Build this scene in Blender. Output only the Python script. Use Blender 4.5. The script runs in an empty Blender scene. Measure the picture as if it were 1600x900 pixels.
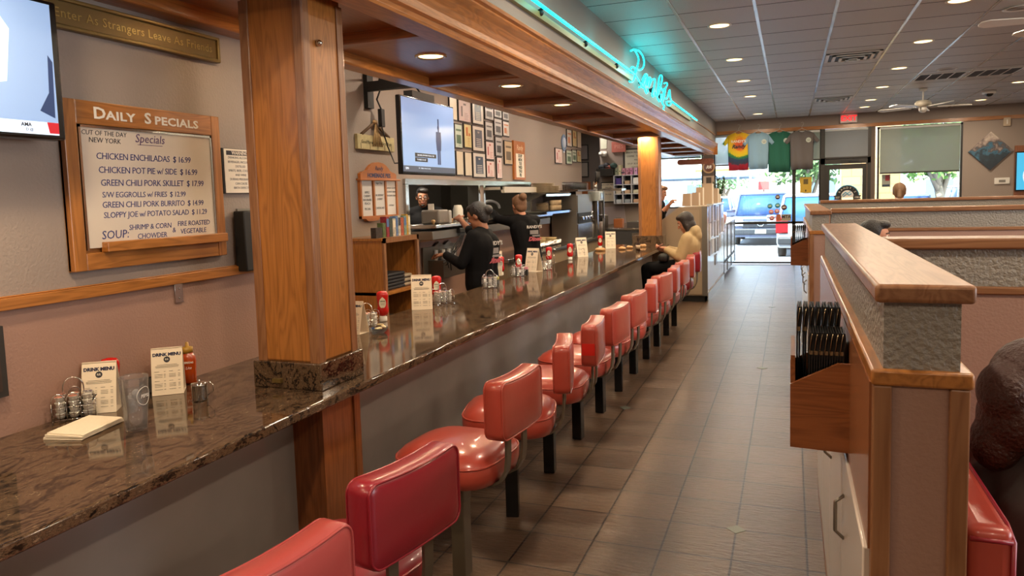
import bpy, bmesh, math, random
from mathutils import Vector, Matrix, noise
SC = bpy.context.scene
COL = SC.collection
PI = math.pi
random.seed(7)

# ------------------------------------------------------------------ camera, world, lights, exposure
EYE = 1.6
RM = [[0.9353228, 0.3525582, -0.0295628], [-0.0025991, 0.0904038, 0.9959018], [-0.3537858, 0.9314128, -0.0854731]]
FPX, CX, CY = 1150.9, 800.0, 407.3
cam_d = bpy.data.cameras.new('camera'); cam = bpy.data.objects.new('camera', cam_d); COL.objects.link(cam)
cam.matrix_world = Matrix(((RM[0][0], RM[1][0], -RM[2][0], 0), (RM[0][1], RM[1][1], -RM[2][1], 0), (RM[0][2], RM[1][2], -RM[2][2], EYE), (0, 0, 0, 1)))
cam_d.sensor_width = 36.0; cam_d.lens = 36.0 * FPX / 1600
cam_d.shift_y = -(450 - CY) / 1600
cam_d.clip_start = 0.05; cam_d.clip_end = 400
SC.camera = cam
SC.view_settings.view_transform = 'Standard'; SC.view_settings.look = 'None'
SC.view_settings.gamma = 1.0; SC.view_settings.use_curve_mapping = False
SC.view_settings.exposure = 0.0
SC.cycles.use_denoising = True
SC.cycles.max_bounces = 8; SC.cycles.diffuse_bounces = 4; SC.cycles.glossy_bounces = 4
SC.cycles.transmission_bounces = 6; SC.cycles.transparent_max_bounces = 12
SC.cycles.caustics_reflective = False; SC.cycles.caustics_refractive = False
SC.cycles.sample_clamp_indirect = 4.0

def ray(px, py):
    v = ((px - CX) / FPX, -(py - CY) / FPX, 1.0)
    return Vector([RM[0][i] * v[0] + RM[1][i] * v[1] + RM[2][i] * v[2] for i in range(3)])
def atx(px, py, X): d = ray(px, py); t = X / d.x; return Vector((X, d.y * t, EYE + d.z * t))
def aty(px, py, Y): d = ray(px, py); t = Y / d.y; return Vector((d.x * t, Y, EYE + d.z * t))
def atz(px, py, Z): d = ray(px, py); t = (Z - EYE) / d.z; return Vector((d.x * t, d.y * t, Z))

world = bpy.data.worlds.new('sky'); SC.world = world; world.use_nodes = True
wn = world.node_tree.nodes; wl = world.node_tree.links
bg = wn['Background']; bg.inputs[1].default_value = 8.5
wtc = wn.new('ShaderNodeTexCoord'); wsep = wn.new('ShaderNodeSeparateXYZ'); wramp = wn.new('ShaderNodeValToRGB')
wl.new(wtc.outputs['Generated'], wsep.inputs[0]); wl.new(wsep.outputs['Z'], wramp.inputs[0])
wramp.color_ramp.elements[0].position = 0.0; wramp.color_ramp.elements[0].color = (0.95, 0.98, 1.0, 1)
wramp.color_ramp.elements[1].position = 0.7; wramp.color_ramp.elements[1].color = (0.45, 0.66, 1.0, 1)
wl.new(wramp.outputs[0], bg.inputs[0])

def light(kind, name, loc, energy, color, rot=(0, 0, 0), size=0.2, size_y=None, spread=None, angle=None, blend=0.6):
    d = bpy.data.lights.new(name, kind); o = bpy.data.objects.new(name, d); COL.objects.link(o)
    o.location = loc; o.rotation_euler = rot; d.energy = energy; d.color = color
    if kind == 'AREA':
        d.size = size
        if size_y: d.shape = 'RECTANGLE'; d.size_y = size_y
        else: d.shape = 'DISK'
        if spread: d.spread = spread
    elif kind == 'SPOT': d.spot_size = angle; d.spot_blend = blend; d.shadow_soft_size = size
    elif kind == 'POINT': d.shadow_soft_size = size
    elif kind == 'SUN': d.angle = 0.01
    return o
light('SUN', 'sun', (0, 30, 20), 24.0, (1.0, 0.95, 0.86), (math.radians(40), 0, math.radians(-25)))
# daylight enters through the window openings: portals steer the sky light
def portal(loc, rot, sx, sy):
    o = light('AREA', 'window_portal', loc, 1, (1, 1, 1), rot, sx, sy); o.data.cycles.is_portal = True
portal((-0.5, 16.9, 1.45), (math.radians(-90), 0, 0), 2.2, 2.9)
portal((1.9, 16.9, 1.6), (math.radians(-90), 0, 0), 2.5, 2.4)
portal((-2.5, 16.9, 2.0), (math.radians(-90), 0, 0), 1.5, 1.6)
portal((6.2, 2.5, 1.72), (0, math.radians(90), 0), 1.6, 5.0)

# ------------------------------------------------------------------ materials
def lin(c):
    if isinstance(c, str):
        c = [int(c[i:i + 2], 16) / 255 for i in (1, 3, 5)]
        c = [x / 12.92 if x <= 0.04045 else ((x + 0.055) / 1.055) ** 2.4 for x in c]
    return (c[0], c[1], c[2], 1.0)
MATS = {}
def mat(name, color, rough=0.5, metal=0.0, emit=0.0, alpha=None, trans=0.0, coat=0.0, noise_amt=0.0, noise_scale=20.0,
        color2=None, bump=0.0, bump_scale=60.0, stretch=None, ior=None, spec=None):
    if name in MATS: return MATS[name]
    m = bpy.data.materials.new(name); m.use_nodes = True; MATS[name] = m
    nt = m.node_tree; N = nt.nodes; L = nt.links; b = N['Principled BSDF']
    b.inputs['Base Color'].default_value = lin(color); b.inputs['Roughness'].default_value = rough
    b.inputs['Metallic'].default_value = metal
    if coat: b.inputs['Coat Weight'].default_value = coat; b.inputs['Coat Roughness'].default_value = 0.08
    if trans: b.inputs['Transmission Weight'].default_value = trans
    if ior: b.inputs['IOR'].default_value = ior
    if spec is not None: b.inputs['Specular IOR Level'].default_value = spec
    if alpha is not None: b.inputs['Alpha'].default_value = alpha
    if emit: b.inputs['Emission Color'].default_value = lin(color); b.inputs['Emission Strength'].default_value = emit
    tc = N.new('ShaderNodeTexCoord'); mp = N.new('ShaderNodeMapping'); L.new(tc.outputs['Object'], mp.inputs[0])
    if stretch: mp.inputs['Scale'].default_value = stretch
    if color2 or noise_amt:
        nz = N.new('ShaderNodeTexNoise'); nz.inputs['Scale'].default_value = noise_scale; nz.inputs['Detail'].default_value = 5
        L.new(mp.outputs[0], nz.inputs['Vector'])
        rp = N.new('ShaderNodeValToRGB'); L.new(nz.outputs['Fac'], rp.inputs[0])
        c = lin(color); c2 = lin(color2) if color2 else tuple(max(0, x * (1 - noise_amt)) for x in c[:3]) + (1,)
        rp.color_ramp.elements[0].position = 0.35; rp.color_ramp.elements[1].position = 0.65
        rp.color_ramp.elements[0].color = c2; rp.color_ramp.elements[1].color = c
        L.new(rp.outputs[0], b.inputs['Base Color'])
    if bump:
        n2 = N.new('ShaderNodeTexNoise'); n2.inputs['Scale'].default_value = bump_scale; n2.inputs['Detail'].default_value = 3
        L.new(mp.outputs[0], n2.inputs['Vector'])
        bp = N.new('ShaderNodeBump'); bp.inputs['Strength'].default_value = bump; bp.inputs['Distance'].default_value = 0.01
        L.new(n2.outputs['Fac'], bp.inputs['Height']); L.new(bp.outputs[0], b.inputs['Normal'])
    return m

def wood(name, light_c, dark_c, axis, rough=0.32, scale=1.0):
    m = bpy.data.materials.new(name); m.use_nodes = True; MATS[name] = m
    nt = m.node_tree; N = nt.nodes; L = nt.links; b = N['Principled BSDF']
    tc = N.new('ShaderNodeTexCoord'); mp = N.new('ShaderNodeMapping'); L.new(tc.outputs['Object'], mp.inputs[0])
    s = [9.0 * scale] * 3; s['XYZ'.index(axis)] = 0.9 * scale; mp.inputs['Scale'].default_value = s
    n1 = N.new('ShaderNodeTexNoise'); n1.inputs['Scale'].default_value = 1.6; n1.inputs['Detail'].default_value = 2; n1.inputs['Distortion'].default_value = 0.6
    L.new(mp.outputs[0], n1.inputs['Vector'])
    mul = N.new('ShaderNodeMath'); mul.operation = 'MULTIPLY'; mul.inputs[1].default_value = 9.0; L.new(n1.outputs['Fac'], mul.inputs[0])
    fr = N.new('ShaderNodeMath'); fr.operation = 'PINGPONG'; fr.inputs[1].default_value = 0.5; L.new(mul.outputs[0], fr.inputs[0])
    mp2 = N.new('ShaderNodeMapping'); L.new(tc.outputs['Object'], mp2.inputs[0]); s2 = [120.0] * 3; s2['XYZ'.index(axis)] = 5.0; mp2.inputs['Scale'].default_value = s2
    n2 = N.new('ShaderNodeTexNoise'); n2.inputs['Scale'].default_value = 1.0; n2.inputs['Detail'].default_value = 3; L.new(mp2.outputs[0], n2.inputs['Vector'])
    ad = N.new('ShaderNodeMath'); ad.operation = 'MULTIPLY_ADD'; ad.inputs[1].default_value = 0.9; L.new(fr.outputs[0], ad.inputs[0])
    m3 = N.new('ShaderNodeMath'); m3.operation = 'MULTIPLY'; m3.inputs[1].default_value = 0.75; L.new(n2.outputs['Fac'], m3.inputs[0]); L.new(m3.outputs[0], ad.inputs[2])
    rp = N.new('ShaderNodeValToRGB'); L.new(ad.outputs[0], rp.inputs[0])
    rp.color_ramp.elements[0].position = 0.2; rp.color_ramp.elements[0].color = lin(dark_c)
    rp.color_ramp.elements[1].position = 0.75; rp.color_ramp.elements[1].color = lin(light_c)
    L.new(rp.outputs[0], b.inputs['Base Color']); b.inputs['Roughness'].default_value = rough
    b.inputs['Coat Weight'].default_value = 0.25; b.inputs['Coat Roughness'].default_value = 0.2
    bp = N.new('ShaderNodeBump'); bp.inputs['Strength'].default_value = 0.12; bp.inputs['Distance'].default_value = 0.004
    L.new(n2.outputs['Fac'], bp.inputs['Height']); L.new(bp.outputs[0], b.inputs['Normal'])
    return m
OAK = {a: wood('honey_oak_' + a, '#AA6E34', '#845222', a) for a in 'XYZ'}
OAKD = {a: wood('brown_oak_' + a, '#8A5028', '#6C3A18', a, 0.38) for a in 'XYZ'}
OAKT = {a: wood('worn_oak_' + a, '#8E6240', '#73482A', a, 0.42) for a in 'XYZ'}

def granite():
    m = bpy.data.materials.new('polished_granite'); m.use_nodes = True
    nt = m.node_tree; N = nt.nodes; L = nt.links; b = N['Principled BSDF']
    tc = N.new('ShaderNodeTexCoord'); mp = N.new('ShaderNodeMapping'); L.new(tc.outputs['Object'], mp.inputs[0])
    mp.inputs['Rotation'].default_value = (0.2, 0.3, 0.6); mp.inputs['Scale'].default_value = (4.2, 1.8, 4)
    n0 = N.new('ShaderNodeTexNoise'); n0.inputs['Scale'].default_value = 1.4; n0.inputs['Detail'].default_value = 4; n0.inputs['Distortion'].default_value = 1.4
    L.new(mp.outputs[0], n0.inputs['Vector'])
    mu = N.new('ShaderNodeMath'); mu.operation = 'MULTIPLY'; mu.inputs[1].default_value = 7; L.new(n0.outputs['Fac'], mu.inputs[0])
    pp = N.new('ShaderNodeMath'); pp.operation = 'PINGPONG'; pp.inputs[1].default_value = 0.5; L.new(mu.outputs[0], pp.inputs[0])
    n1 = N.new('ShaderNodeTexNoise'); n1.inputs['Scale'].default_value = 34; n1.inputs['Detail'].default_value = 8; n1.inputs['Roughness'].default_value = 0.75
    L.new(mp.outputs[0], n1.inputs['Vector'])
    ad = N.new('ShaderNodeMath'); ad.operation = 'MULTIPLY_ADD'; ad.inputs[1].default_value = 0.55; L.new(pp.outputs[0], ad.inputs[0]); 
    sc = N.new('ShaderNodeMath'); sc.operation = 'MULTIPLY'; sc.inputs[1].default_value = 0.95; L.new(n1.outputs['Fac'], sc.inputs[0]); L.new(sc.outputs[0], ad.inputs[2])
    rp = N.new('ShaderNodeValToRGB'); L.new(ad.outputs[0], rp.inputs[0]); E = rp.color_ramp.elements
    E[0].position = 0.42; E[0].color = lin('#120F0D'); E[1].position = 0.9; E[1].color = lin('#9A8468')
    for p, c in ((0.50, '#2A2019'), (0.57, '#4E3C2C'), (0.65, '#66503C'), (0.72, '#3A2E24'), (0.80, '#6E5A46')):
        e = E.new(p); e.color = lin(c)
    L.new(rp.outputs[0], b.inputs['Base Color']); b.inputs['Roughness'].default_value = 0.07; b.inputs['Specular IOR Level'].default_value = 0.75
    return m
GRAN = granite()

def floor_mat():
    m = bpy.data.materials.new('slate_look_floor_tile'); m.use_nodes = True
    nt = m.node_tree; N = nt.nodes; L = nt.links; b = N['Principled BSDF']
    tc = N.new('ShaderNodeTexCoord'); mp = N.new('ShaderNodeMapping'); L.new(tc.outputs['Object'], mp.inputs[0])
    mp.inputs['Location'].default_value = (-0.07 + 0.308 * 40, -3.205 + 0.308 * 40, 0)
    br = N.new('ShaderNodeTexBrick'); L.new(mp.outputs[0], br.inputs['Vector']); br.offset = 0; br.squash = 1
    br.inputs['Scale'].default_value = 1; br.inputs['Brick Width'].default_value = 0.308; br.inputs['Row Height'].default_value = 0.308
    br.inputs['Mortar Size'].default_value = 0.0045; br.inputs['Mortar Smooth'].default_value = 0.1
    br.inputs['Color1'].default_value = lin('#6A5442'); br.inputs['Color2'].default_value = lin('#5A4636'); br.inputs['Mortar'].default_value = lin('#1C1613')
    mp2 = N.new('ShaderNodeMapping'); L.new(tc.outputs['Object'], mp2.inputs[0]); mp2.inputs['Rotation'].default_value = (0, 0, 0.45); mp2.inputs['Scale'].default_value = (5, 22, 1)
    n1 = N.new('ShaderNodeTexNoise'); n1.inputs['Scale'].default_value = 2.2; n1.inputs['Detail'].default_value = 6; n1.inputs['Roughness'].default_value = 0.62; n1.inputs['Distortion'].default_value = 0.5
    L.new(mp2.outputs[0], n1.inputs['Vector'])
    mx = N.new('ShaderNodeMixRGB'); mx.blend_type = 'MULTIPLY'; mx.inputs[0].default_value = 0.55
    rp = N.new('ShaderNodeValToRGB'); L.new(n1.outputs['Fac'], rp.inputs[0]); rp.color_ramp.elements[0].position = 0.3; rp.color_ramp.elements[0].color = (0.45, 0.42, 0.40, 1); rp.color_ramp.elements[1].position = 0.65
    L.new(br.outputs['Color'], mx.inputs[1]); L.new(rp.outputs[0], mx.inputs[2]); L.new(mx.outputs[0], b.inputs['Base Color'])
    b.inputs['Roughness'].default_value = 0.30
    h = N.new('ShaderNodeMath'); h.operation = 'MULTIPLY_ADD'; h.inputs[1].default_value = -1.2; L.new(br.outputs['Fac'], h.inputs[0]); L.new(n1.outputs['Fac'], h.inputs[2])
    bp = N.new('ShaderNodeBump'); bp.inputs['Strength'].default_value = 0.85; bp.inputs['Distance'].default_value = 0.008
    L.new(h.outputs[0], bp.inputs['Height']); L.new(bp.outputs[0], b.inputs['Normal'])
    return m
def glass_mat(name, tint=(0.92, 0.97, 0.96, 1), refl=0.09):
    m = bpy.data.materials.new(name); m.use_nodes = True; nt = m.node_tree; N = nt.nodes; L = nt.links
    N.remove(N['Principled BSDF']); out = N['Material Output']
    t = N.new('ShaderNodeBsdfTransparent'); t.inputs[0].default_value = tint
    g = N.new('ShaderNodeBsdfGlossy'); g.inputs['Roughness'].default_value = 0.02
    x = N.new('ShaderNodeMixShader'); x.inputs[0].default_value = refl
    L.new(t.outputs[0], x.inputs[1]); L.new(g.outputs[0], x.inputs[2]); L.new(x.outputs[0], out.inputs[0]); return m
GLASS = glass_mat('window_glass')
M_GREY = mat('taupe_grey_wall_paint', '#93857B', 0.6, bump=0.25, bump_scale=90)
M_GREYT = mat('textured_grey_wall', '#8B857C', 0.42, bump=1.0, bump_scale=75)
M_PINK = mat('dusty_pink_wall', '#9C7A6B', 0.55, bump=0.2, bump_scale=110)
M_KNEE = mat('satin_grey_knee_wall', '#8C8580', 0.17, noise_amt=0.12, noise_scale=3, bump=0.22, bump_scale=5)
M_BULK = mat('grey_bulkhead_paint', '#8C8680', 0.6)
M_RED = mat('coral_red_vinyl', '#A84336', 0.3, coat=0.35, bump=0.12, bump_scale=9)
M_REDD = mat('crimson_vinyl', '#8E1A2A', 0.32, coat=0.3, bump=0.1, bump_scale=9)
M_PINKV = mat('pink_red_vinyl', '#A84442', 0.32, coat=0.3, bump=0.1, bump_scale=9)
M_STEEL = mat('brushed_steel', '#C4C1BB', 0.2, 1.0)
M_CHROME = mat('chrome', '#D8D6D2', 0.1, 1.0)
M_DSTEEL = mat('dull_steel', '#8D8880', 0.4, 0.9)
M_TAUPE = mat('taupe_painted_steel', '#6B6254', 0.38, 0.4)
M_BLACK = mat('matte_black', '#141312', 0.55)
M_BLACKG = mat('gloss_black', '#0D0D0E', 0.2)
M_WHITE = mat('white_plastic', '#DEDAD2', 0.4)
M_PAPER = mat('cream_paper', '#E6DDCC', 0.75)
M_INK = mat('dark_ink', '#26262E', 0.7)
M_NAVY = mat('navy_ink', '#1C2242', 0.7)
M_BLUEINK = mat('blue_marker', '#27306E', 0.6)
M_GOLD = mat('antique_gold', '#7E6A3E', 0.4, 0.6)
M_WLAM = mat('cream_gloss_laminate', '#CFC3B8', 0.18)
M_GLAM = mat('pale_grey_laminate', '#A9ABAD', 0.15)
M_BEIGE = mat('beige_laminate', '#A08E78', 0.35)
M_DARK = mat('dark_frame', '#2B2724', 0.5)
M_SKIN = mat('skin', '#B98064', 0.5); M_SKIN2 = mat('tan_skin', '#8F5E44', 0.5); M_SKIN3 = mat('light_skin', '#CC9A80', 0.5)
M_HAIRB = mat('black_hair', '#16110F', 0.4, bump=0.6, bump_scale=120); M_HAIRN = mat('brown_hair', '#3A1C12', 0.4, bump=0.8, bump_scale=90)
M_HAIRL = mat('light_brown_hair', '#6B4A30', 0.45, bump=0.6, bump_scale=120)

# ------------------------------------------------------------------ mesh helpers
class B:
    def __init__(s): s.bm = bmesh.new(); s.n = 0
    def box(s, x0, x1, y0, y1, z0, z1, mi=0):
        if x0 > x1: x0, x1 = x1, x0
        if y0 > y1: y0, y1 = y1, y0
        if z0 > z1: z0, z1 = z1, z0
        v = [s.bm.verts.new(p) for p in ((x0, y0, z0), (x1, y0, z0), (x1, y1, z0), (x0, y1, z0), (x0, y0, z1), (x1, y0, z1), (x1, y1, z1), (x0, y1, z1))]
        for f in ((3, 2, 1, 0), (4, 5, 6, 7), (0, 1, 5, 4), (1, 2, 6, 5), (2, 3, 7, 6), (3, 0, 4, 7)):
            fc = s.bm.faces.new([v[i] for i in f]); fc.material_index = mi
        return s
    def rbox(s, x0, x1, y0, y1, z0, z1, r=0.02, seg=4, mi=0, sub=None):
        t = bmesh.new(); bmesh.ops.create_cube(t, size=1)
        for v in t.verts: v.co = Vector(((x0 + x1) / 2 + v.co.x * (x1 - x0), (y0 + y1) / 2 + v.co.y * (y1 - y0), (z0 + z1) / 2 + v.co.z * (z1 - z0)))
        bmesh.ops.bevel(t, geom=t.edges[:], offset=r, segments=seg, affect='EDGES', profile=0.5, clamp_overlap=True)
        t.normal_update()
        for f in t.faces: f.smooth = max(abs(f.normal.x), abs(f.normal.y), abs(f.normal.z)) < 0.999; f.material_index = mi
        s.merge(t); return s
    def merge(s, t, M=None):
        if M is not None: bmesh.ops.transform(t, matrix=M, verts=t.verts)
        me = bpy.data.meshes.new('tmp'); t.to_mesh(me); t.free(); s.bm.from_mesh(me); bpy.data.meshes.remove(me)
    def tube(s, pts, r, seg=8, closed=False, mi=0, cap=True):
        pts = [Vector(p) for p in pts]; n = len(pts); rings = []
        rr = r if isinstance(r, (list, tuple)) else [r] * n
        up = None
        for i, p in enumerate(pts):
            a = pts[(i - 1) % n] if (closed or i > 0) else p; c = pts[(i + 1) % n] if (closed or i < n - 1) else p
            d = (c - a)
            if d.length < 1e-9: d = Vector((0, 0, 1))
            d.normalize()
            if up is None:
                up = Vector((0, 0, 1)) if abs(d.z) < 0.9 else Vector((1, 0, 0))
            sd = d.cross(up)
            if sd.length < 1e-4: sd = d.cross(Vector((1, 0.3, 0)))
            sd.normalize(); up = sd.cross(d).normalized()
            rings.append([s.bm.verts.new(p + (sd * math.cos(2 * PI * k / seg) + up * math.sin(2 * PI * k / seg)) * rr[i]) for k in range(seg)])
        m = n if closed else n - 1
        for i in range(m):
            A, Bq = rings[i], rings[(i + 1) % n]
            for k in range(seg):
                f = s.bm.faces.new((A[k], A[(k + 1) % seg], Bq[(k + 1) % seg], Bq[k])); f.smooth = True; f.material_index = mi
        if not closed and cap:
            for R_, rev in ((rings[0], True), (rings[-1], False)):
                f = s.bm.faces.new(R_[::-1] if rev else R_); f.material_index = mi
        return s
    def lathe(s, prof, c=(0, 0, 0), seg=24, axis='Z', mi=0, sx=1, sy=1, cap=True):
        rings = []
        for r, h in prof:
            ring = []
            for k in range(seg):
                a = 2 * PI * k / seg; x, y, z = r * math.cos(a) * sx, r * math.sin(a) * sy, h
                if axis == 'X': x, y, z = h, x, y
                elif axis == 'Y': x, y, z = x, h, y
                ring.append(s.bm.verts.new((c[0] + x, c[1] + y, c[2] + z)))
            rings.append(ring)
        for i in range(len(rings) - 1):
            for k in range(seg):
                f = s.bm.faces.new((rings[i][k], rings[i][(k + 1) % seg], rings[i + 1][(k + 1) % seg], rings[i + 1][k])); f.smooth = True; f.material_index = mi
        for R_ in ((rings[0], rings[-1]) if cap else ()):
            try: f = s.bm.faces.new(R_); f.material_index = mi
            except Exception: pass
        return s
    def prism(s, poly, lo, hi, axis='Z', mi=0, smooth=False):
        def P(a, b_, h):
            return {'Z': (a, b_, h), 'Y': (a, h, b_), 'X': (h, a, b_)}[axis]
        v0 = [s.bm.verts.new(P(a, b_, lo)) for a, b_ in poly]; v1 = [s.bm.verts.new(P(a, b_, hi)) for a, b_ in poly]; n = len(poly)
        for k in range(n):
            f = s.bm.faces.new((v0[k], v0[(k + 1) % n], v1[(k + 1) % n], v1[k])); f.material_index = mi; f.smooth = smooth
        f = s.bm.faces.new(v0[::-1]); f.material_index = mi; f = s.bm.faces.new(v1); f.material_index = mi
        return s
    def sphere(s, c, r, seg=14, mi=0, M=None):
        t = bmesh.new(); bmesh.ops.create_uvsphere(t, u_segments=seg, v_segments=max(6, seg * 2 // 3), radius=1)
        r = r if isinstance(r, (list, tuple)) else (r, r, r)
        Mx = Matrix.Translation(c) @ (M.to_4x4() if M else Matrix.Identity(4)) @ Matrix.Diagonal((r[0], r[1], r[2], 1))
        for f in t.faces: f.smooth = True; f.material_index = mi
        s.merge(t, Mx); return s
    def mv(s, M):
        bmesh.ops.transform(s.bm, matrix=M, verts=s.bm.verts); return s
    def mesh(s, name, mats):
        bmesh.ops.recalc_face_normals(s.bm, faces=s.bm.faces)
        me = bpy.data.meshes.new(name); s.bm.to_mesh(me); s.bm.free()
        for m in (mats if isinstance(mats, (list, tuple)) else [mats]): me.materials.append(m)
        return me
    def obj(s, name, mats, parent=None, loc=None, rotz=0, bevel=0):
        me = s.mesh(name, mats); o = bpy.data.objects.new(name, me); COL.objects.link(o)
        if loc is not None: o.location = loc
        if rotz: o.rotation_euler.z = rotz
        if parent: o.parent = parent
        if bevel:
            md = o.modifiers.new('bevel', 'BEVEL'); md.width = bevel; md.segments = 2; md.limit_method = 'ANGLE'
        return o
def thing(name, label, cat, loc=(0, 0, 0), rotz=0, group=None):
    o = bpy.data.objects.new(name, None); COL.objects.link(o); o.location = loc; o.rotation_euler.z = rotz
    o.empty_display_size = 0.1
    o['label'] = label; o['category'] = cat
    if group: o['group'] = group
    return o
def tag(o, label, cat, group=None):
    o['label'] = label; o['category'] = cat
    if group: o['group'] = group
    return o
def struct(o): o['kind'] = 'structure'; return o
def tree(o):
    out = [o]
    for c in o.children: out += tree(c)
    return out
def dup(root, loc=None, rotz=None, label=None, group=None):
    def rec(o, par):
        c = o.copy(); COL.objects.link(c)
        if par: c.parent = par
        for ch in KIDS.get(o, ()):
            if ch.type != 'LIGHT': rec(ch, c)
        return c
    KIDS.clear()
    for o in bpy.data.objects:
        if o.parent: KIDS.setdefault(o.parent, []).append(o)
    r = rec(root, None)
    if loc is not None: r.location = loc
    if rotz is not None: r.rotation_euler.z = rotz
    if label: r['label'] = label
    if group: r['group'] = group
    return r
KIDS = {}
_fc = {}
def text_bm(s, size, extrude=0.0006, align='CENTER', shear=0.0, bold=0.0, sp=1.0, line=1.0):
    cu = bpy.data.curves.new('t', 'FONT'); cu.body = s; cu.size = size; cu.extrude = extrude; cu.align_x = align; cu.align_y = 'CENTER'
    cu.shear = shear; cu.offset = bold; cu.resolution_u = 2; cu.space_character = sp; cu.space_line = line
    o = bpy.data.objects.new('t', cu); COL.objects.link(o)
    dg = bpy.context.evaluated_depsgraph_get(); dg.update()
    me = bpy.data.meshes.new_from_object(o.evaluated_get(dg)); t = bmesh.new(); t.from_mesh(me)
    bpy.data.objects.remove(o); bpy.data.curves.remove(cu); bpy.data.meshes.remove(me)
    return t
def plane_M(c, right, up):
    """local x -> right, y -> up, z -> right x up"""
    r = Vector(right).normalized(); u = Vector(up).normalized(); n = r.cross(u)
    M = Matrix((r, u, n)).transposed().to_4x4(); M.translation = Vector(c); return M
def text(b, s, size, c, right, up, xs=1.0, **k):
    t = text_bm(s, size, **k)
    for v in t.verts: v.co.x *= xs
    b.merge(t, plane_M(c, right, up))
def rectbars(b, bars, c, right, up, th=0.0006, mi=0):
    """bars: (u0,u1,v0,v1) in local plane coords"""
    t = B()
    for u0, u1, v0, v1 in bars: t.box(u0, u1, v0, v1, -th, th, mi)
    me = t.mesh('x', M_INK); q = bmesh.new(); q.from_mesh(me); bpy.data.meshes.remove(me); b.merge(q, plane_M(c, right, up))
# blended bodies: capsules and ellipsoids fused to one surface
def fuse(name, caps, ells, material, parent=None, voxel=0.008, smooth=6, loc=None, rotz=0):
    b = B()
    for p0, r0, p1, r1 in caps:
        p0, p1 = Vector(p0), Vector(p1); d = p1 - p0; n = 5
        b.tube([p0 + d * (i / n) for i in range(n + 1)], [r0 + (r1 - r0) * i / n for i in range(n + 1)], 12)
        b.sphere(p0, r0, 12); b.sphere(p1, r1, 12)
    for e in ells:
        c, r = e[0], e[1]; b.sphere(c, r, 18, M=(e[2] if len(e) > 2 else None))
    me = b.mesh(name, material); o = bpy.data.objects.new(name, me); COL.objects.link(o)
    md = o.modifiers.new('r', 'REMESH'); md.mode = 'VOXEL'; md.voxel_size = voxel
    if smooth: sm = o.modifiers.new('s', 'SMOOTH'); sm.iterations = smooth; sm.factor = 0.5
    dg = bpy.context.evaluated_depsgraph_get(); dg.update()
    me2 = bpy.data.meshes.new_from_object(o.evaluated_get(dg)); o.modifiers.clear(); o.data = me2; me2.name = name
    bpy.data.meshes.remove(me)
    for p in me2.polygons: p.use_smooth = True
    if not me2.materials: me2.materials.append(material)
    if parent: o.parent = parent
    if loc is not None: o.location = loc
    if rotz: o.rotation_euler.z = rotz
    return o
# ------------------------------------------------------------------ room shell
ZC = 3.1; YG = 16.7; XN = -2.38; XB = -3.5; ZS = 2.36; XR = 6.0; YR = -4.0
b = B(); b.box(-6.2, XR, YR, YG + 0.1, -0.12, 0); floor = struct(b.obj('floor', floor_mat()))
b = B()
for X, Y in ((-0.238, 3.513), (-1.162, 5.361), (-0.238, 6.901), (-0.854, 8.441), (-0.238, 10.59), (-1.162, 12.44)):
    b.prism([(X - 0.045, Y), (X, Y - 0.045), (X + 0.045, Y), (X, Y + 0.045)], 0.0, 0.002)
b.obj('floor_inset', mat('pale_green_tile', '#6E7264', 0.5), floor)
ceil_m = mat('acoustic_ceiling_tile', '#C4BFBB', 0.42, noise_amt=0.3, noise_scale=170, bump=0.5, bump_scale=150)
b = B(); b.box(-6.2, XR, YR, YG + 0.1, ZC, ZC + 0.1); ceiling = struct(b.obj('ceiling', ceil_m))
b = B()
y = YR + 0.28
while y < YG: b.box(-1.53, XR, y - 0.006, y + 0.006, ZC - 0.0015, ZC + 0.001); y += 0.6
b.obj('cross_tee', mat('dark_tee', '#4A4644', 0.5), ceiling)
b = B(); x = -0.909
while x < XR: b.box(x - 0.013, x + 0.013, YR, YG, ZC - 0.003, ZC + 0.001); x += 0.63
b.obj('main_tee', mat('grey_tee', '#A7A19C', 0.25, 0.3), ceiling)

# near left wall, its end, kitchen wall with the pass-through opening
b = B(); b.box(-3.8, XN, YR, 3.62, 1.30, 2.75); struct(b.obj('wall_left_upper', M_GREY))
b = B(); b.box(-3.8, XN, YR, 3.62, 0, 1.30); struct(b.obj('wall_left_lower', M_PINK))
b = B(); b.box(XN, XN + 0.022, YR, 3.60, 1.285, 1.325); b.box(XN, XN + 0.012, YR, 3.60, 1.325, 1.33); struct(b.obj('trim_1', OAK['Y'], bevel=0.004))
PY0, PY1, PY2, PY3, PZ0, PZ1 = 6.36, 8.15, 8.32, 9.95, 1.36, 1.76
b = B()
b.box(XB - 0.12, XB, 3.62, PY0, 1.19, 2.95); b.box(XB - 0.12, XB, PY0, PY3, PZ1, 2.95); b.box(XB - 0.12, XB, PY3, 12.85, 1.19, 2.95)
b.box(XB - 0.12, XB, PY0, PY3, 1.19, PZ0); b.box(XB - 0.12, XB, PY1, PY2, PZ0, PZ1)
struct(b.obj('wall_kitchen_upper', M_GREY))
b = B(); b.box(XB - 0.12, XB, 3.62, 12.85, 0, 1.19); struct(b.obj('wall_kitchen_lower', M_PINK))
b = B(); b.box(XB, XB + 0.02, 3.66, 12.85, 1.175, 1.21); struct(b.obj('trim_2', OAK['Y']))
b = B(); b.box(-3.8, -2.4, 3.62, 12.9, 2.95, 3.05); b.box(-6.2, -1.55, -4, 16.7, 3.05, 3.09); struct(b.obj('ceiling_service', M_GREY))
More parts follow.
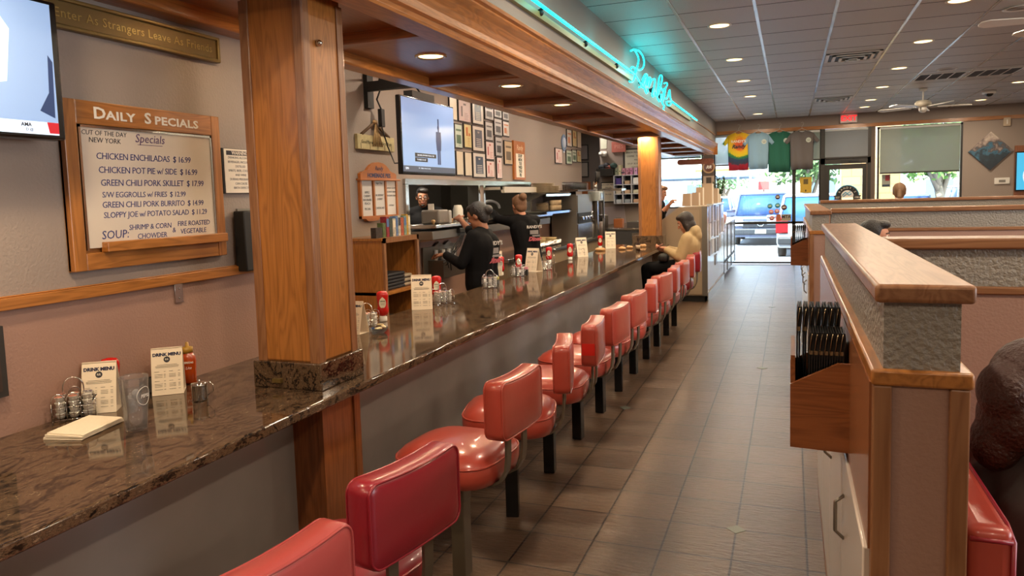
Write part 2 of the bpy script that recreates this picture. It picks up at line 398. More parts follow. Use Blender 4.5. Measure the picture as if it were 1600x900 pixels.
# kitchen room behind the pass-through
b = B(); b.box(-6.2, -6.1, 3.5, 12.9, 0, 2.95); b.box(-6.2, -3.62, 3.5, 3.6, 0, 2.95); b.box(-6.2, -3.62, 12.85, 12.95, 0, 2.95)
struct(b.obj('wall_kitchen_back', mat('kitchen_tile_wall', '#5C554A', 0.4)))
light('AREA', 'kitchen_fill_light', (-4.4, 7.4, 2.85), 150, (1, 0.9, 0.72), (0, 0, 0), 1.2)  # unseen fill light, added to brighten the kitchen and the cook
# back hall
b = B(); b.box(-4.6, -2.98, 15.2, 15.3, 0, 3.05); b.box(-4.7, -4.6, 12.9, 15.3, 0, 3.05); struct(b.obj('wall_hall', mat('dark_taupe_paint', '#6E625A', 0.6)))
b = B(); b.box(-3.44, -2.42, 14.0, 14.12, 0, 3.05); struct(b.obj('wall_pickup', M_GREY))
# far glazed wall
M_FRAME = mat('bronze_window_frame', '#33302C', 0.35, 0.4)
b = B()
b.box(-6.2, -3.3, YG, YG + 0.2, 0, ZC); b.box(3.14, XR, YG, YG + 0.2, 0, ZC); b.box(-3.3, 3.14, YG, YG + 0.2, 2.82, ZC)
b.box(-3.3, -1.57, YG, YG + 0.2, 0, 1.25)
struct(b.obj('wall_far', M_GREY))
b = B(); b.box(-1.80, -1.57, YG - 0.05, YG + 0.1, 0, 2.82); b.box(1.44, 1.60, YG, YG + 0.1, 0, 2.82); struct(b.obj('wall_far_pier', mat('brown_pier_paint', '#5B4C40', 0.6)))
b = B(); b.box(-1.5, XR, YG - 0.03, YG, 2.815, 2.885); struct(b.obj('trim_3', OAK['X']))
b = B(); b.box(1.66, 3.14, YG, YG + 0.2, 0, 1.02); struct(b.obj('wall_far_lower', M_PINK))
def window(name, x0, x1, z0, z1, bars=(), y=YG + 0.05, f=0.035):
    w = B(); w.box(x0, x1, y - 0.03, y + 0.05, z1 - f, z1); w.box(x0, x1, y - 0.03, y + 0.05, z0, z0 + f)
    w.box(x0, x0 + f, y - 0.03, y + 0.05, z0, z1); w.box(x1 - f, x1, y - 0.03, y + 0.05, z0, z1)
    for a in bars: w.box(x0, x1, y - 0.03, y + 0.05, a - 0.025, a + 0.025)
    o = struct(w.obj(name, M_FRAME)); g = B(); g.box(x0 + f, x1 - f, y, y + 0.006, z0 + f, z1 - f); g.obj('pane', GLASS, o); return o
win1 = window('window_1', -3.3, -1.80, 1.25, 2.82)
win2 = window('window_2', -1.57, 0.06, 0.02, 2.82, (0.895,))
win3 = window('window_3', 0.06, 0.58, 0.02, 2.82, (0.895,))
win4 = window('window_4', 1.64, 3.14, 1.02, 2.80)
# entrance door
b = B(); b.box(0.58, 0.66, YG - 0.02, YG + 0.1, 0, 2.82); b.box(1.46, 1.52, YG - 0.02, YG + 0.1, 0, 2.82); b.box(0.58, 1.52, YG - 0.02, YG + 0.1, 2.09, 2.21)
door = struct(b.obj('door_1', M_FRAME))
b = B(); b.box(0.66, 0.75, YG + 0.02, YG + 0.07, 0.01, 2.08); b.box(1.37, 1.46, YG + 0.02, YG + 0.07, 0.01, 2.08); b.box(0.75, 1.37, YG + 0.02, YG + 0.07, 1.98, 2.08); b.box(0.75, 1.37, YG + 0.02, YG + 0.07, 0.01, 0.22); b.obj('door_leaf', M_FRAME, door)
b = B(); b.box(0.75, 1.37, YG + 0.04, YG + 0.046, 0.22, 1.98); b.obj('pane', GLASS, door)
b = B(); b.box(0.66, 1.46, YG + 0.02, YG + 0.03, 2.21, 2.80); b.obj('transom_pane', GLASS, door)
b = B(); b.box(0.95, 1.30, YG - 0.03, YG + 0.02, 2.12, 2.17); b.tube([(1.1, YG - 0.02, 2.14), (1.25, YG - 0.15, 2.12), (1.38, YG, 2.1)], 0.008, 6); b.obj('door_closer', M_BLACK, door)
b = B(); b.tube([(1.42, YG - 0.04, 0.9), (1.42, YG - 0.06, 0.95), (1.42, YG - 0.06, 1.2), (1.42, YG - 0.04, 1.25)], 0.012, 8); b.obj('door_handle', M_STEEL, door)
# unseen side wall (right of the booths), opening put in for daylight; closed rear wall
b = B(); b.box(XR, XR + 0.15, YR, YG, 0, 0.95); b.box(XR, XR + 0.15, YR, YG, 2.5, ZC); b.box(XR, XR + 0.15, YR, 0, 0.95, 2.5); b.box(XR, XR + 0.15, 5, YG, 0.95, 2.5); struct(b.obj('wall_right', M_GREY))
b = B(); b.box(-6.2, XR, YR - 0.15, YR, 0, ZC); struct(b.obj('wall_rear', M_GREY))

# ------------------------------------------------------------------ counter run
YC1 = 10.45
cnt = thing('lunch_counter', 'long polished brown granite lunch counter running from the left foreground to the tall grey stand', 'counter', (0, 0, 0))
b = B(); b.rbox(XN, -1.60, -1.5, YC1, 0.842, 0.88, 0.008, 3); b.obj('counter_top', GRAN, cnt)
b = B(); b.box(-2.1, -1.84, -1.5, YC1, 0, 0.842); b.obj('knee_wall', M_KNEE, cnt)
b = B(); b.rbox(-1.84, -1.66, 3.72, YC1, 0.0, 0.13, 0.008, 2); b.obj('foot_rest', mat('dark_brown_base', '#2A211C', 0.35), cnt)
b = B(); b.box(-2.12, -1.68, 10.45, 10.72, 0.0, 1.0); b.obj('end_riser', GRAN, cnt)
# two oak pillars
def pillar(y0, y1, x0, x1, label, base, low):
    t = thing('oak_pillar', label, 'pillar', ((x0 + x1) / 2, (y0 + y1) / 2, 0)); o = t.location
    def pc(bb): return bb.mv(Matrix.Translation(-Vector(o)))
    b = B(); b.rbox(x0, x1, y0, y1, 0.98, ZS + 0.05, 0.012, 2)
    pc(b).obj('shaft', OAK['Z'], t)
    b = B()
    e = 0.035
    for xx in (x0, x1 - e): b.box(xx - 0.003, xx + e + 0.003, y0 - 0.006, y0 + 0.02, 0.98, ZS + 0.02)
    for yy in (y0, y1 - e): b.box(x1 - 0.02, x1 + 0.006, yy - 0.003, yy + e + 0.003, 0.98, ZS + 0.02)
    pc(b).obj('corner_trim', OAKT['Z'], t, bevel=0.003)
    if base:
        b = B(); b.rbox(x0 - 0.02, x1 + 0.02, y0 - 0.02, y1 + 0.02, 0.88, 0.985, 0.004, 2); pc(b).obj('granite_collar', GRAN, t)
    if low:
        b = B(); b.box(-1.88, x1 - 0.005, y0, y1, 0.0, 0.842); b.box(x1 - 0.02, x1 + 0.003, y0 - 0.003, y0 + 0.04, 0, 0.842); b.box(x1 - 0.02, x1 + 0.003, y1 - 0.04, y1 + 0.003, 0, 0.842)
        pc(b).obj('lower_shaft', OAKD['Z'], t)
    return t
p1 = pillar(2.35, 2.61, -1.98, -1.70, 'square honey oak pillar rising through the granite counter in the foreground', True, True)
b = B(); b.box(-1.90, -1.86, 2.315, 2.33, 0.905, 0.92); b.mv(Matrix.Translation((1.84, -2.48, 0))).obj('brass_bar', M_GOLD, p1)
b = B(); b.lathe([(0.012, 0), (0.014, 0.01), (0.006, 0.02), (0.001, 0.021)], (0, 0, 0), 14, 'X'); b.mv(Matrix.Translation((0.142, -0.04, 2.21))).obj('clear_bumper', M_CHROME, p1)
p2 = pillar(10.46, 10.70, -2.02, -1.74, 'far honey oak pillar standing at the end of the counter next to the tall stand', False, False)

# ------------------------------------------------------------------ soffit over the counter
YS1 = 15.9
sof = thing('oak_soffit', 'long oak canopy soffit with crown moulding and coffered underside hung above the counter', 'soffit', (0, 0, ZS))
def sc_(bb): return bb.mv(Matrix.Translation((0, 0, -ZS)))
M_SOFP = wood('soffit_panel_oak', '#8A5530', '#6F4022', 'Y', 0.35)
b = B(); b.box(-2.38, -1.53, YR, YS1, ZS + 0.06, ZS + 0.09); sc_(b).obj('coffer_panel', M_SOFP, sof)
b = B(); b.rbox(-2.40, -2.28, YR, YS1, ZS, ZS + 0.09, 0.012, 3); b.box(-2.40, -2.385, YR, YS1, ZS + 0.09, 2.95); sc_(b).obj('rear_rail', OAK['Y'], sof)
for yb in [3.2 + 1.38 * k for k in range(-3, 10)]:
    if yb < YS1: b = B(); b.rbox(-2.29, -1.6, yb - 0.05, yb + 0.05, ZS + 0.005, ZS + 0.08, 0.01, 2); sc_(b).obj('cross_beam', OAKD['X'], sof)
# crown profile (x, z), extruded along Y
prof = [(-1.62, ZS), (-1.50, ZS), (-1.495, ZS + 0.012), (-1.505, ZS + 0.02), (-1.50, ZS + 0.035), (-1.485, ZS + 0.045), (-1.49, ZS + 0.06),
        (-1.487, ZS + 0.085), (-1.475, ZS + 0.115), (-1.455, ZS + 0.145), (-1.435, ZS + 0.165), (-1.425, ZS + 0.178), (-1.43, ZS + 0.19), (-1.415, ZS + 0.20), (-1.41, ZS + 0.215), (-1.42, ZS + 0.225), (-1.44, ZS + 0.232), (-1.53, ZS + 0.235), (-1.62, ZS + 0.235)]
b = B(); b.prism(prof, YR, YS1, 'Y'); sc_(b).obj('crown_moulding', OAK['Y'], sof)
b = B(); b.box(-2.4, -1.42, YS1, YS1 + 0.03, ZS, ZS + 0.235); sc_(b).obj('end_cap', OAK['X'], sof)
b = B(); b.box(-1.62, -1.53, YR, YG, ZS + 0.235, ZC); struct(b.obj('wall_bulkhead', M_BULK))
b = B(); b.box(-1.535, -1.515, 12.4, YG, 2.795, 2.815); struct(b.obj('trim_4', OAK['Y']))

# recessed lights
M_LAMPW = mat('warm_lamp_glow', '#FFD490', 0.5, emit=5.0)
M_REFL = mat('lamp_reflector', '#E8D9B0', 0.25, 0.6)
def recessed(name, r, energy, color, M1=None):
    t = thing(name, 'x', 'ceiling light')
    b = B(); b.lathe([(r, 0.0), (r + 0.014, -0.006), (r + 0.022, -0.002), (r + 0.022, 0.002)], (0, 0, 0), 28, cap=False); b.obj('trim_ring', M_REFL if M1 is None else M1, t)
    b = B(); b.lathe([(r, 0.0), (r * 0.5, -0.0005), (0.002, -0.001)], (0, 0, 0), 24); b.obj('lamp_lens', M_LAMPW, t)
    return t
ordn = ['first', 'second', 'third', 'fourth', 'fifth', 'sixth', 'seventh', 'eighth', 'ninth']
# soffit lamps and ceiling lamps
def lamp_area(o, r, e, c, spread=2.6):
    l = light('AREA', 'lamp_light', (0, 0, -0.02), e, c, (0, 0, 0), r * 2, spread=spread); l.parent = o; return l
sl = recessed('recessed_light', 0.07, 0, None)
ys = [3.87 + 1.30 * k for k in range(-4, 9)]

names_y = {4: 'nearest large one in view', 5: 'second in view from the oak pillar', 6: 'third in view from the oak pillar', 7: 'fourth in view, small and glowing', 8: 'fifth in view, just before the far pillar'}
for i, y in enumerate(ys):
    o = sl if i == 0 else dup(sl)
    o.location = (-1.93, y, ZS + 0.058); o['group'] = 'round lamps set in the oak soffit'
    o['label'] = 'round warm lamp in the oak soffit, ' + names_y.get(i, ordn[i % 9] + (' behind the camera' if i < 4 else ' beyond the far pillar'))
    lamp_area(o, 0.07, 14, (1.0, 0.74, 0.45), PI)
cl = recessed('ceiling_light', 0.085, 0, None, M_WHITE)
spots = []
for j, (x, yy, nm) in enumerate([(-0.61, (-2.0, 1.5, 4.2, 7.09, 8.97, 10.75, 12.55, 15.5), 'left row of ceiling lights'), (1.29, (-2.0, 1.5, 5.2, 7.10, 8.90, 10.72, 12.58, 14.3, 15.49), 'middle row of ceiling lights'), (3.19, (-2.0, 1.5, 3.6, 5.4, 7.3, 9.2, 11, 13.2, 15.57), 'right row of ceiling lights'), (4.9, (1.5, 5.4, 9.2, 13.2), 'added outer row of ceiling lights')]):  # outer row and lamps behind the camera are added as interior fill
    for k, y in enumerate(yy): spots.append((x, y, nm, k, len(yy)))
ordn = ['first', 'second', 'third', 'fourth', 'fifth', 'sixth', 'seventh', 'eighth', 'ninth']
for i, (x, y, nm, k, n) in enumerate(spots):
    o = cl if i == 0 else dup(cl)
    o.location = (x, y, ZC - 0.003); o['group'] = nm
    o['label'] = 'round ceiling downlight, %s from the far windows in the %s' % (ordn[n - 1 - k], nm.split(' of')[0])
    lamp_area(o, 0.085, 26, (1.0, 0.80, 0.58), PI)

# ------------------------------------------------------------------ booth half walls
XA, XA2 = 0.150, 0.310
def halfwall(name, label, y0, y1, holder=True):
    t = thing(name, label, 'partition', (0.23, y0, 0)); T = Matrix.Translation((-0.23, -y0, 0))
    b = B(); b.box(0.166, 0.294, y0 + 0.012, y1, 1.24, 1.385); b.mv(T).obj('textured_upper_panel', M_GREYT, t)
    b = B(); b.rbox(XA - 0.002, XA2 + 0.004, y0 - 0.012, y1 + 0.012, 1.383, 1.418, 0.008, 3); b.mv(T).obj('cap_rail', OAKT['Y'], t)
    b = B(); b.rbox(XA - 0.006, XA2 + 0.006, y0, y1, 1.222, 1.254, 0.006, 2); b.mv(T).obj('ledge_rail', OAK['Y'], t)
    b = B(); b.box(XA + 0.004, XA2 - 0.004, y0 + 0.015, y1, 0, 1.222); b.mv(T).obj('lower_panel', M_PINK, t)
    for xx in (XA - 0.002, XA2 - 0.033): b = B(); b.box(xx, xx + 0.033, y0 + 0.002, y0 + 0.04, 0, 1.222); b.mv(T).obj('corner_post', OAKT['Z'], t, bevel=0.003)
    b = B(); b.box(XA - 0.006, XA + 0.004, y0 + 0.03, y1, 0.885, 1.222); b.mv(T).obj('oak_apron', mat('red_oak_apron', '#8F5C3C', 0.25), t)
    n = max(1, round((y1 - y0) / 0.62)); w = (y1 - y0 - 0.04) / n
    for k in range(n):
        ya = y0 + 0.04 + w * k; b = B(); b.rbox(XA - 0.014, XA + 0.004, ya + 0.003, ya + w - 0.003, 0.09, 0.882, 0.004, 2); d = b.mv(T).obj('door', M_WLAM, t)
        b = B(); yh = ya + w * 0.82; b.tube([(XA - 0.014, yh, 0.66), (XA - 0.036, yh, 0.68), (XA - 0.036, yh, 0.76), (XA - 0.014, yh, 0.78)], 0.005, 8); b.mv(T).obj('handle', M_DSTEEL, d)
    b = B(); b.box(XA - 0.01, XA + 0.004, y0 + 0.03, y1, 0, 0.09); b.mv(T).obj('toe_board', OAKD['Y'], t)
    return t
hw1 = halfwall('booth_partition', 'long booth half wall in the right foreground with broad worn oak cap', 1.53, 4.12)
hw2 = halfwall('booth_partition', 'shorter booth half wall further up the aisle with a narrow end post', 6.55, 9.8)
def crosswall(y, x1, label, x0=0.31, zt=1.418):
    t = thing('booth_divider', label, 'partition', ((x0 + x1) / 2, y, 0)); T = Matrix.Translation((-(x0 + x1) / 2, -y, 0))
    b = B(); b.box(x0, x1, y - 0.055, y + 0.055, zt - 0.165, zt - 0.035); b.mv(T).obj('textured_upper_panel', M_GREYT, t)
    b = B(); b.rbox(x0, x1, y - 0.08, y + 0.08, zt - 0.037, zt, 0.007, 2); b.mv(T).obj('cap_rail', OAKT['X'], t)
    b = B(); b.rbox(x0, x1, y - 0.072, y + 0.072, zt - 0.19, zt - 0.163, 0.005, 2); b.mv(T).obj('ledge_rail', OAKT['X'], t)
    b = B(); b.box(x0, x1, y - 0.062, y + 0.062, 0, zt - 0.19); b.mv(T).obj('lower_panel', M_PINK, t)
    return t
crosswall(2.92, 3.4, 'nearest booth divider across the right side with thick oak cap over textured grey')
crosswall(6.66, 5.2, 'second booth divider with long oak cap, a dark-haired head in front of it', 0.31, 1.43)
crosswall(10.6, 3.0, 'farthest low booth divider below the entrance door, holding the round badge sign', 0.36, 1.44)

# ------------------------------------------------------------------ stools
def make_stool():
    t = thing('counter_stool', 'x', 'stool', group='upholstered swivel stools along the counter')
    b = B(); b.rbox(-0.032, 0.032, -0.032, 0.032, 0.0, 0.40, 0.004, 2); b.obj('post', M_BLACKG, t)
    b = B(); b.rbox(-0.036, 0.036, -0.036, 0.036, 0.33, 0.445, 0.006, 2); b.box(-0.12, 0.12, -0.12, 0.12, 0.44, 0.452); b.obj('collar', M_TAUPE, t)
    # cushioned seat: a crowned rounded square
    b = B(); R_ = []
    prof = [(0.02, 0.455), (0.19, 0.452), (0.218, 0.465), (0.228, 0.50), (0.228, 0.54), (0.222, 0.552), (0.205, 0.575), (0.15, 0.597), (0.08, 0.608), (0.01, 0.610)]
    rings = []
    for r, z in prof:
        ring = []
        for k in range(40):
            a = 2 * PI * k / 40; c, s_ = math.cos(a), math.sin(a); q = (abs(c) ** 3.6 + abs(s_) ** 3.6) ** (-1 / 3.6); ring.append(b.bm.verts.new((r * q * c, r * q * s_, z)))
        rings.append(ring)
    for i in range(len(rings) - 1):
        for k in range(40): f = b.bm.faces.new((rings[i][k], rings[i][(k + 1) % 40], rings[i + 1][(k + 1) % 40], rings[i + 1][k])); f.smooth = True
    b.bm.faces.new(rings[0]); b.bm.faces.new(rings[-1])
    seat = b.obj('seat', M_RED, t)
    def ringpts(r, z, n=40, ex=3.6): return [((abs(math.cos(a)) ** ex + abs(math.sin(a)) ** ex) ** (-1 / ex) * r * math.cos(a), (abs(math.cos(a)) ** ex + abs(math.sin(a)) ** ex) ** (-1 / ex) * r * math.sin(a), z) for a in [2 * PI * k / n for k in range(n)]]
    b = B(); b.tube(ringpts(0.226, 0.549), 0.0045, 6, True); b.obj('piping', M_RED, seat)
    # backrest: slightly curved padded slab built from rounded-rectangle rings
    def rr(x, w, h, r=0.035, n=7):
        pts = []
        for cx, cz, a0 in ((w - r, h - r, 0), (-w + r, h - r, 90), (-w + r, -h + r, 180), (w - r, -h + r, 270)):
            for k in range(n):
                a = math.radians(a0 + 90 / (n - 1) * k); pts.append((cx + r * math.cos(a), cz + r * math.sin(a)))
            if a0 == 0:
                e = pts[-1]; pts += [(e[0] + (-w + r - e[0]) * q / 8, e[1]) for q in range(1, 8)]
            if a0 == 180:
                e = pts[-1]; pts += [(e[0] + (w - r - e[0]) * q / 8, e[1]) for q in range(1, 8)]
        return [Vector((0.278 + x - 0.22 * yy * yy, yy, 0.786 + zz - (0.010 * (1 - (yy / 0.2) ** 2) if zz > 0.03 else 0))) for yy, zz in pts]
    b = B(); rings = [rr(x, w, h, max(0.006, r)) for x, w, h, r in ((-0.048, 0.05, 0.03, 0.01), (-0.047, 0.12, 0.075, 0.02), (-0.043, 0.167, 0.10, 0.03), (-0.038, 0.185, 0.112, 0.034), (-0.030, 0.191, 0.118, 0.035), (0.030, 0.191, 0.118, 0.035), (0.038, 0.185, 0.112, 0.034), (0.042, 0.167, 0.10, 0.03), (0.044, 0.12, 0.065, 0.02), (0.0445, 0.05, 0.025, 0.01))]
    rv = [[b.bm.verts.new(p) for p in r_] for r_ in rings]
    for i_ in range(len(rv) - 1):
        for k in range(len(rv[0])): f = b.bm.faces.new((rv[i_][k], rv[i_][(k + 1) % len(rv[0])], rv[i_ + 1][(k + 1) % len(rv[0])], rv[i_ + 1][k])); f.smooth = True
    b.bm.faces.new(rv[0]); b.bm.faces.new(rv[-1]); back = b.obj('backrest', M_RED, t)
    for sx in (0.0375, -0.0375): b = B(); b.tube(rr(sx, 0.187, 0.114), 0.0038, 6, True); b.obj('piping', M_RED, back)
    for sy in (-0.075, 0.075):
        b = B(); pts = []
        path = [(0.03, 0.448), (0.16, 0.448), (0.20, 0.452), (0.24, 0.475), (0.265, 0.52), (0.272, 0.57), (0.275, 0.72)]
        for i in range(len(path) - 1):
            (xa, za), (xb, zb) = path[i], path[i + 1]; L = math.hypot(xb - xa, zb - za); nx, nz = -(zb - za) / L * 0.005, (xb - xa) / L * 0.005
            b.prism([(xa - nx, za - nz), (xb - nx, zb - nz), (xb + nx, zb + nz), (xa + nx, za + nz)], sy - 0.02, sy + 0.02, 'Y')
        b.obj('back_bracket', M_TAUPE, t)
    return t
st0 = make_stool()
ang = {-2: 8, -1: 11, 0: 5, 1: -14, 2: -6, 3: 5, 4: 6, 5: -8, 6: 8, 7: -3, 8: 3, 9: -6, 10: -4}
sdesc = {-2: 'coral red counter stool cut off by the bottom edge, nearest of the row', -1: 'deep crimson counter stool with wide flat back, second from the front',
         0: 'coral stool with glossy seat just past the near oak pillar, third from the front', 1: 'coral stool swivelled so its narrow side shows, fourth from the front',
         2: 'stool with bright red tape on its backrest, fifth from the front', 3: 'pinkish stool sixth from the front, beside the reflections on the counter wall', 4: 'pink stool seventh from the front, back square to the aisle',
         5: 'stool turned side-on in the middle of the row, eighth from the front', 6: 'wide pink stool back, ninth from the front, just behind the side-on one', 7: 'tenth stool from the front with a silvery highlight on its back',
         8: 'eleventh stool from the front, right behind the seated woman\'s hip', 9: 'twelfth stool from the front, narrow and coral red', 10: 'last crimson stool, the one the woman in beige sits on'}
MR = {-2: M_PINKV, -1: M_REDD, 10: M_REDD}
for k in range(-2, 11):
    o = st0 if k == -2 else dup(st0)
    o.location = {-2: (-1.24, 1.20, 0), -1: (-1.24, 1.76, 0)}.get(k, (-1.31, 2.744 + 0.615 * k, 0)); o.rotation_euler.z = -math.radians(ang[k]); o['label'] = sdesc[k]
    if k == 10: laststool = o
KIDS.clear()
bpy.context.view_layer.update()
for o in list(bpy.data.objects):
    if o.type == 'EMPTY' and o.name.startswith('counter_stool'):
        k = -2 if o.location.y < 1.5 else -1 if o.location.y < 2 else round((o.location.y - 2.744) / 0.615)
        if k in MR:
            for c in tree(o):
                if c.type == 'MESH' and c.data.materials and c.data.materials[0] == M_RED:
                    c.data = c.data.copy(); c.data.materials[0] = MR[k]
        if k == 0:
            for c in o.children:
                if c.name.startswith('post'): c.data = c.data.copy(); c.data.materials[0] = M_TAUPE  # lit look of this near post put into its colour; others stay black
        if k == 2:
            b = B(); b.box(0.235, 0.305, -0.1915, -0.188, 0.735, 0.80); b.obj('tape_patch', mat('bright_red_tape', '#D2261C', 0.4), o)
# ------------------------------------------------------------------ things on the near left wall (plane X = XN, facing +X)
RT = (0, 1, 0); UP = (0, 0, 1)   # reading direction and up on walls that face +X
WX = XN
def wt(b, s, size, y, z, x, **k): text(b, s, size, (x, y, z), RT, UP, **k)
# specials board
sb = thing('specials_board', 'oak-framed whiteboard headed DAILY SPECIALS with handwritten dishes and prices on the wall', 'whiteboard', (WX, 2.24, 1.383))
def rel(b, t): return b.mv(Matrix.Translation(-Vector(t.location)))
b = B(); b.box(WX + 0.001, WX + 0.012, 1.864, 2.613, 1.383, 1.99)
rel(b, sb).obj('back_board', OAK['Y'], sb)
b = B(); b.box(WX, WX + 0.032, 1.864, 1.915, 1.383, 1.99); rel(b, sb).obj('side_stile', OAK['Z'], sb, bevel=0.003)
b = B(); b.box(WX, WX + 0.032, 2.565, 2.613, 1.383, 1.99); rel(b, sb).obj('side_stile', OAK['Z'], sb, bevel=0.003)
b = B(); b.box(WX, WX + 0.030, 1.915, 2.565, 1.905, 1.99); rel(b, sb).obj('rail', OAK['Y'], sb, bevel=0.003)
b = B(); b.box(WX, WX + 0.030, 1.915, 2.565, 1.383, 1.445); rel(b, sb).obj('rail', OAK['Y'], sb, bevel=0.003)
b = B(); b.box(WX + 0.02, WX + 0.055, 1.985, 2.60, 1.445, 1.482); rel(b, sb).obj('marker_ledge', OAK['Y'], sb, bevel=0.003)
lift = 0.012
b = B(); b.box(WX + 0.02, WX + 0.026, 1.925, 2.558, 1.462, 1.90); rel(b, sb).obj('whiteboard_panel', mat('whiteboard_gloss', '#CFC4B6', 0.12), sb)
b = B(); b.box(WX + 0.02, WX + 0.030, 1.921, 1.930, 1.455, 1.903); b.box(WX + 0.02, WX + 0.030, 2.553, 2.562, 1.455, 1.903); b.box(WX + 0.02, WX + 0.030, 1.921, 2.562, 1.894, 1.903); rel(b, sb).obj('aluminium_edge', M_STEEL, sb)
b = B(); wt(b, 'D', 0.058, 2.012, 1.947, WX + 0.0305, bold=0.0014, xs=1.25); wt(b, 'AILY', 0.044, 2.103, 1.943, WX + 0.0305, bold=0.0012, sp=1.05, xs=1.4)
wt(b, 'S', 0.058, 2.228, 1.947, WX + 0.0305, bold=0.0014, xs=1.25); wt(b, 'PECIALS', 0.044, 2.375, 1.943, WX + 0.0305, bold=0.0012, sp=1.05, xs=1.4); rel(b, sb).obj('lettering', M_WHITE, sb)
b = B(); X = WX + 0.0265
for s, y, z, sz in (('CUT OF THE DAY', 2.03, 1.877, 0.024), ('NEW YORK', 2.03, 1.851, 0.026), ):
    wt(b, s, sz, y, z, X, shear=0.1, extrude=0.0003)
rel(b, sb).obj('black_handwriting', M_INK, sb)
b = B(); wt(b, 'Specials', 0.046, 2.235, 1.868, X, shear=0.2, extrude=0.0003); rectbars(b, [(-0.07, 0.05, -0.001, 0.001)], (X, 2.245, 1.845), RT, UP, 0.0003); rel(b, sb).obj('purple_handwriting', mat('purple_marker', '#4A2F5E', 0.6), sb)
b = B()
for i, (s, y, sz) in enumerate((('CHICKEN ENCHILADAS  $ 16.99', 1.987, 0.034), ('CHICKEN POT PIE w/ SIDE  $ 16.99', 1.992, 0.034), ('GREEN CHILI PORK SKILLET  $ 17.99', 1.997, 0.034), ('S/W EGGROLLS w/ FRIES  $ 12.99', 2.0, 0.030), ('GREEN CHILI PORK BURRITO  $ 14.99', 1.997, 0.032), ('SLOPPY JOE w/ POTATO SALAD  $ 11.29', 2.0, 0.031))):
    z = (1.794, 1.744, 1.697, 1.653, 1.616, 1.578)[i]; b = B(); wt(b, s, sz, y, z, X, align='LEFT', shear=0.08, extrude=0.0003, sp=0.93); rel(b, sb).obj('blue_handwriting', M_BLUEINK, sb)
b = B(); wt(b, 'SOUP:', 0.044, 2.045, 1.505, X, shear=0.12, extrude=0.0003)
for s, y, z in (('SHRIMP & CORN', 2.21, 1.528), ('CHOWDER', 2.215, 1.492), ('&', 2.325, 1.508), ('FIRE ROASTED', 2.435, 1.532), ('VEGETABLE', 2.43, 1.500)):
    rel(b, sb).obj('blue_handwriting', M_BLUEINK, sb); b = B(); wt(b, s, 0.029, y, z, X, shear=0.1, extrude=0.0003, sp=0.95)
rel(b, sb).obj('blue_handwriting', M_BLUEINK, sb)

bs = thing('plaque', 'long antique gold name plaque with raised old-style lettering high on the left wall', 'plaque', (WX, 2.24, 2.24))
b = B(); b.box(WX + 0.001, WX + 0.02, 1.84, 2.64, 2.235, 2.327); rel(b, bs).obj('board', mat('dull_brass', '#6E5A33', 0.45, 0.5), bs)
b = B()
for z0, z1 in ((2.227, 2.242), (2.322, 2.336)): b.rbox(WX + 0.001, WX + 0.032, 1.83, 2.65, z0, z1, 0.004, 2)
b.rbox(WX + 0.001, WX + 0.032, 2.635, 2.65, 2.227, 2.336, 0.004, 2); b.rbox(WX + 0.001, WX + 0.032, 1.83, 1.845, 2.227, 2.336, 0.004, 2); rel(b, bs).obj('frame', M_GOLD, bs)
b = B(); wt(b, 'Enter As Strangers Leave As Friends', 0.046, 2.24, 2.281, WX + 0.021, sp=1.08); rel(b, bs).obj('raised_lettering', mat('brass_letters', '#A89055', 0.35, 0.6), bs)

def tv(name, label, Xs, y0, y1, z0, z1, depth=0.05):
    t = thing(name, label, 'television', (Xs, (y0 + y1) / 2, z0))
    b = B(); b.rbox(Xs - depth, Xs, y0, y1, z0, z1, 0.008, 2); rel(b, t).obj('casing', M_BLACKG, t)
    return t
SCRB = mat('screen_blue', '#7F9CC8', 0.25, emit=0.75); SCRW = mat('screen_white', '#C9D8EC', 0.25, emit=0.8); SCRK = mat('screen_black', '#101014', 0.3); SCRR = mat('screen_red', '#B01526', 0.3, emit=0.6)
SCRN = mat('screen_navy', '#1F3A6E', 0.3, emit=0.3)
# television at the left edge
t = tv('television', 'wall television cut off by the upper left edge, showing blurred pale blue scene', -2.24, 1.0, 1.786, 1.83, 2.275, 0.06)
b = B(); b.box(-2.2398, -2.2388, 1.012, 1.760, 1.845, 2.262); rel(b, t).obj('screen', SCRB, t)
b = B(); b.box(-2.2388, -2.2384, 1.012, 1.760, 1.845, 1.885); rel(b, t).obj('caption_bar', SCRW, t)
b = B(); b.prism([(1.727, 1.85), (1.76, 1.85), (1.76, 1.885), (1.72, 1.885)], -2.2384, -2.238, 'X'); rel(b, t).obj('red_flag', SCRR, t)
b = B(); wt(b, 'AMA', 0.016, 1.65, 1.873, -2.238, extrude=0.0002, bold=0.0004); wt(b, 'D @', 0.012, 1.66, 1.858, -2.238, extrude=0.0002); rel(b, t).obj('caption_text', SCRK, t)
b = B(); b.prism([(1.3, 1.95), (1.52, 1.98), (1.60, 2.0), (1.62, 2.16), (1.56, 2.24), (1.40, 2.2)], -2.2386, -2.2383, 'X'); rel(b, t).obj('pale_picture_shape', SCRW, t)
b = B(); b.prism([(1.70, 1.92), (1.75, 1.90), (1.755, 2.08), (1.74, 2.10), (1.735, 1.98)], -2.2384, -2.2381, 'X'); rel(b, t).obj('dark_picture_shape', SCRN, t)
b = B(); b.box(-2.38, -2.30, 1.2, 1.6, 1.95, 2.15); rel(b, t).obj('wall_bracket', M_BLACK, t)

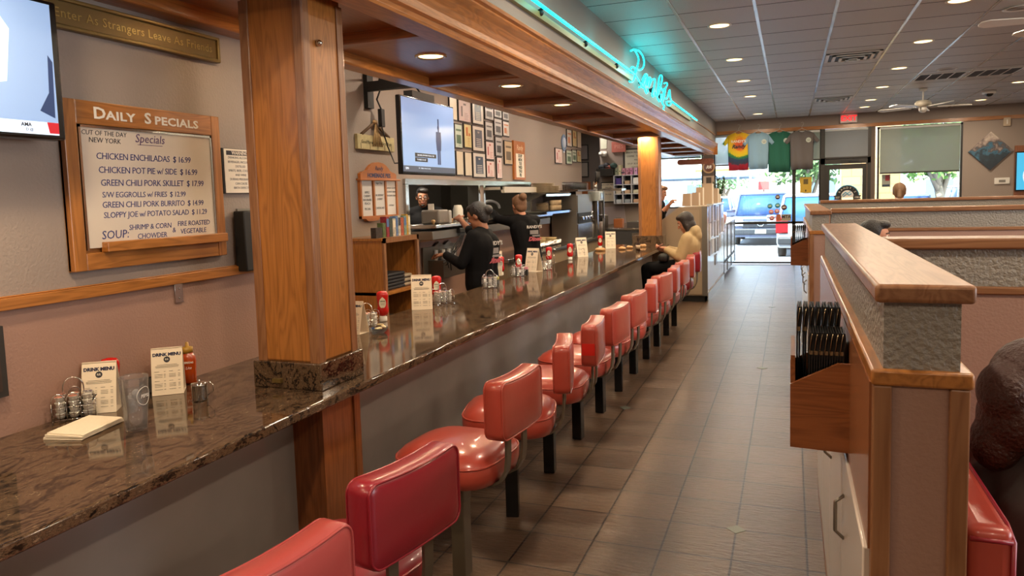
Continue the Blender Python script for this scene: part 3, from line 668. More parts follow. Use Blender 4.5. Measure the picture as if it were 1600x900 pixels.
# alcohol warning placard, speaker, outlet, dark frame at the left edge
w = thing('warning_sign', 'white placard headed WARNING about alcohol in pregnancy, partly behind the oak pillar', 'sign', (WX, 2.74, 1.655))
b = B(); b.box(WX, WX + 0.012, 2.640, 2.86, 1.655, 1.858); rel(b, w).obj('black_backing', M_BLACK, w)
b = B(); b.box(WX + 0.012, WX + 0.014, 2.65, 2.86, 1.658, 1.856); rel(b, w).obj('card', M_PAPER, w)
b = B(); b.box(WX + 0.014, WX + 0.0145, 2.665, 2.85, 1.828, 1.848); rel(b, w).obj('heading_bar', M_INK, w)
b = B(); wt(b, 'WARNING', 0.022, 2.752, 1.838, WX + 0.0147, extrude=0.0002, bold=0.0005); rel(b, w).obj('heading', M_PAPER, w)
b = B()
for i, s in enumerate(('DRINKING ALCOHOLIC', 'BEVERAGES, INCLUDING', 'DISTILLED', 'SPIRITS, BEER, COOLERS,', 'AND WINE', 'DURING PREGNANCY', 'CAN CAUSE', 'BIRTH DEFECTS')): wt(b, s, 0.0145, 2.752, 1.817 - 0.0195 * i, WX + 0.0143, extrude=0.0002)
rel(b, w).obj('lettering', M_INK, w)
s = thing('wall_speaker', 'slim black wall speaker half hidden behind the oak pillar above the chair rail', 'speaker', (WX, 2.8, 1.29))
b = B(); b.box(WX, WX + 0.01, 2.72, 2.88, 1.285, 1.585); rel(b, s).obj('mount_plate', M_DSTEEL, s)
b = B(); b.rbox(WX + 0.01, WX + 0.07, 2.69, 2.90, 1.30, 1.575, 0.006, 2); rel(b, s).obj('cabinet', M_BLACK, s)
s = thing('switch_plate', 'small steel cover plate just under the chair rail below the specials board', 'cover plate', (WX, 2.35, 1.2))
b = B(); b.rbox(WX, WX + 0.006, 2.327, 2.371, 1.205, 1.285, 0.002, 2); rel(b, s).obj('plate', M_STEEL, s)
b = B()
for z in (1.225, 1.265): b.lathe([(0.004, 0), (0.003, 0.002), (0.0005, 0.002)], (WX + 0.006, 2.349, z), 10, 'X')
rel(b, s).obj('screw', M_CHROME, s)
s = thing('picture_frame', 'dark frame cut off by the left edge, on the pink wall above the counter', 'frame', (WX, 1.5, 1.01))
b = B(); b.box(WX, WX + 0.02, 1.30, 1.604, 1.01, 1.238); rel(b, s).obj('frame', M_DARK, s)
b = B(); b.box(WX + 0.02, WX + 0.022, 1.32, 1.585, 1.03, 1.218); rel(b, s).obj('picture', mat('dark_print', '#3A2C26', 0.4), s)

# ------------------------------------------------------------------ things on the kitchen wall (plane XB)
WB = XB
# television on its arm
t = tv('television', 'large flat television on a swing arm above the pass-through, showing a man on blue', -2.85, 5.15, 6.13, 1.808, 2.428, 0.045)
b = B(); b.box(-2.8498, -2.8488, 5.162, 6.118, 1.83, 2.416); rel(b, t).obj('screen', SCRB, t)
b = B()
b.sphere((-2.8482, 5.80, 2.215), (0.0012, 0.018, 0.024), 10); b.prism([(5.755, 2.18), (5.845, 2.18), (5.85, 2.10), (5.84, 2.02), (5.76, 2.02), (5.75, 2.10)], -2.8488, -2.8478, 'X'); b.box(-2.8488, -2.8478, 5.77, 5.798, 1.90, 2.02); b.box(-2.8488, -2.8478, 5.805, 5.83, 1.90, 2.02); b.box(-2.8488, -2.8478, 5.79, 5.812, 2.17, 2.29)
rel(b, t).obj('man_on_screen', SCRN, t)
b = B(); b.box(-2.8488, -2.8480, 5.36, 5.74, 1.952, 1.985); b.box(-2.8488, -2.8480, 5.36, 5.58, 1.915, 1.948); rel(b, t).obj('caption_box', SCRK, t)
b = B(); wt(b, 'CAN END UP PAYING FOR ALL THIS', 0.019, 5.55, 1.968, -2.8478, extrude=0.0002); wt(b, 'YOURSELF. SO GET', 0.019, 5.47, 1.931, -2.8478, extrude=0.0002); rel(b, t).obj('caption_text', SCRW, t)
b = B(); b.box(-2.8488, -2.8480, 5.162, 6.118, 1.83, 1.878); rel(b, t).obj('ticker_bar', mat('screen_grey', '#4A5468', 0.3, emit=0.3), t)
b = B(); wt(b, 'ESPN', 0.024, 5.22, 1.856, -2.8478, extrude=0.0002, bold=0.0006); wt(b, 'NFL   Highlights continue all morning', 0.014, 5.52, 1.862, -2.8478, extrude=0.0002); rel(b, t).obj('ticker_text', SCRW, t)
b = B(); b.box(-3.5, -3.46, 5.68, 5.78, 2.42, 2.86); b.box(-3.46, -2.98, 5.66, 5.72, 2.56, 2.64); b.prism([(-3.3, 2.64), (-2.9, 2.64), (-2.93, 2.56), (-3.3, 2.55)], 5.60, 5.66, 'Y'); b.box(-2.98, -2.90, 5.45, 5.85, 2.0, 2.5)
rel(b, t).obj('swing_arm', M_BLACK, t)
b = B(); b.rbox(-3.44, -3.40, 5.80, 5.86, 2.26, 2.42, 0.006, 2); rel(b, t).obj('power_brick', M_BLACK, t)
b = B(); b.tube([(-3.42, 5.83, 2.42), (-3.43, 5.78, 2.5), (-3.35, 5.75, 2.62), (-3.45, 5.82, 2.75), (-3.46, 5.75, 2.84)], 0.008, 6); b.tube([(-3.42, 5.83, 2.26), (-3.44, 5.95, 2.1), (-3.46, 6.1, 1.95), (-3.0, 6.0, 1.95)], 0.007, 6); b.tube([(-3.38, 5.72, 2.7), (-3.2, 5.65, 2.74), (-3.05, 5.68, 2.66), (-2.95, 5.7, 2.5)], 0.008, 6); rel(b, t).obj('cable', M_BLACK, t)

# small hanging wooden sign with ribbon
s = thing('hanging_sign', 'small cream wooden sign with old lettering hung from a ribbon beside the television', 'sign', (WB, 5.81, 2.05))
b = B(); b.rbox(WB + 0.002, WB + 0.03, 5.50, 6.13, 2.055, 2.185, 0.004, 2); rel(b, s).obj('board', mat('aged_cream_wood', '#B8A878', 0.5, noise_amt=0.3, noise_scale=14), s)
b = B(); wt(b, 'Good Morning, Let The Stress Begin', 0.042, 5.815, 2.12, WB + 0.031, shear=0.1, sp=0.85)
for yy in (5.55, 5.70, 5.83, 5.95, 6.07): rectbars(b, [(-0.003, 0.003, -0.04, 0.01)], (WB + 0.031, yy, 2.10), RT, UP)
rel(b, s).obj('lettering', mat('olive_paint', '#4E4A2C', 0.6), s)
b = B(); b.tube([(WB + 0.02, 5.58, 2.185), (WB + 0.02, 5.80, 2.30), (WB + 0.02, 6.05, 2.185)], 0.014, 8); rel(b, s).obj('hanging_cord', mat('brown_cord', '#5E4630', 0.7), s)
b = B(); b.sphere((WB + 0.03, 5.80, 2.305), (0.02, 0.035, 0.022), 10)
for a in (-0.06, -0.02, 0.02, 0.055, 0.09): b.tube([(WB + 0.035, 5.80, 2.30), (WB + 0.04, 5.80 + a * 0.6, 2.20), (WB + 0.04, 5.80 + a, 2.09)], 0.006, 6)
rel(b, s).obj('raffia_bow', mat('raffia', '#B99A6A', 0.7), s)

# homemade pies board
s = thing('pie_board', 'scalloped orange wood board headed HOMEMADE PIES with three white list panels', 'menu board', (WB, 5.83, 1.44))
arch = [(5.52, 1.80)]
for a, z in ((5.52, 1.845), (5.56, 1.86), (5.60, 1.865), (5.63, 1.875), (5.66, 1.90), (5.70, 1.925), (5.76, 1.945), (5.83, 1.952), (5.90, 1.945), (5.96, 1.925), (6.0, 1.90), (6.03, 1.875), (6.06, 1.865), (6.10, 1.86), (6.14, 1.845), (6.14, 1.80)): arch.append((a, z))
M_ORW = mat('orange_stained_wood', '#B0682E', 0.4, noise_amt=0.2, noise_scale=9)
b = B(); b.prism(arch, WB + 0.002, WB + 0.03, 'X'); b.rbox(WB + 0.002, WB + 0.05, 5.49, 6.18, 1.785, 1.802, 0.004, 2); rel(b, s).obj('scalloped_header', M_ORW, s)
b = B()
for yy in (5.51, 5.725, 5.93, 6.13): b.box(WB + 0.002, WB + 0.03, yy, yy + 0.025, 1.455, 1.79)
b.box(WB + 0.002, WB + 0.032, 5.51, 6.155, 1.452, 1.475); b.prism([(5.56, 1.452), (5.80, 1.452), (5.76, 1.43), (5.60, 1.43)], WB + 0.002, WB + 0.04, 'X'); rel(b, s).obj('frame', M_ORW, s)
for k, yy in enumerate((5.535, 5.75, 5.955)):
    b = B(); b.box(WB + 0.002, WB + 0.018, yy, yy + 0.18, 1.475, 1.785); pnl = rel(b, s).obj('list_panel', mat('list_white', '#CFC4B4', 0.25), s)
b = B(); wt(b, 'HOMEMADE PIES', 0.052, 5.83, 1.83, WB + 0.031, bold=0.002, sp=1.02)
wt(b, 'Randy', 0.055, 5.83, 1.895, WB + 0.031, shear=0.3); rel(b, s).obj('lettering', mat('slate_blue_paint', '#2E3558', 0.5), s)
b = B()
for i, q in enumerate(('APPLE', 'CHERRY', 'RHUBARB', 'PEACH', 'PECAN')): wt(b, q, 0.03, 5.63, (1.68, 1.648, 1.615, 1.583, 1.535)[i], WB + 0.019, extrude=0.0003)
for i, q in enumerate(('Sugar Free', 'BLUEBERRY', 'CHERRY', 'CHEESECAKE')): wt(b, q, 0.026, 5.84, (1.765, 1.655, 1.62, 1.54)[i], WB + 0.019, shear=0.2, extrude=0.0003)
for i, q in enumerate(('BANANA CREAM', 'COCONUT CREAM', 'CHOCOLATE CREAM', 'CUSTARD')): wt(b, q, 0.021, 6.045, (1.72, 1.685, 1.65, 1.56)[i], WB + 0.019, extrude=0.0003)
rel(b, s).obj('pie_list', M_INK, s)

# framed awards
frames = [(7.39, 7.58, 2.47, 2.73, 'w'), (7.62, 7.96, 2.47, 2.72, 'p'), (8.01, 8.33, 2.475, 2.76, 'd'), (8.39, 8.67, 2.56, 2.75, 'k'), (8.69, 8.95, 2.61, 2.76, 'k'), (8.98, 9.21, 2.60, 2.76, 'k'),
          (7.50, 7.70, 2.165, 2.44, 'g'), (7.75, 7.96, 2.18, 2.46, 'm'), (7.99, 8.34, 2.155, 2.46, 'd'), (8.385, 8.63, 2.305, 2.54, 'k'), (8.68, 8.95, 2.385, 2.605, 'k'), (8.98, 9.21, 2.395, 2.595, 'o'),
          (7.52, 7.70, 1.865, 2.14, 'w'), (7.75, 7.94, 1.86, 2.135, 'w'), (7.98, 8.355, 1.845, 2.145, 'd'), (8.385, 8.645, 2.07, 2.30, 'r'), (8.70, 8.935, 2.125, 2.375, 'k'), (9.01, 9.30, 2.03, 2.345, 'b'),
          (8.385, 8.645, 1.85, 2.065, 'r'), (8.725, 8.91, 1.84, 2.12, 'r'),
          (11.24, 11.61, 2.12, 2.365, 'r'), (11.91, 12.20, 2.42, 2.71, 'o'), (12.25, 12.51, 2.435, 2.72, 'm'), (12.54, 12.80, 2.43, 2.72, 'w'), (11.85, 12.18, 2.125, 2.365, 'g'), (12.20, 12.47, 2.17, 2.385, 'g'), (12.50, 12.76, 2.18, 2.395, 'm')]
fm = {'w': ('#CDBFA6', None), 'p': ('#B79A94', '#5A4A44'), 'd': ('#C8C0B4', '#3C4A5C'), 'k': ('#A8A6A2', '#3A3A3C'), 'g': ('#B9C4B4', '#4E6A50'), 'm': ('#C9B880', '#B0602E'), 'o': ('#C6C0B6', '#C4703A'), 'r': ('#D2BCB4', '#B04A48'), 'b': ('#B69E7C', '#6A5C48')}
desc = {'w': 'plain cream certificate', 'p': 'pinkish printed certificate', 'd': 'white-matted dark slate notice', 'k': 'grey newspaper clipping', 'g': 'pale green certificate', 'm': 'colourful yellow and orange print', 'o': 'clipping with an orange corner', 'r': 'red-lettered certificate', 'b': 'tan-matted small grey photo'}
rowname = ['top row', 'second row', 'third row', 'bottom row']
for i, (y0, y1, z0, z1, c) in enumerate(frames):
    grp = 'framed awards beside the television' if i < 20 else 'framed awards near the end of the kitchen wall'
    if i < 20:
        row = 0 if i < 6 else 1 if i < 12 else 2 if i < 18 else 3
        lst = [k for k in range(20) if (0 if k < 6 else 1 if k < 12 else 2 if k < 18 else 3) == row]
        pos = ordn[lst.index(i)]; lab = '%s, %s from left in %s beside the large television' % (desc[c], pos, rowname[row])
    else: lab = '%s, %s of seven small frames at the kitchen wall end' % (desc[c], ordn[i - 20])
    lab = ' '.join(lab.split()[:17])
    t = thing('framed_award', lab, 'picture frame', (WB, (y0 + y1) / 2, z0), group=grp)
    e = 0.012 if c != 'w' else 0.008
    b = B(); b.box(WB + 0.001, WB + 0.018, y0, y1, z0, z1); rel(b, t).obj('frame', M_DARK, t)
    b = B(); b.box(WB + 0.018, WB + 0.0195, y0 + e, y1 - e, z0 + e, z1 - e); rel(b, t).obj('mat_board', mat('print_' + c, fm[c][0], 0.3), t)
    w_, h_ = y1 - y0, z1 - z0
    if c == 'd':
        b = B(); b.box(WB + 0.0195, WB + 0.0205, y0 + w_ * 0.2, y1 - w_ * 0.2, z0 + h_ * 0.16, z1 - h_ * 0.16); rel(b, t).obj('notice', mat('slate_print', '#3C4A5C', 0.3), t)
        b = B(); wt(b, 'BEST', h_ * 0.09, (y0 + y1) / 2, z1 - h_ * 0.26, WB + 0.021, extrude=0.0003)
        rectbars(b, [(-w_ * 0.2, w_ * 0.2, -h_ * (0.02 + 0.07 * k), -h_ * (0.02 + 0.07 * k) + 0.005) for k in range(5)], (WB + 0.021, (y0 + y1) / 2, (z0 + z1) / 2), RT, UP, 0.0003); rel(b, t).obj('lettering', M_PAPER, t)
    elif fm[c][1]:
        b = B(); bars = []
        rnd = random.Random(i)
        if c in 'kogb': bars.append((-w_ * 0.3, w_ * (0.05 if c == 'o' else 0.3), -h_ * 0.3, h_ * 0.05)); bars.append((-w_ * 0.34, w_ * 0.34, h_ * 0.2, h_ * 0.28))
        if c == 'm': bars += [(-w_ * 0.25, 0.0, 0, h_ * 0.35), (w_ * 0.1, w_ * 0.3, 0, h_ * 0.12)]
        if c in 'rp': bars += [(-w_ * 0.3, -w_ * 0.18, -h_ * 0.25, h_ * 0.2), (-w_ * 0.1, w_ * 0.1, h_ * 0.26, h_ * 0.34)]
        for k in range(5): bars.append((-w_ * 0.05, w_ * (0.2 + 0.1 * rnd.random()), -h_ * (0.1 + 0.07 * k), -h_ * (0.1 + 0.07 * k) + 0.004))
        rectbars(b, bars, (WB + 0.0202, (y0 + y1) / 2, (z0 + z1) / 2), RT, UP, 0.0004); rel(b, t).obj('printed_design', mat('design_' + c, fm[c][1], 0.4), t)
# orange day-specials sign
s = thing('daily_menu_sign', 'tall orange-headed framed sign with a white list, last of the frames beside the television', 'sign', (WB, 9.55, 1.85))
b = B(); b.box(WB + 0.001, WB + 0.03, 9.33, 9.77, 1.84, 2.36); rel(b, s).obj('frame', M_ORW, s)
b = B(); b.box(WB + 0.03, WB + 0.032, 9.40, 9.72, 1.87, 2.19); rel(b, s).obj('list_card', M_PAPER, s)
b = B(); wt(b, 'Randy', 0.10, 9.56, 2.27, WB + 0.031, shear=0.2); rel(b, s).obj('heading', mat('cream_script', '#E3C9A8', 0.5), s)
b = B()
for i, q in enumerate(('SOUP', 'MON', 'TUE', 'WED', 'THU', 'FRI')): wt(b, q, 0.06, 9.56, 2.16 - 0.052 * i, WB + 0.033, bold=0.002)
rel(b, s).obj('list_text', mat('green_ink', '#2E4438', 0.6), s)
s = thing('round_plaque', 'oval blue and white seal hanging on the wall before the end frames', 'plaque', (WB, 11.75, 2.32))
b = B(); b.lathe([(0.13, 0), (0.14, 0.012), (0.125, 0.02), (0.12, 0.016), (0.002, 0.016)], (WB + 0.001, 11.75, 2.47), 28, 'X'); rel(b, s).obj('disc', mat('blue_grey_seal', '#6F87A8', 0.4), s)
b = B(); b.lathe([(0.085, 0.016), (0.085, 0.019), (0.002, 0.019)], (WB + 0.001, 11.75, 2.47), 24, 'X'); b.box(WB + 0.001, WB + 0.01, 11.70, 11.80, 2.31, 2.34); rel(b, s).obj('pale_centre', mat('pale_seal', '#B7C0CC', 0.4), s)
# ------------------------------------------------------------------ on the counter
ZT = 0.881
def proto_menu():
    t = thing('drink_menu', 'x', 'menu card', group='folded drink menus along the counter')
    w, h, d = 0.056, 0.175, 0.048   # half width, height, half depth ; front faces -Y (towards the camera), a tent card
    b = B()
    def panel(sgn):
        n = 8; A = []; 
        for i in range(n + 1):
            f = i / n; y = sgn * d * (1 - f) ** 0.85 ; z = h * f
            A.append((y, z))
        th = 0.0008
        for i in range(n):
            (ya, za), (yb, zb) = A[i], A[i + 1]
            b.prism([(ya - th, za), (yb - th, zb), (yb + th, zb), (ya + th, za)], -w, w, 'X')
    panel(-1); panel(1)
    b.box(-w, w, -0.004, 0.004, h - 0.002, h + 0.001); b.box(-w, w, -d, d, 0.0, 0.0015)
    b.obj('card', mat('menu_card', '#E2D3BC', 0.6), t)
    tilt = math.atan2(d, h)
    b = B(); up = (0, math.sin(tilt), math.cos(tilt)); r = (1, 0, 0)
    def P(u, v): # on the front face at height fraction v
        f = v; return (u, -d * (1 - f) ** 0.85 - 0.0016, h * f)
    text(b, 'DRINK MENU', 0.0165, P(0, 0.86), r, up, bold=0.0009, extrude=0.0003); b.obj('heading', M_NAVY, t)
    b = B(); tt = bmesh.new(); bmesh.ops.create_circle(tt, cap_ends=True, radius=0.0115, segments=20); b.merge(tt, plane_M(P(0, 0.755), r, up)); 
    b.obj('round_logo', M_INK, t)
    b = B(); text(b, 'RR', 0.011, (0, P(0, 0.755)[1] - 0.0006, P(0, 0.755)[2]), r, up, extrude=0.0002); b.obj('logo_initials', M_PAPER, t)
    b = B()
    rectbars(b, [(-0.036, 0.036, 0, 0.0012)], P(0, 0.64), r, up, 0.0003); rectbars(b, [(-0.042, 0.042, 0, 0.0014)], P(0, 0.61), r, up, 0.0003); rectbars(b, [(-0.04, 0.04, 0, 0.001)], P(0, 0.585), r, up, 0.0003)
    for k, v in enumerate((0.50, 0.44, 0.41, 0.38, 0.30, 0.24, 0.21, 0.18, 0.12)):
        rectbars(b, [(-0.045, -0.045 + (0.017 if k in (0, 4) else 0.028), 0, 0.0012), (-0.012, -0.006, 0, 0.0012), (0.006, 0.006 + (0.014 if k in (0, 4) else 0.024), 0, 0.0012), (0.038, 0.046, 0, 0.0012)], P(0, v), r, up, 0.0003)
    b.obj('fine_print', mat('print_grey', '#5A534A', 0.7), t)
    return t
m0 = proto_menu()
# pixel of the card's bottom centre in the photograph, turned into a spot on the counter
menus = [((161, 640), 14, 'drink menu tent card between the wire caddy and the water glass, red bottle behind it'), ((265, 612), 6, 'drink menu tent card between the water glass and the steel creamer'),
         ((556, 520), 35, 'drink menu half hidden behind the right edge of the oak pillar'), ((660, 482), 4, 'drink menu facing forward alone in the middle of the granite, ketchup behind its corner'),
         ((774, 430), 6, 'drink menu behind the first chrome rack of the far cluster'), ((834, 424), 38, 'drink menu tent turned slightly between two chrome racks'), ((908, 401), -20, 'drink menu leaning behind the upside-down ketchup bottle'), ((954, 388), 2, 'farthest drink menu, beside the ketchup near the counter end')]
for i, (q, r, lab) in enumerate(menus):
    p = atz(q[0], q[1], ZT); o = m0 if i == 0 else dup(m0)
    yaw = math.atan2(-p.x, p.y); o.location = p; o.rotation_euler.z = yaw * 0.85 - math.radians(r - 6); o['label'] = lab
    if i >= 3: o.scale = (1.2, 1.2, 1.28)

def proto_caddy():
    t = thing('condiment_caddy', 'x', 'caddy', group='chrome wire caddies of creamers and jelly on the counter')
    b = B(); r = 0.0016; w, d = 0.062, 0.045
    b.tube([(-w, -d, 0.006), (w, -d, 0.006), (w, d, 0.006), (-w, d, 0.006)], r, 6, True)
    for z in (0.022, 0.045): b.tube([(-w, -d, z), (w, -d, z), (w, d, z), (-w, d, z)], r * 0.8, 6, True)
    for x in (-0.062, -0.04, -0.02, 0.0, 0.02, 0.04, 0.062):
        for y in (-d, d): b.tube([(x, y, 0.006), (x, y, 0.062)], r * 0.8, 5)
    for x0 in (-0.062, -0.02, 0.022):
        for y in (-d, d):
            b.tube([(x0 + 0.02 - 0.02 * math.cos(PI * k / 10), y, 0.062 + 0.026 * math.sin(PI * k / 10)) for k in range(11)], r, 6)
    for y in (-d, 0, d): b.tube([(-w, y, 0.006), (w, y, 0.006)], r * 0.8, 5)
    for x in (-w, w): b.tube([(x, -d, 0.001), (x, d, 0.001)], r * 1.2, 6)
    b.obj('wire_frame', M_CHROME, t)
    b = B(); pts = [(-0.03, 0, 0.006), (-0.03, 0, 0.09)] + [(0 - 0.03 * math.cos(PI * k / 12), 0, 0.095 + 0.032 * math.sin(PI * k / 12)) for k in range(13)] + [(0.03, 0, 0.006)]
    b.tube(pts, 0.0022, 8); b.obj('handle', M_CHROME, t)
    return t
def tub(kind):
    t = thing('creamer_tub', 'x', 'creamer')
    b = B(); b.lathe([(0.011, 0), (0.0145, 0.012), (0.0145, 0.0155), (0.0165, 0.016), (0.0165, 0.0175), (0.002, 0.018)], (0, 0, 0), 14); b.obj('cup', mat('tub_white', '#CFC9C0', 0.35), t)
    b = B(); b.lathe([(0.0155, 0.0176), (0.0155, 0.0186), (0.002, 0.0188)], (0, 0, 0), 14); b.obj('foil_lid', mat('foil_' + kind, {'pink': '#C98A7A', 'white': '#C6C4C0', 'purple': '#4E4468'}[kind], 0.35, 0.3), t); return t
c0 = proto_caddy(); tubs = {k: tub(k) for k in ('pink', 'white', 'purple')}; usedt = set()
caddies = [((118, 652), 4, 'wire caddy of stacked creamer tubs beside the folded napkin in the left foreground', 1.0), ((574, 512), 10, 'wire caddy with an orange-lidded tub just right of the oak pillar', 1.0), ((692, 474), -30, 'wire caddy peeking out behind the red ketchup and forward-facing menu', 1.0),
           ((766, 449), 0, 'first chrome rack of the far cluster, in front of a drink menu', 1.22), ((810, 431), 6, 'second chrome rack of the far cluster with small pink packet beside it', 0.95), ((852, 421), 0, 'third chrome rack of the far cluster with white packets', 0.95), ((905, 401), 0, 'small chrome rack right of the upside-down ketchup bottle', 0.9)]
where = ['in the left foreground caddy', 'in the caddy right of the oak pillar', 'in the caddy behind the forward-facing menu', 'in the first rack of the far cluster', 'in the second rack of the far cluster', 'in the third rack of the far cluster', 'in the small rack by the upside-down ketchup']
for i, (q, r, lab, s) in enumerate(caddies):
    p = atz(q[0], q[1], ZT); o = c0 if i == 0 else dup(c0)
    yaw = math.atan2(-p.x, p.y) - math.radians(r); o.location = p; o.rotation_euler.z = yaw; o['label'] = lab
    if i == 0: o.scale = (1.05, 1.05, 1.12)
    cnt_ = 0
    for cx in (-0.041, 0.0, 0.041):
        for cy in (-0.022, 0.022):
            n = 4 if cx < 0.03 or i > 0 else 4
            for k in range(n):
                if i > 2 and cy > 0: continue
                kind = 'pink' if (k == n - 1 and cx < 0.03) else ('purple' if cx > 0.03 and k == n - 1 and cy > 0 else 'white')
                u = tubs[kind] if kind not in usedt else dup(tubs[kind]); usedt.add(kind)
                off = Vector((cx, cy, 0)); off.rotate(Matrix.Rotation(yaw, 3, 'Z'))
                u.location = (p.x + off.x, p.y + off.y, ZT + 0.0085 + k * 0.0190)
                col = 'left' if cx < -0.03 else ('right' if cx > 0.03 else 'middle')
                u['group'] = 'creamer tubs ' + where[i]
                u['label'] = '%s-lidded tub, %s up the %s %s stack %s' % (kind, ['lowest', 'second', 'third', 'topmost'][k], 'front' if cy < 0 else 'rear', col, where[i])
                u['label'] = ' '.join(u['label'].split()[:16])

def proto_ketchup(name, upside):
    t = thing(name, 'x', 'ketchup')
    b = B(); pr = [(0.002, 0.0), (0.022, 0.0), (0.024, 0.004), (0.023, 0.035), (0.012, 0.04)]
    capz = [(0.004, 0), (0.021, 0), (0.023, 0.004), (0.0225, 0.028), (0.012, 0.032)]
    b.lathe(capz, (0, 0, 0), 20, sy=0.75); b.obj('white_cap', M_WHITE, t)
    b = B(); b.lathe([(0.012, 0.031), (0.026, 0.04), (0.033, 0.055), (0.034, 0.07), (0.029, 0.085), (0.028, 0.10), (0.031, 0.125), (0.034, 0.145), (0.033, 0.16), (0.025, 0.172), (0.006, 0.176)], (0, 0, 0), 24, sy=0.66)
    b.obj('bottle', mat('ketchup_red', '#B5140F', 0.18, coat=0.4), t)
    b = B(); b.prism([(0.0195 * math.cos(a) , 0.108 + 0.03 * math.sin(a) + (0.004 if abs(math.cos(a)) < .3 else 0)) for a in [2 * PI * k / 16 for k in range(16)]], -0.0238, -0.0228, 'Y'); b.prism([(-0.017, 0.08), (0.017, 0.08), (0.017, 0.135), (-0.017, 0.135)], 0.021, 0.0222, 'Y'); b.obj('label', mat('ketchup_label', '#D9CFB8', 0.5), t)
    b = B(); text(b, 'HEINZ', 0.0105, (0, -0.0242, 0.118), (1, 0, 0), (0, 0, 1), extrude=0.0002, bold=0.0003); rectbars(b, [(-0.012, 0.012, 0, 0.0015), (-0.01, 0.01, -0.006, -0.0045)], (0, -0.0242, 0.104), (1, 0, 0), (0, 0, 1), 0.0002); b.obj('label_text', mat('label_green', '#3E4A2A', 0.6), t)
    return t
k0 = proto_ketchup('ketchup_bottle', True)
for i, (q, r, lab, s) in enumerate([((176, 632), 0, 'red ketchup bottle standing behind the leftmost drink menu', 1.0), ((599, 502), 0, 'red ketchup bottle right of the oak pillar, standing on its white cap', 1.05), ((683, 471), 10, 'red ketchup bottle behind the right edge of the forward-facing menu', 1.05),
        ((783, 430), 0, 'red ketchup tucked behind the menu of the first far cluster', 1.0), ((811, 426), 0, 'red ketchup bottle behind the second chrome rack', 1.0), ((858, 411), 0, 'red ketchup bottle behind the third chrome rack', 1.0), ((891, 406), 0, 'red ketchup with its shield label facing forward, upside-down in front of a tilted menu', 1.05), ((938, 388), 0, 'farthest ketchup bottle left of the last drink menu', 1.0)]):
    p = atz(q[0], q[1], ZT); o = k0 if i == 0 else dup(k0); o.location = p; o.rotation_euler.z = math.atan2(-p.x, p.y); o['label'] = lab; o['group'] = 'red ketchup bottles on the counter'; o.scale = (s, s, s)

# syrup bottle
p = atz(296, 598, ZT); t = thing('syrup_bottle', 'amber table syrup bottle with a gold cap behind the steel creamer', 'syrup', p)
b = B(); b.lathe([(0.002, 0), (0.03, 0), (0.033, 0.01), (0.034, 0.05), (0.036, 0.09), (0.034, 0.11), (0.024, 0.124), (0.019, 0.13)], (0, 0, 0), 28, sy=0.75); b.obj('bottle', mat('amber_syrup', '#A8400E', 0.12, coat=0.5), t)
b = B(); b.lathe([(0.0215, 0.126), (0.022, 0.148), (0.016, 0.150), (0.007, 0.152), (0.006, 0.168), (0.002, 0.170)], (0, 0, 0), 20); b.obj('cap', mat('gold_cap', '#A07A2A', 0.4), t)
b = B(); a0 = math.atan2(-p.x, p.y); d = Vector((-math.sin(a0) * 0 , -1, 0)); d.rotate(Matrix.Rotation(a0, 3, 'Z')); rr_ = Vector((1, 0, 0)); rr_.rotate(Matrix.Rotation(a0, 3, 'Z'))
text(b, 'PERKINS', 0.0105, d * 0.0355 + Vector((0, 0, 0.090)), rr_, UP, extrude=0.0002, bold=0.0003); text(b, 'Lite', 0.015, d * 0.0355 + Vector((0, 0, 0.068)), rr_, UP, extrude=0.0002, shear=0.3); b.obj('label_text', M_PAPER, t)
# steel creamer
p = atz(313, 625, ZT); t = thing('steel_creamer', 'small lidded stainless creamer with a wire handle beside the drink menu', 'creamer pot', p)
b = B(); b.lathe([(0.002, 0), (0.027, 0), (0.028, 0.004), (0.028, 0.058), (0.029, 0.062), (0.027, 0.062)], (0, 0, 0), 28); b.obj('body', M_STEEL, t)
b = B(); b.lathe([(0.029, 0.0625), (0.0285, 0.066), (0.012, 0.069), (0.003, 0.0695)], (0, 0, 0), 28); b.lathe([(0.003, 0.069), (0.005, 0.075), (0.001, 0.079)], (0, 0, 0), 12); b.obj('lid', M_CHROME, t)
b = B(); b.tube([(0.026, 0.008, 0.062), (0.036, 0.012, 0.07), (0.05, 0.016, 0.058), (0.05, 0.016, 0.035), (0.028, 0.009, 0.018)], 0.002, 8); b.obj('handle', M_CHROME, t)
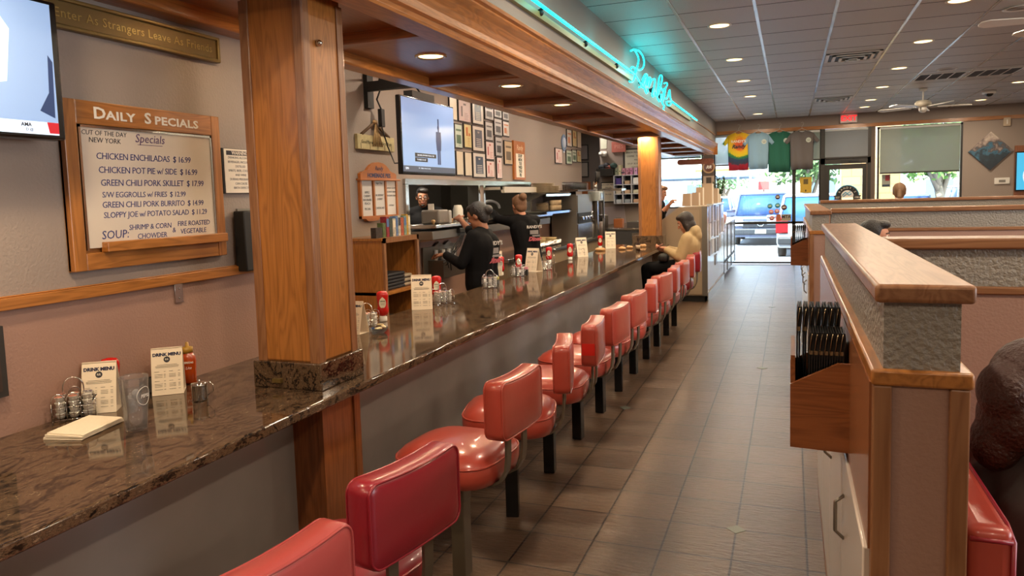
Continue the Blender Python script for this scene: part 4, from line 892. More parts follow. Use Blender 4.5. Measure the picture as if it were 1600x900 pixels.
# water glass
def clear(name, col, ior, k=1.0, haze=0.0):
    m = bpy.data.materials.new(name); m.use_nodes = True; N = m.node_tree.nodes; L = m.node_tree.links; N.remove(N['Principled BSDF'])
    t_ = N.new('ShaderNodeBsdfTransparent'); t_.inputs[0].default_value = col; g = N.new('ShaderNodeBsdfGlossy'); g.inputs['Roughness'].default_value = 0.04
    lw = N.new('ShaderNodeLayerWeight'); lw.inputs[0].default_value = 0.35; mu = N.new('ShaderNodeMath'); mu.operation = 'MULTIPLY'; mu.inputs[1].default_value = 0.8 * k; L.new(lw.outputs['Fresnel'], mu.inputs[0])
    x = N.new('ShaderNodeMixShader'); L.new(mu.outputs[0], x.inputs[0]); L.new(t_.outputs[0], x.inputs[1]); L.new(g.outputs[0], x.inputs[2]); out = x
    if haze:
        d = N.new('ShaderNodeBsdfDiffuse'); d.inputs[0].default_value = (0.8, 0.8, 0.82, 1); y = N.new('ShaderNodeMixShader'); y.inputs[0].default_value = haze; L.new(x.outputs[0], y.inputs[1]); L.new(d.outputs[0], y.inputs[2]); out = y
    L.new(out.outputs[0], N['Material Output'].inputs[0]); return m
    m = bpy.data.materials.new(name); m.use_nodes = True; bb = m.node_tree.nodes['Principled BSDF']; bb.inputs['Transmission Weight'].default_value = 1; bb.inputs['Roughness'].default_value = 0.03; bb.inputs['IOR'].default_value = ior; bb.inputs['Base Color'].default_value = col; return m
p = atz(214, 671, ZT); t = thing('water_glass', 'clear plastic tumbler of iced water with a white oval logo in the left foreground', 'glass', p); t.scale = (1.18, 1.18, 1.36)
b = B(); b.lathe([(0.002, 0.003), (0.0255, 0.003), (0.028, 0.03), (0.0365, 0.128), (0.0385, 0.13), (0.0385, 0.128), (0.030, 0.03), (0.0275, 0.0), (0.002, 0.0)], (0, 0, 0), 36); b.obj('tumbler', clear('clear_tumbler', (0.985, 0.985, 0.985, 1), 1.45, 0.8, 0.05), t)
b = B(); b.lathe([(0.002, 0.004), (0.025, 0.004), (0.0275, 0.03), (0.0335, 0.098), (0.002, 0.098)], (0, 0, 0), 32); b.obj('water', clear('water', (0.985, 0.985, 0.99, 1), 1.33, 0.4, 0.07), t)
rnd = random.Random(3)
for k in range(9):
    b = B(); q = bmesh.new(); bmesh.ops.create_cube(q, size=0.018); bmesh.ops.bevel(q, geom=q.edges[:], offset=0.004, segments=2, affect='EDGES'); b.merge(q, Matrix.Rotation(rnd.random() * 3, 4, (rnd.random(), rnd.random(), 1)))
    a = rnd.random() * 6.28; o = b.obj('ice_cube', clear('ice', (0.98, 0.98, 0.99, 1), 1.2, 0.6, 0.22) if 'ice' not in bpy.data.materials else bpy.data.materials['ice'], t, loc=(0.013 * math.cos(a), 0.013 * math.sin(a), 0.05 + 0.005 * k))
a0 = math.atan2(-p.x, p.y) + 0.75; d = Vector((math.sin(a0), -math.cos(a0), 0)); rr_ = Vector((math.cos(a0), math.sin(a0), 0)); M_LOGO = mat('white_print', '#D8D4D0', 0.5)
b = B(); tilt = Vector((0, 0, 1)) + d * 0.09
b.tube([d * 0.0362 + Vector((0, 0, 0.085)) + rr_ * 0.021 * math.cos(2 * PI * k / 24) * 1.0 + tilt * 0.022 * math.sin(2 * PI * k / 24) - d * 0.006 * math.cos(2 * PI * k / 24) ** 2 for k in range(24)], 0.0008, 5, True); text(b, 'PEPSI', 0.0115, d * 0.0372 + Vector((0, 0, 0.085)), rr_, tilt, extrude=0.0003, bold=0.0004); b.obj('logo', M_LOGO, t)
# napkin
p = Vector((-2.165, 1.712, ZT)); t = thing('folded_napkin', 'folded cream paper napkin lying on the granite in front of the wire caddy', 'napkin', p, 0.22)
M_NAP = mat('napkin_paper', '#E8DCC6', 0.85, bump=0.2, bump_scale=60)
for k in range(4):
    b = B(); e = 0.004 * k; z = 0.0042 * k; fl = 0.0
    q = [(-0.068 + e, z), (0.060, z), (0.067, z + 0.0018), (0.060, z + 0.0036), (-0.066 + e * 0.6, z + 0.0042 + 0.004)]
    b.prism(q, -0.105 + (0.007 if k % 2 else 0), 0.100 - 0.003 * k, 'Y'); b.obj('paper_fold', M_NAP, t)
# dark folded cloth or tray behind the front group
for q, lab in (((100, 640), 'dark folded check holder leaning behind the front wire caddy'), ((206, 607), 'dark folded check holder between the two front menus')):
    p = atz(q[0], q[1], ZT); p.x = max(p.x, -2.33); t = thing('check_holder', lab, 'check holder', p, -0.6)
    b = B(); b.prism([(-0.07, 0), (0.07, 0), (0.07, 0.055), (0.03, 0.072), (-0.04, 0.06), (-0.07, 0.04)], 0.0, 0.012, 'X'); b.obj('cover', M_BLACK, t)
    b = B(); b.prism([(-0.062, 0.003), (0.062, 0.003), (0.062, 0.052), (0.028, 0.068), (-0.038, 0.056), (-0.062, 0.037)], 0.012, 0.015, 'X'); b.obj('slip', mat('slip_grey', '#4A4844', 0.6), t)
# glass bowl of packets
p = atz(592, 520, ZT); t = thing('packet_bowl', 'small clear glass bowl of butter and syrup packets beside the oak pillar', 'bowl', p)
b = B(); b.lathe([(0.002, 0.0), (0.03, 0.0), (0.044, 0.012), (0.05, 0.028), (0.048, 0.028), (0.04, 0.013), (0.028, 0.004), (0.002, 0.004)], (0, 0, 0), 28); b.obj('bowl', clear('bowl_glass', (0.93, 0.95, 0.97, 1), 1.4), t)
for k, (x, y, c, n) in enumerate(((-0.022, 0.0, '#1F3C78', 'blue packet'), (0.008, -0.016, '#D8C49A', 'cream packet'), (0.02, 0.016, '#E0D0AC', 'pale packet'), (0.0, 0.02, '#D2BC8E', 'straw coloured packet'))):
    b = B(); b.rbox(-0.018, 0.018, -0.013, 0.013, 0, 0.009, 0.003, 2); o = b.obj('butter_packet', mat('packet%d' % k, c, 0.4), loc=(p.x + x, p.y + y, ZT + 0.017 + 0.006 * k), rotz=k * 1.1); o.rotation_euler.x = 0.3 * (k - 1); tag(o, n + ' in the small glass bowl beside the oak pillar', 'packet')
# small items further along
p = atz(892 - 70 + 2, 427, ZT)
for q, c, lab in (((822, 430), '#C98088', 'small black holder of pink packets beside the second chrome rack'), ((776, 447), '#B8B04A', 'small black holder of yellow-green packets beside the first chrome rack')):
    p = atz(q[0], q[1], ZT); t = thing('packet_holder', lab, 'packet holder', p)
    b = B(); b.rbox(-0.02, 0.02, -0.016, 0.016, 0, 0.055, 0.004, 2); b.obj('holder', M_BLACK, t)
    b = B()
    for k in range(5): b.box(-0.017 + 0.0075 * k, -0.012 + 0.0075 * k, -0.012, 0.012, 0.03, 0.078 - 0.003 * (k % 2))
    b.obj('packets', mat('pk' + c, c, 0.6), t)
p = atz(997, 392, ZT); t = thing('sauce_bottle', 'small brown hot-sauce bottle near the far end of the counter', 'bottle', p)
b = B(); b.lathe([(0.002, 0), (0.026, 0), (0.027, 0.01), (0.027, 0.085), (0.012, 0.115), (0.010, 0.14), (0.013, 0.142), (0.013, 0.165), (0.002, 0.166)], (0, 0, 0), 20); b.obj('bottle', mat('brown_glass', '#2E1A10', 0.15), t)
b = B(); b.lathe([(0.0277, 0.025), (0.0277, 0.075)], (0, 0, 0), 20); b.obj('label', mat('cream_label', '#B8A084', 0.6), t)
for q, lab, sx in (((940, 392), 'crumpled napkin and leftovers on a plate beside the last menu', 0.10), ((985, 388), 'bread roll left on the far end of the counter beside the sauce bottle', 0.07), ((1003, 386), 'tan roll right of the sauce bottle at the counter end', 0.07), ((972, 390), 'half-eaten roll lying between the last menu and the sauce bottle', 0.06)):
    p = atz(q[0], q[1], ZT); b = B(); rr2 = random.Random(q[0])
    for k in range(5): b.sphere((sx * 0.5 * (rr2.random() - 0.5) * 2, 0.03 * (rr2.random() - 0.5), 0.016), (sx * 0.45, 0.03, 0.016 + 0.012 * rr2.random()), 10)
    tag(b.obj('bread_roll', mat('bread_crust', '#B98D5E', 0.7, bump=0.4, bump_scale=40), loc=p), lab, 'bread')
p = atz(866, 411, ZT); t = thing('check_stand', 'thin wire number stand with a round top on the counter before the upside-down ketchup', 'stand', p)
b = B(); b.lathe([(0.03, 0), (0.03, 0.004), (0.004, 0.007)], (0, 0, 0), 16); b.tube([(0, 0, 0.004), (0, 0, 0.10)], 0.003, 6); b.obj('stem', M_CHROME, t)
b = B(); b.tube([(0.026 * math.cos(a), 0, 0.125 + 0.026 * math.sin(a)) for a in [2 * PI * k / 16 for k in range(16)]], 0.003, 6, True); b.obj('ring', M_CHROME, t)
# ------------------------------------------------------------------ kitchen pass-through and service side
def simple(name, label, cat, parts, group=None, origin=None):
    """parts: list of (part_name, B, material); the first vertex box decides the origin"""
    o = origin or (0, 0, 0); t = thing(name, label, cat, o, group=group)
    for pn, b, m in parts: b.mv(Matrix.Translation(-Vector(o))).obj(pn, m, t)
    return t
f = B(); f.box(XB - 0.13, XB + 0.03, PY0 - 0.05, PY3 + 0.04, PZ1 - 0.005, PZ1 + 0.05); f.box(XB - 0.13, XB + 0.03, PY0 - 0.05, PY0 + 0.01, PZ0 - 0.03, PZ1); f.box(XB - 0.13, XB + 0.03, PY3 - 0.01, PY3 + 0.05, PZ0 - 0.03, PZ1); f.box(XB - 0.13, XB + 0.01, PY1 - 0.02, PY1 + 0.03, PZ0, PZ1); f.box(XB - 0.13, XB + 0.01, PY2 - 0.03, PY2 + 0.02, PZ0, PZ1)
s1 = B(); s1.rbox(XB - 0.13, XB + 0.34, PY0 - 0.05, PY3 + 0.05, 1.325, 1.36, 0.006, 2)
s2 = B(); s2.rbox(XB, XB + 0.30, PY0 - 0.05, PY3 + 0.05, 1.215, 1.30, 0.005, 2); s2.box(XB, XB + 0.05, PY0, PY3, 1.29, 1.33)
pt = simple('pass_through', 'stainless steel framed kitchen pass-through window with a deep steel shelf', 'pass-through', [('frame', f, M_STEEL), ('shelf', s1, M_STEEL), ('lower_rail', s2, M_DSTEEL)], origin=(XB, 8.1, 1.36))
# things on the pass shelf
PZ = 1.36
b1 = B(); b1.rbox(-3.42, -3.22, 6.50, 6.74, PZ, PZ + 0.14, 0.02, 3); b2 = B(); b2.rbox(-3.40, -3.21, 6.72, 6.78, PZ, PZ + 0.13, 0.01, 2); b3 = B(); b3.box(-3.36, -3.30, 6.55, 6.56, PZ + 0.13, PZ + 0.2)
simple('ticket_printer', 'squat grey order printer at the left end of the pass-through shelf', 'printer', [('housing', b1, mat('warm_grey_plastic', '#6E665E', 0.45)), ('front_cover', b2, mat('pale_grey_plastic', '#9A9690', 0.4)), ('paper_slip', b3, M_PAPER)], origin=(-3.32, 6.62, PZ))
jl = B(); jl.lathe([(0.002, 0), (0.062, 0), (0.065, 0.02), (0.065, 0.13), (0.05, 0.165), (0.045, 0.175), (0.002, 0.178)], (0, 0, 0), 20, sx=0.8)
jh = B(); jh.tube([(0, 0.06, 0.14), (0, 0.10, 0.13), (0, 0.10, 0.07), (0, 0.06, 0.05)], 0.011, 8)
t = thing('white_jug', 'frosted white plastic jug lifted by the dark-haired waitress at the pass-through', 'jug', (-3.30, 7.12, PZ)); jl.obj('body', mat('frosted_plastic', '#C9C4B6', 0.4), t); jh.obj('handle', mat('frosted_plastic', '#C9C4B6', 0.4), t)
for k, px in enumerate((677, 686, 692, 700, 706)):
    p = atz(px, 344, PZ + 0.02); p = atx(px, 345, -3.24); b = B(); b.lathe([(0.012, 0), (0.012, 0.018), (0.020, 0.024), (0.021, 0.038), (0.014, 0.046), (0.002, 0.048)], (0, 0, 0), 14)
    tag(b.obj('seasoning_shaker', mat('wooden_knob', '#C09A6C', 0.5), loc=(-3.24, p.y, PZ)), 'small pale wooden-topped shaker, %s from the left on the pass-through shelf' % ordn[k], 'shaker', 'shakers on the pass-through shelf')
# heat lamp hood in the second opening, with a white curved tube behind
h1 = B(); h1.box(-3.60, -3.30, 8.45, 9.85, 1.70, 1.735); h1.prism([(-3.34, 1.735), (-3.28, 1.735), (-3.28, 1.66), (-3.32, 1.66)], 8.45, 9.85, 'Y')
simple('heat_lamp_hood', 'long cream heat lamp hood in the second pass-through opening', 'heat lamp', [('hood', h1, mat('cream_enamel', '#B8AE9C', 0.35))], origin=(-3.4, 9.1, 1.66))
h = B(); h.tube([(-3.75, 8.75 + 0.35 * (1 - math.cos(PI * k / 12)), 1.46 + 0.10 * math.sin(PI * k / 12)) for k in range(13)], 0.018, 8)
simple('chrome_arch', 'curved bright arch inside the second pass-through opening', 'rack', [('arch', h, mat('bright_enamel', '#D8D6D0', 0.2))], origin=(-3.75, 9.1, 1.38))
h = B(); h.box(-4.5, -3.95, 8.8, 10.4, 0, 1.32); simple('kitchen_counter', 'olive-brown kitchen counter seen through the second pass-through opening', 'counter', [('cabinet', h, mat('olive_steel', '#6E6248', 0.4))], origin=(-4.2, 9, 0))
h = B(); h.box(-5.8, -5.2, 9.4, 10.6, 0, 2.0); h.box(-5.2, -5.19, 9.5, 10.5, 0.5, 1.9); simple('kitchen_fridge', 'pale steel refrigerator at the back of the kitchen', 'refrigerator', [('cabinet', h, M_DSTEEL)], origin=(-5.5, 10, 0))
h = B(); h.box(-6.09, -6.0, 8.2, 9.4, 1.35, 2.2); simple('kitchen_vent_panel', 'dark panel on the kitchen back wall behind the cook', 'panel', [('panel', h, M_DARK)], origin=(-6.05, 8.8, 1.35))
h = B(); h.prism([(8.9, 1.75), (9.6, 2.15), (9.6, 2.3), (8.9, 1.9)], -5.9, -5.4, 'X'); simple('exhaust_hood', 'slanted steel exhaust hood above the cook', 'hood', [('hood', h, M_DSTEEL)], origin=(-5.6, 9.3, 1.75))

# oak shelf cabinet between counter and wall
cx0, cx1, cy0, cy1, cz = XB + 0.022, -3.10, 5.20, 5.80, 1.30
fr = B(); fr.box(cx0, cx1, cy0, cy0 + 0.02, 0, cz); fr.box(cx0, cx1, cy1 - 0.02, cy1, 0, cz); fr.box(cx0, cx0 + 0.01, cy0, cy1, 0, cz); fr.box(cx0, cx1 + 0.008, cy0 - 0.01, cy1 + 0.01, cz - 0.02, cz)
ff = B(); ff.box(cx1, cx1 + 0.02, cy0, cy0 + 0.035, 0, cz); ff.box(cx1, cx1 + 0.02, cy1 - 0.035, cy1, 0, cz); ff.box(cx1, cx1 + 0.02, cy0, cy1, cz - 0.04, cz)
sh = B(); sh.box(cx0, cx1 + 0.015, cy0, cy1, 0.83, 0.855)
sh2 = B(); sh2.box(cx0, cx1 + 0.015, cy0, cy1, 0.40, 0.425)
simple('oak_cabinet', 'tall open-front oak shelf cabinet behind the counter with black aprons on its shelf', 'cabinet', [('case', fr, OAK['Z']), ('face_frame', ff, OAKT['Z']), ('shelf', sh, OAK['Y']), ('shelf', sh2, OAK['Y'])], origin=(-3.3, 5.5, 0))
# half-height oak trim left of the cabinet
for yy in (4.86, 5.12): b = B(); b.box(XB, XB + 0.02, yy, yy + 0.05, 0, 1.175); struct(b.obj('trim_5' if yy < 5 else 'trim_6', OAK['Z']))
for k in range(5):
    b = B(); b.rbox(-3.42, -3.13, 5.27, 5.62, 0.857 + 0.028 * k, 0.883 + 0.028 * k, 0.011, 3)
    tag(b.obj('folded_apron', mat('apron_black', '#17161A', 0.7)), 'folded black apron, %s from the bottom of the pile in the oak cabinet' % ordn[k], 'apron', 'folded aprons in the oak cabinet')
for k in range(3):
    b = B(); b.rbox(-3.30, -3.14, 5.63, 5.77, 0.857 + 0.038 * k, 0.887 + 0.038 * k, 0.014, 3)
    tag(b.obj('rolled_strap', mat('strap_cream', '#A89880', 0.7)), 'cream and black rolled strap, %s from the bottom beside the folded aprons' % ordn[k], 'strap', 'rolled straps in the oak cabinet')
b = B(); b.rbox(-3.4, -3.13, 5.24, 5.75, 0.43, 0.60, 0.05, 3); tag(b.obj('cloth_bag', mat('khaki_cloth', '#6A5C4C', 0.8)), 'khaki cloth bag on the lower shelf of the oak cabinet', 'bag')
b = B(); b.box(-3.485, -3.47, 5.32, 5.38, 0.98, 1.06); tag(b.obj('wall_outlet', M_WHITE), 'white outlet inside the oak cabinet', 'outlet')
# on top: leaflets and boxes in a row
tops = [(5.22, 0.10, 0.085, '#3A2E28', 'dark caddy tray'), (5.33, 0.05, 0.12, '#5A6A3A', 'green tea packet'), (5.39, 0.045, 0.17, '#8E2430', 'dark red booklet'), (5.44, 0.05, 0.16, '#3E4A44', 'dark green leaflet'), (5.495, 0.05, 0.15, '#C9BCA4', 'cream leaflet'), (5.55, 0.035, 0.17, '#6A86B0', 'light blue leaflet'),
        (5.59, 0.04, 0.175, '#D0C6B0', 'pale leaflet'), (5.635, 0.05, 0.155, '#B85A3A', 'orange flowered card'), (5.69, 0.045, 0.17, '#7E9A8C', 'pale teal card'), (5.735, 0.03, 0.18, '#C89A1E', 'bright yellow booklet'), (5.768, 0.035, 0.17, '#C6BFA8', 'cream striped card')]
for k, (y, w_, h_, c, nm) in enumerate(tops):
    t = thing('menu_insert', nm + ' standing on top of the oak cabinet, %s from the left' % (ordn + ['tenth', 'eleventh'])[k], 'booklet', (-3.16, y, cz), group='booklets on top of the oak cabinet')
    b = B(); b.box(-0.05 - 0.004 * (k % 3), 0.0, 0, w_, 0, h_); b.obj('body', mat('bk' + c, c, 0.5, noise_amt=0.5, noise_scale=50), t)
    if k in (2, 4, 5, 6, 8, 10): b = B(); b.box(0.0, 0.0015, 0.004, w_ - 0.004, h_ * 0.5, h_ * 0.9); b.obj('printed_band', mat('band%d' % (k % 3), ('#2A2A34', '#D9CDB2', '#4A6A9A')[k % 3], 0.5), t)

# cup and straw rack on the wall below the shelf
bx = B(); bx.box(XB + 0.02, XB + 0.03, 6.62, 7.42, 0.79, 1.12); by = B(); by.box(XB + 0.03, XB + 0.20, 6.72, 7.35, 0.80, 0.98); bz = B(); bz.prism([(6.85, 1.12), (6.95, 1.16), (7.05, 1.12)], XB + 0.03, XB + 0.05, 'X'); bz.prism([(7.08, 1.12), (7.18, 1.16), (7.28, 1.12)], XB + 0.03, XB + 0.05, 'X')
simple('utensil_rack', 'dark steel wall rack of white cups under the pass-through shelf', 'rack', [('back_plate', bx, M_DSTEEL), ('bin', by, mat('dark_steel_bin', '#5A5048', 0.3, 0.6)), ('zigzag_top', bz, M_DSTEEL)], origin=(XB + 0.1, 7.0, 0.8))
for k in range(6):
    b = B(); b.lathe([(0.018, 0), (0.022, 0.10), (0.024, 0.105), (0.02, 0.105)], (0, 0, 0), 12)
    tag(b.obj('paper_cup', M_WHITE, loc=(XB + 0.10 + 0.05 * (k % 2), 6.76 + 0.065 * k, 0.981)), 'white cup, %s from the left in the steel wall rack' % ordn[k], 'cup', 'white cups in the wall rack')
b = B()
for k in range(4):
    o_ = 0.02 * k; b.tube([(-3.2, 6.90 + o_, 1.34), (-3.17, 6.92 + o_, 1.25), (-3.2, 6.78 + 0.05 * k, 1.12), (-3.22, 6.70 - 0.03 * k + 0.1 * (k % 2), 1.0), (-3.24, 6.6 + 0.06 * k, 0.97 - 0.03 * k)], 0.006, 6)
b.tube([(-3.2, 6.95, 1.33), (-3.1, 7.1, 1.25), (-3.0, 7.0, 1.16), (-2.98, 6.8, 1.12)], 0.007, 6)
simple('power_cables', 'tangle of black cables hanging from the pass-through shelf', 'cables', [('cable', b, M_BLACK)], origin=(-3.2, 6.9, 1.3))
b = B(); b.rbox(-3.20, -3.155, 6.85, 7.02, 1.255, 1.30, 0.006, 2); b.mv(Matrix.Translation((0.0, 0, 0))); tag(b.obj('power_strip', M_BLACK), 'black power strip fixed to the steel rail above the cables', 'power strip')

# back counter along the kitchen wall
a1 = B(); a1.rbox(XB + 0.02, -2.98, 7.75, 12.8, 0.86, 0.90, 0.006, 2); a2 = B(); a2.box(XB + 0.02, -3.02, 7.80, 12.8, 0.05, 0.86)
bc = simple('back_counter', 'steel-topped service counter along the kitchen wall behind the waitresses', 'counter', [('top', a1, M_STEEL), ('cabinet', a2, mat('cream_brown_front', '#8A7860', 0.4))], origin=(-3.2, 10, 0))
ZB = 0.90
# wall shelves with plates
for z, lab in ((1.645, 'upper steel wall shelf holding stacked plates'), (1.40, 'lower steel wall shelf holding cups and small plates')):
    a1 = B(); a1.box(XB, -3.10, 9.55, 10.75, z - 0.012, z); a1.box(-3.11, -3.10, 9.55, 10.75, z - 0.045, z); a2 = B()
    a3 = B(); a2.prism([(XB, z - 0.012), (-3.16, z - 0.012), (XB, z - 0.14)], 9.7, 9.706, 'Y'); a3.prism([(XB, z - 0.012), (-3.16, z - 0.012), (XB, z - 0.14)], 10.6, 10.606, 'Y')
    simple('wall_shelf', lab, 'shelf', [('shelf', a1, M_STEEL), ('bracket', a2, M_DSTEEL), ('bracket', a3, M_DSTEEL)], origin=(XB, 10.1, z))
M_PLATE = mat('stoneware_tan', '#A9977A', 0.35)
def plate(r): b = B(); b.lathe([(0.002, 0.0), (r * 0.55, 0.0), (r * 0.75, 0.006), (r, 0.013), (r, 0.017), (r * 0.72, 0.010), (r * 0.5, 0.006), (0.002, 0.006)], (0, 0, 0), 24); return b
pl = None; n = 0
for (x, y, z, r, cnt2, w_) in ((-3.27, 9.78, 1.645, 0.125, 8, 'left stack on the upper shelf'), (-3.27, 10.08, 1.645, 0.12, 8, 'middle stack on the upper shelf'), (-3.27, 10.42, 1.645, 0.10, 6, 'right stack on the upper shelf'), (-3.28, 9.90, 1.40, 0.09, 6, 'plate stack on the lower shelf')):
    for k in range(cnt2):
        nm = 'tan stoneware plate, %s from the bottom, %s' % (ordn[k], w_)
        if pl is None: pl = plate(0.1).obj('plate', M_PLATE); o = pl
        else: o = pl.copy(); COL.objects.link(o)
        o.location = (x, y, z + 0.0175 * k); o.scale = (r / 0.1, r / 0.1, 1); tag(o, nm, 'plate', 'stacked plates on the steel wall shelves')
cu = None
for k in range(12):
    y = 10.08 + 0.075 * (k % 6); z = 1.40 + 0.072 * (k // 6)
    if cu is None: b = B(); b.lathe([(0.002, 0), (0.024, 0), (0.033, 0.03), (0.035, 0.07), (0.032, 0.07), (0.03, 0.03), (0.002, 0.006)], (0, 0, 0), 16); cu = b.obj('stoneware_cup', mat('stoneware_light', '#BFA987', 0.4)); o = cu
    else: o = cu.copy(); COL.objects.link(o)
    o.location = (-3.2, y, z); tag(o, 'tan stoneware cup, %s from the left in the %s row on the lower wall shelf' % (ordn[k % 6], 'upper' if k > 5 else 'lower'), 'cup', 'cups on the lower wall shelf')
bo = None
for k, (x, y, z, r) in enumerate(((-3.18, 9.45, 0, 0.085), (-3.18, 9.45, 0.028, 0.087), (-3.18, 9.45, 0.056, 0.089), (-3.18, 9.45, 0.084, 0.09), (-3.15, 9.80, 0, 0.10), (-3.15, 9.80, 0.03, 0.10), (-3.15, 9.80, 0.06, 0.10), (-3.3, 10.1, 0, 0.09), (-3.3, 10.1, 0.028, 0.09))):
    if bo is None: b = B(); b.lathe([(0.002, 0), (0.045, 0), (0.08, 0.03), (0.1, 0.07), (0.095, 0.07), (0.074, 0.033), (0.04, 0.006), (0.002, 0.006)], (0, 0, 0), 24); bo = b.obj('mixing_bowl', mat('tan_bowl', '#9A8358', 0.4)); o = bo
    else: o = bo.copy(); COL.objects.link(o)
    o.location = (x, y, ZB + z); o.scale = (r / 0.1, r / 0.1, 1); tag(o, 'tan bowl, %s up in the %s nested stack on the back counter' % (ordn[k if k < 4 else (k - 4 if k < 7 else k - 7)], 'left' if k < 4 else 'middle' if k < 7 else 'right'), 'bowl', 'nested bowls on the back counter')
cc = None
for k in range(9):
    if cc is None:
        cc = thing('chrome_tumbler', 'x', 'tumbler'); b = B(); b.lathe([(0.002, 0), (0.030, 0), (0.036, 0.10), (0.034, 0.10), (0.002, 0.01)], (0, 0, 0), 16); b.obj('cup', M_CHROME, cc); b = B(); b.lathe([(0.036, 0.098), (0.038, 0.101), (0.036, 0.104)], (0, 0, 0), 16); b.obj('rim', M_CHROME, cc); o = cc
    else: o = dup(cc)
    o.location = (-3.03 + 0.0, 9.05 + 0.10 * k, ZB); o['label'] = 'shiny steel tumbler, %s from the left along the front of the back counter' % ordn[k]; o['group'] = 'steel tumblers on the back counter'
# tall dispenser cabinet
a1 = B(); a1.box(-3.45, -3.05, 10.85, 11.75, ZB, 1.62); a2 = B(); a2.box(-3.05, -3.03, 10.87, 11.73, 1.34, 1.60); a3 = B(); a3.box(-3.049, -3.03, 10.87, 11.73, ZB + 0.02, 1.16)
a4 = B(); a4.box(-3.052, -3.035, 10.9, 11.7, 1.17, 1.33); a5 = B()
for k in range(4): a5.rbox(-3.06, -2.98, 10.98 + 0.18 * k, 11.06 + 0.18 * k, 1.22, 1.28, 0.01, 2)
simple('soda_dispenser', 'tall stainless drink dispenser cabinet on the back counter', 'dispenser', [('cabinet', a1, M_DSTEEL), ('upper_panel', a2, M_DSTEEL), ('lower_panel', a3, M_STEEL), ('dark_recess', a4, M_BLACK), ('nozzle', a5, M_CHROME)], origin=(-3.25, 11.3, ZB))
a1 = B(); a1.box(-3.47, -2.98, 10.7, 11.78, 1.665, 1.685); a1.box(-3.4, -3.3, 10.72, 10.74, 1.62, 1.67); a1.box(-3.4, -3.3, 11.72, 11.74, 1.62, 1.67)
simple('steel_platform', 'flat dark tray platform on top of the drink dispenser holding pitchers', 'shelf', [('platform', a1, mat('dark_brown_tray', '#3A2E26', 0.4))], origin=(-3.2, 11.3, 1.62))
tm = None
for k in range(14):
    if tm is None: b = B(); b.lathe([(0.002, 0), (0.030, 0), (0.037, 0.12), (0.035, 0.12), (0.028, 0.006), (0.002, 0.006)], (0, 0, 0), 14); tm = b.obj('clear_tumbler', clear('tumbler_clear2', (0.9, 0.88, 0.84, 1), 1.2)); o = tm
    else: o = tm.copy(); COL.objects.link(o)
    o.location = (-3.12 - 0.11 * (k // 7), 10.85 + 0.13 * (k % 7), 1.686); tag(o, 'clear glass, %s from the left in the %s row on the dispenser top' % (ordn[k % 7], 'front' if k < 7 else 'rear'), 'glass', 'glasses on top of the dispenser')
# tap tower and boxes further along
a1 = B(); a1.rbox(-3.12, -2.92, 11.50, 11.75, 1.50, 1.66, 0.01, 2); a2 = B(); a2.rbox(-2.922, -2.912, 11.55, 11.70, 1.53, 1.63, 0.004, 2); a3 = B(); a3.tube([(-3.02, 11.62, 1.66), (-3.02, 11.62, 1.82)], 0.035, 12); a4 = B()
for k in range(3): a4.tube([(-3.0, 11.55 + 0.09 * k, 1.80), (-2.98, 11.55 + 0.09 * k, 1.88), (-2.98, 11.55 + 0.09 * k, 1.98)], [0.012, 0.016, 0.022], 8)
a5 = B(); a5.box(-3.06, -2.98, 11.58, 11.66, ZB, 1.5)
simple('tap_tower', 'white boxed beer tap tower with black handles at the end of the back counter', 'beer tap', [('box', a1, mat('pale_teal_white', '#B4BDBA', 0.3)), ('front_plate', a2, M_STEEL), ('column', a3, M_CHROME), ('tap_handle', a4, M_BLACK), ('support', a5, M_STEEL)], origin=(-3.0, 11.6, ZB)).location.y += 0.30
a1 = B(); a1.box(-3.02, -2.62, 12.12, 12.44, 1.66, 1.70); a2 = B(); a2.box(-3.0, -2.97, 12.3, 12.33, ZB, 1.66)
simple('steel_overshelf', 'bright steel overshelf right of the tap tower', 'shelf', [('shelf', a1, M_STEEL), ('post', a2, M_STEEL)], origin=(-2.9, 12.1, ZB))
for k, (y, h_, r, c, nm) in enumerate(((11.85, 0.30, 0.05, '#A8A6A4', 'steel syrup pump canister'), (12.05, 0.36, 0.04, '#B4B0AE', 'slim steel pump bottle'), (12.22, 0.26, 0.055, '#8C3A34', 'red and steel topping jar'), (12.40, 0.30, 0.05, '#C8C2BC', 'white squeeze bottle with a steel pump'), (12.58, 0.24, 0.06, '#9AA0A4', 'grey lidded canister'))):
    t = thing('syrup_canister', nm + ' on the back counter near the tap tower', 'canister', (-3.1 + 0.06 * (k % 2), y, ZB)); b = B(); b.lathe([(0.002, 0), (r, 0), (r, h_ * 0.7), (r * 0.6, h_ * 0.8), (0.002, h_ * 0.82)], (0, 0, 0), 16); b.obj('canister', mat('can' + c, c, 0.3, 0.5), t)
    b = B(); b.tube([(0, 0, h_ * 0.8), (0, 0, h_), (0.05, 0, h_), (0.06, 0, h_ - 0.02)], 0.008, 6); b.obj('pump', M_BLACK if k % 2 else M_CHROME, t)
p = aty(925, 335, 12.6); t = thing('coffee_urn', 'hanging steel coffee urn with a wooden handle above the syrup canisters', 'urn', p)
b = B(); b.lathe([(0.002, -0.10), (0.09, -0.09), (0.10, -0.03), (0.10, 0.05), (0.06, 0.08), (0.002, 0.09)], (0, 0, 0), 20); b.obj('body', M_CHROME, t)
b = B(); b.tube([(0, -0.02, 0.08), (0.0, -0.06, 0.17), (-0.03, -0.1, 0.26)], 0.025, 8); b.obj('wooden_handle', mat('tan_handle', '#A8825A', 0.5), t)
b = B(); b.box(-0.03, 0.03, -0.03, 0.03, -(p.z - ZB), -0.09); b.obj('stand', M_DSTEEL, t)

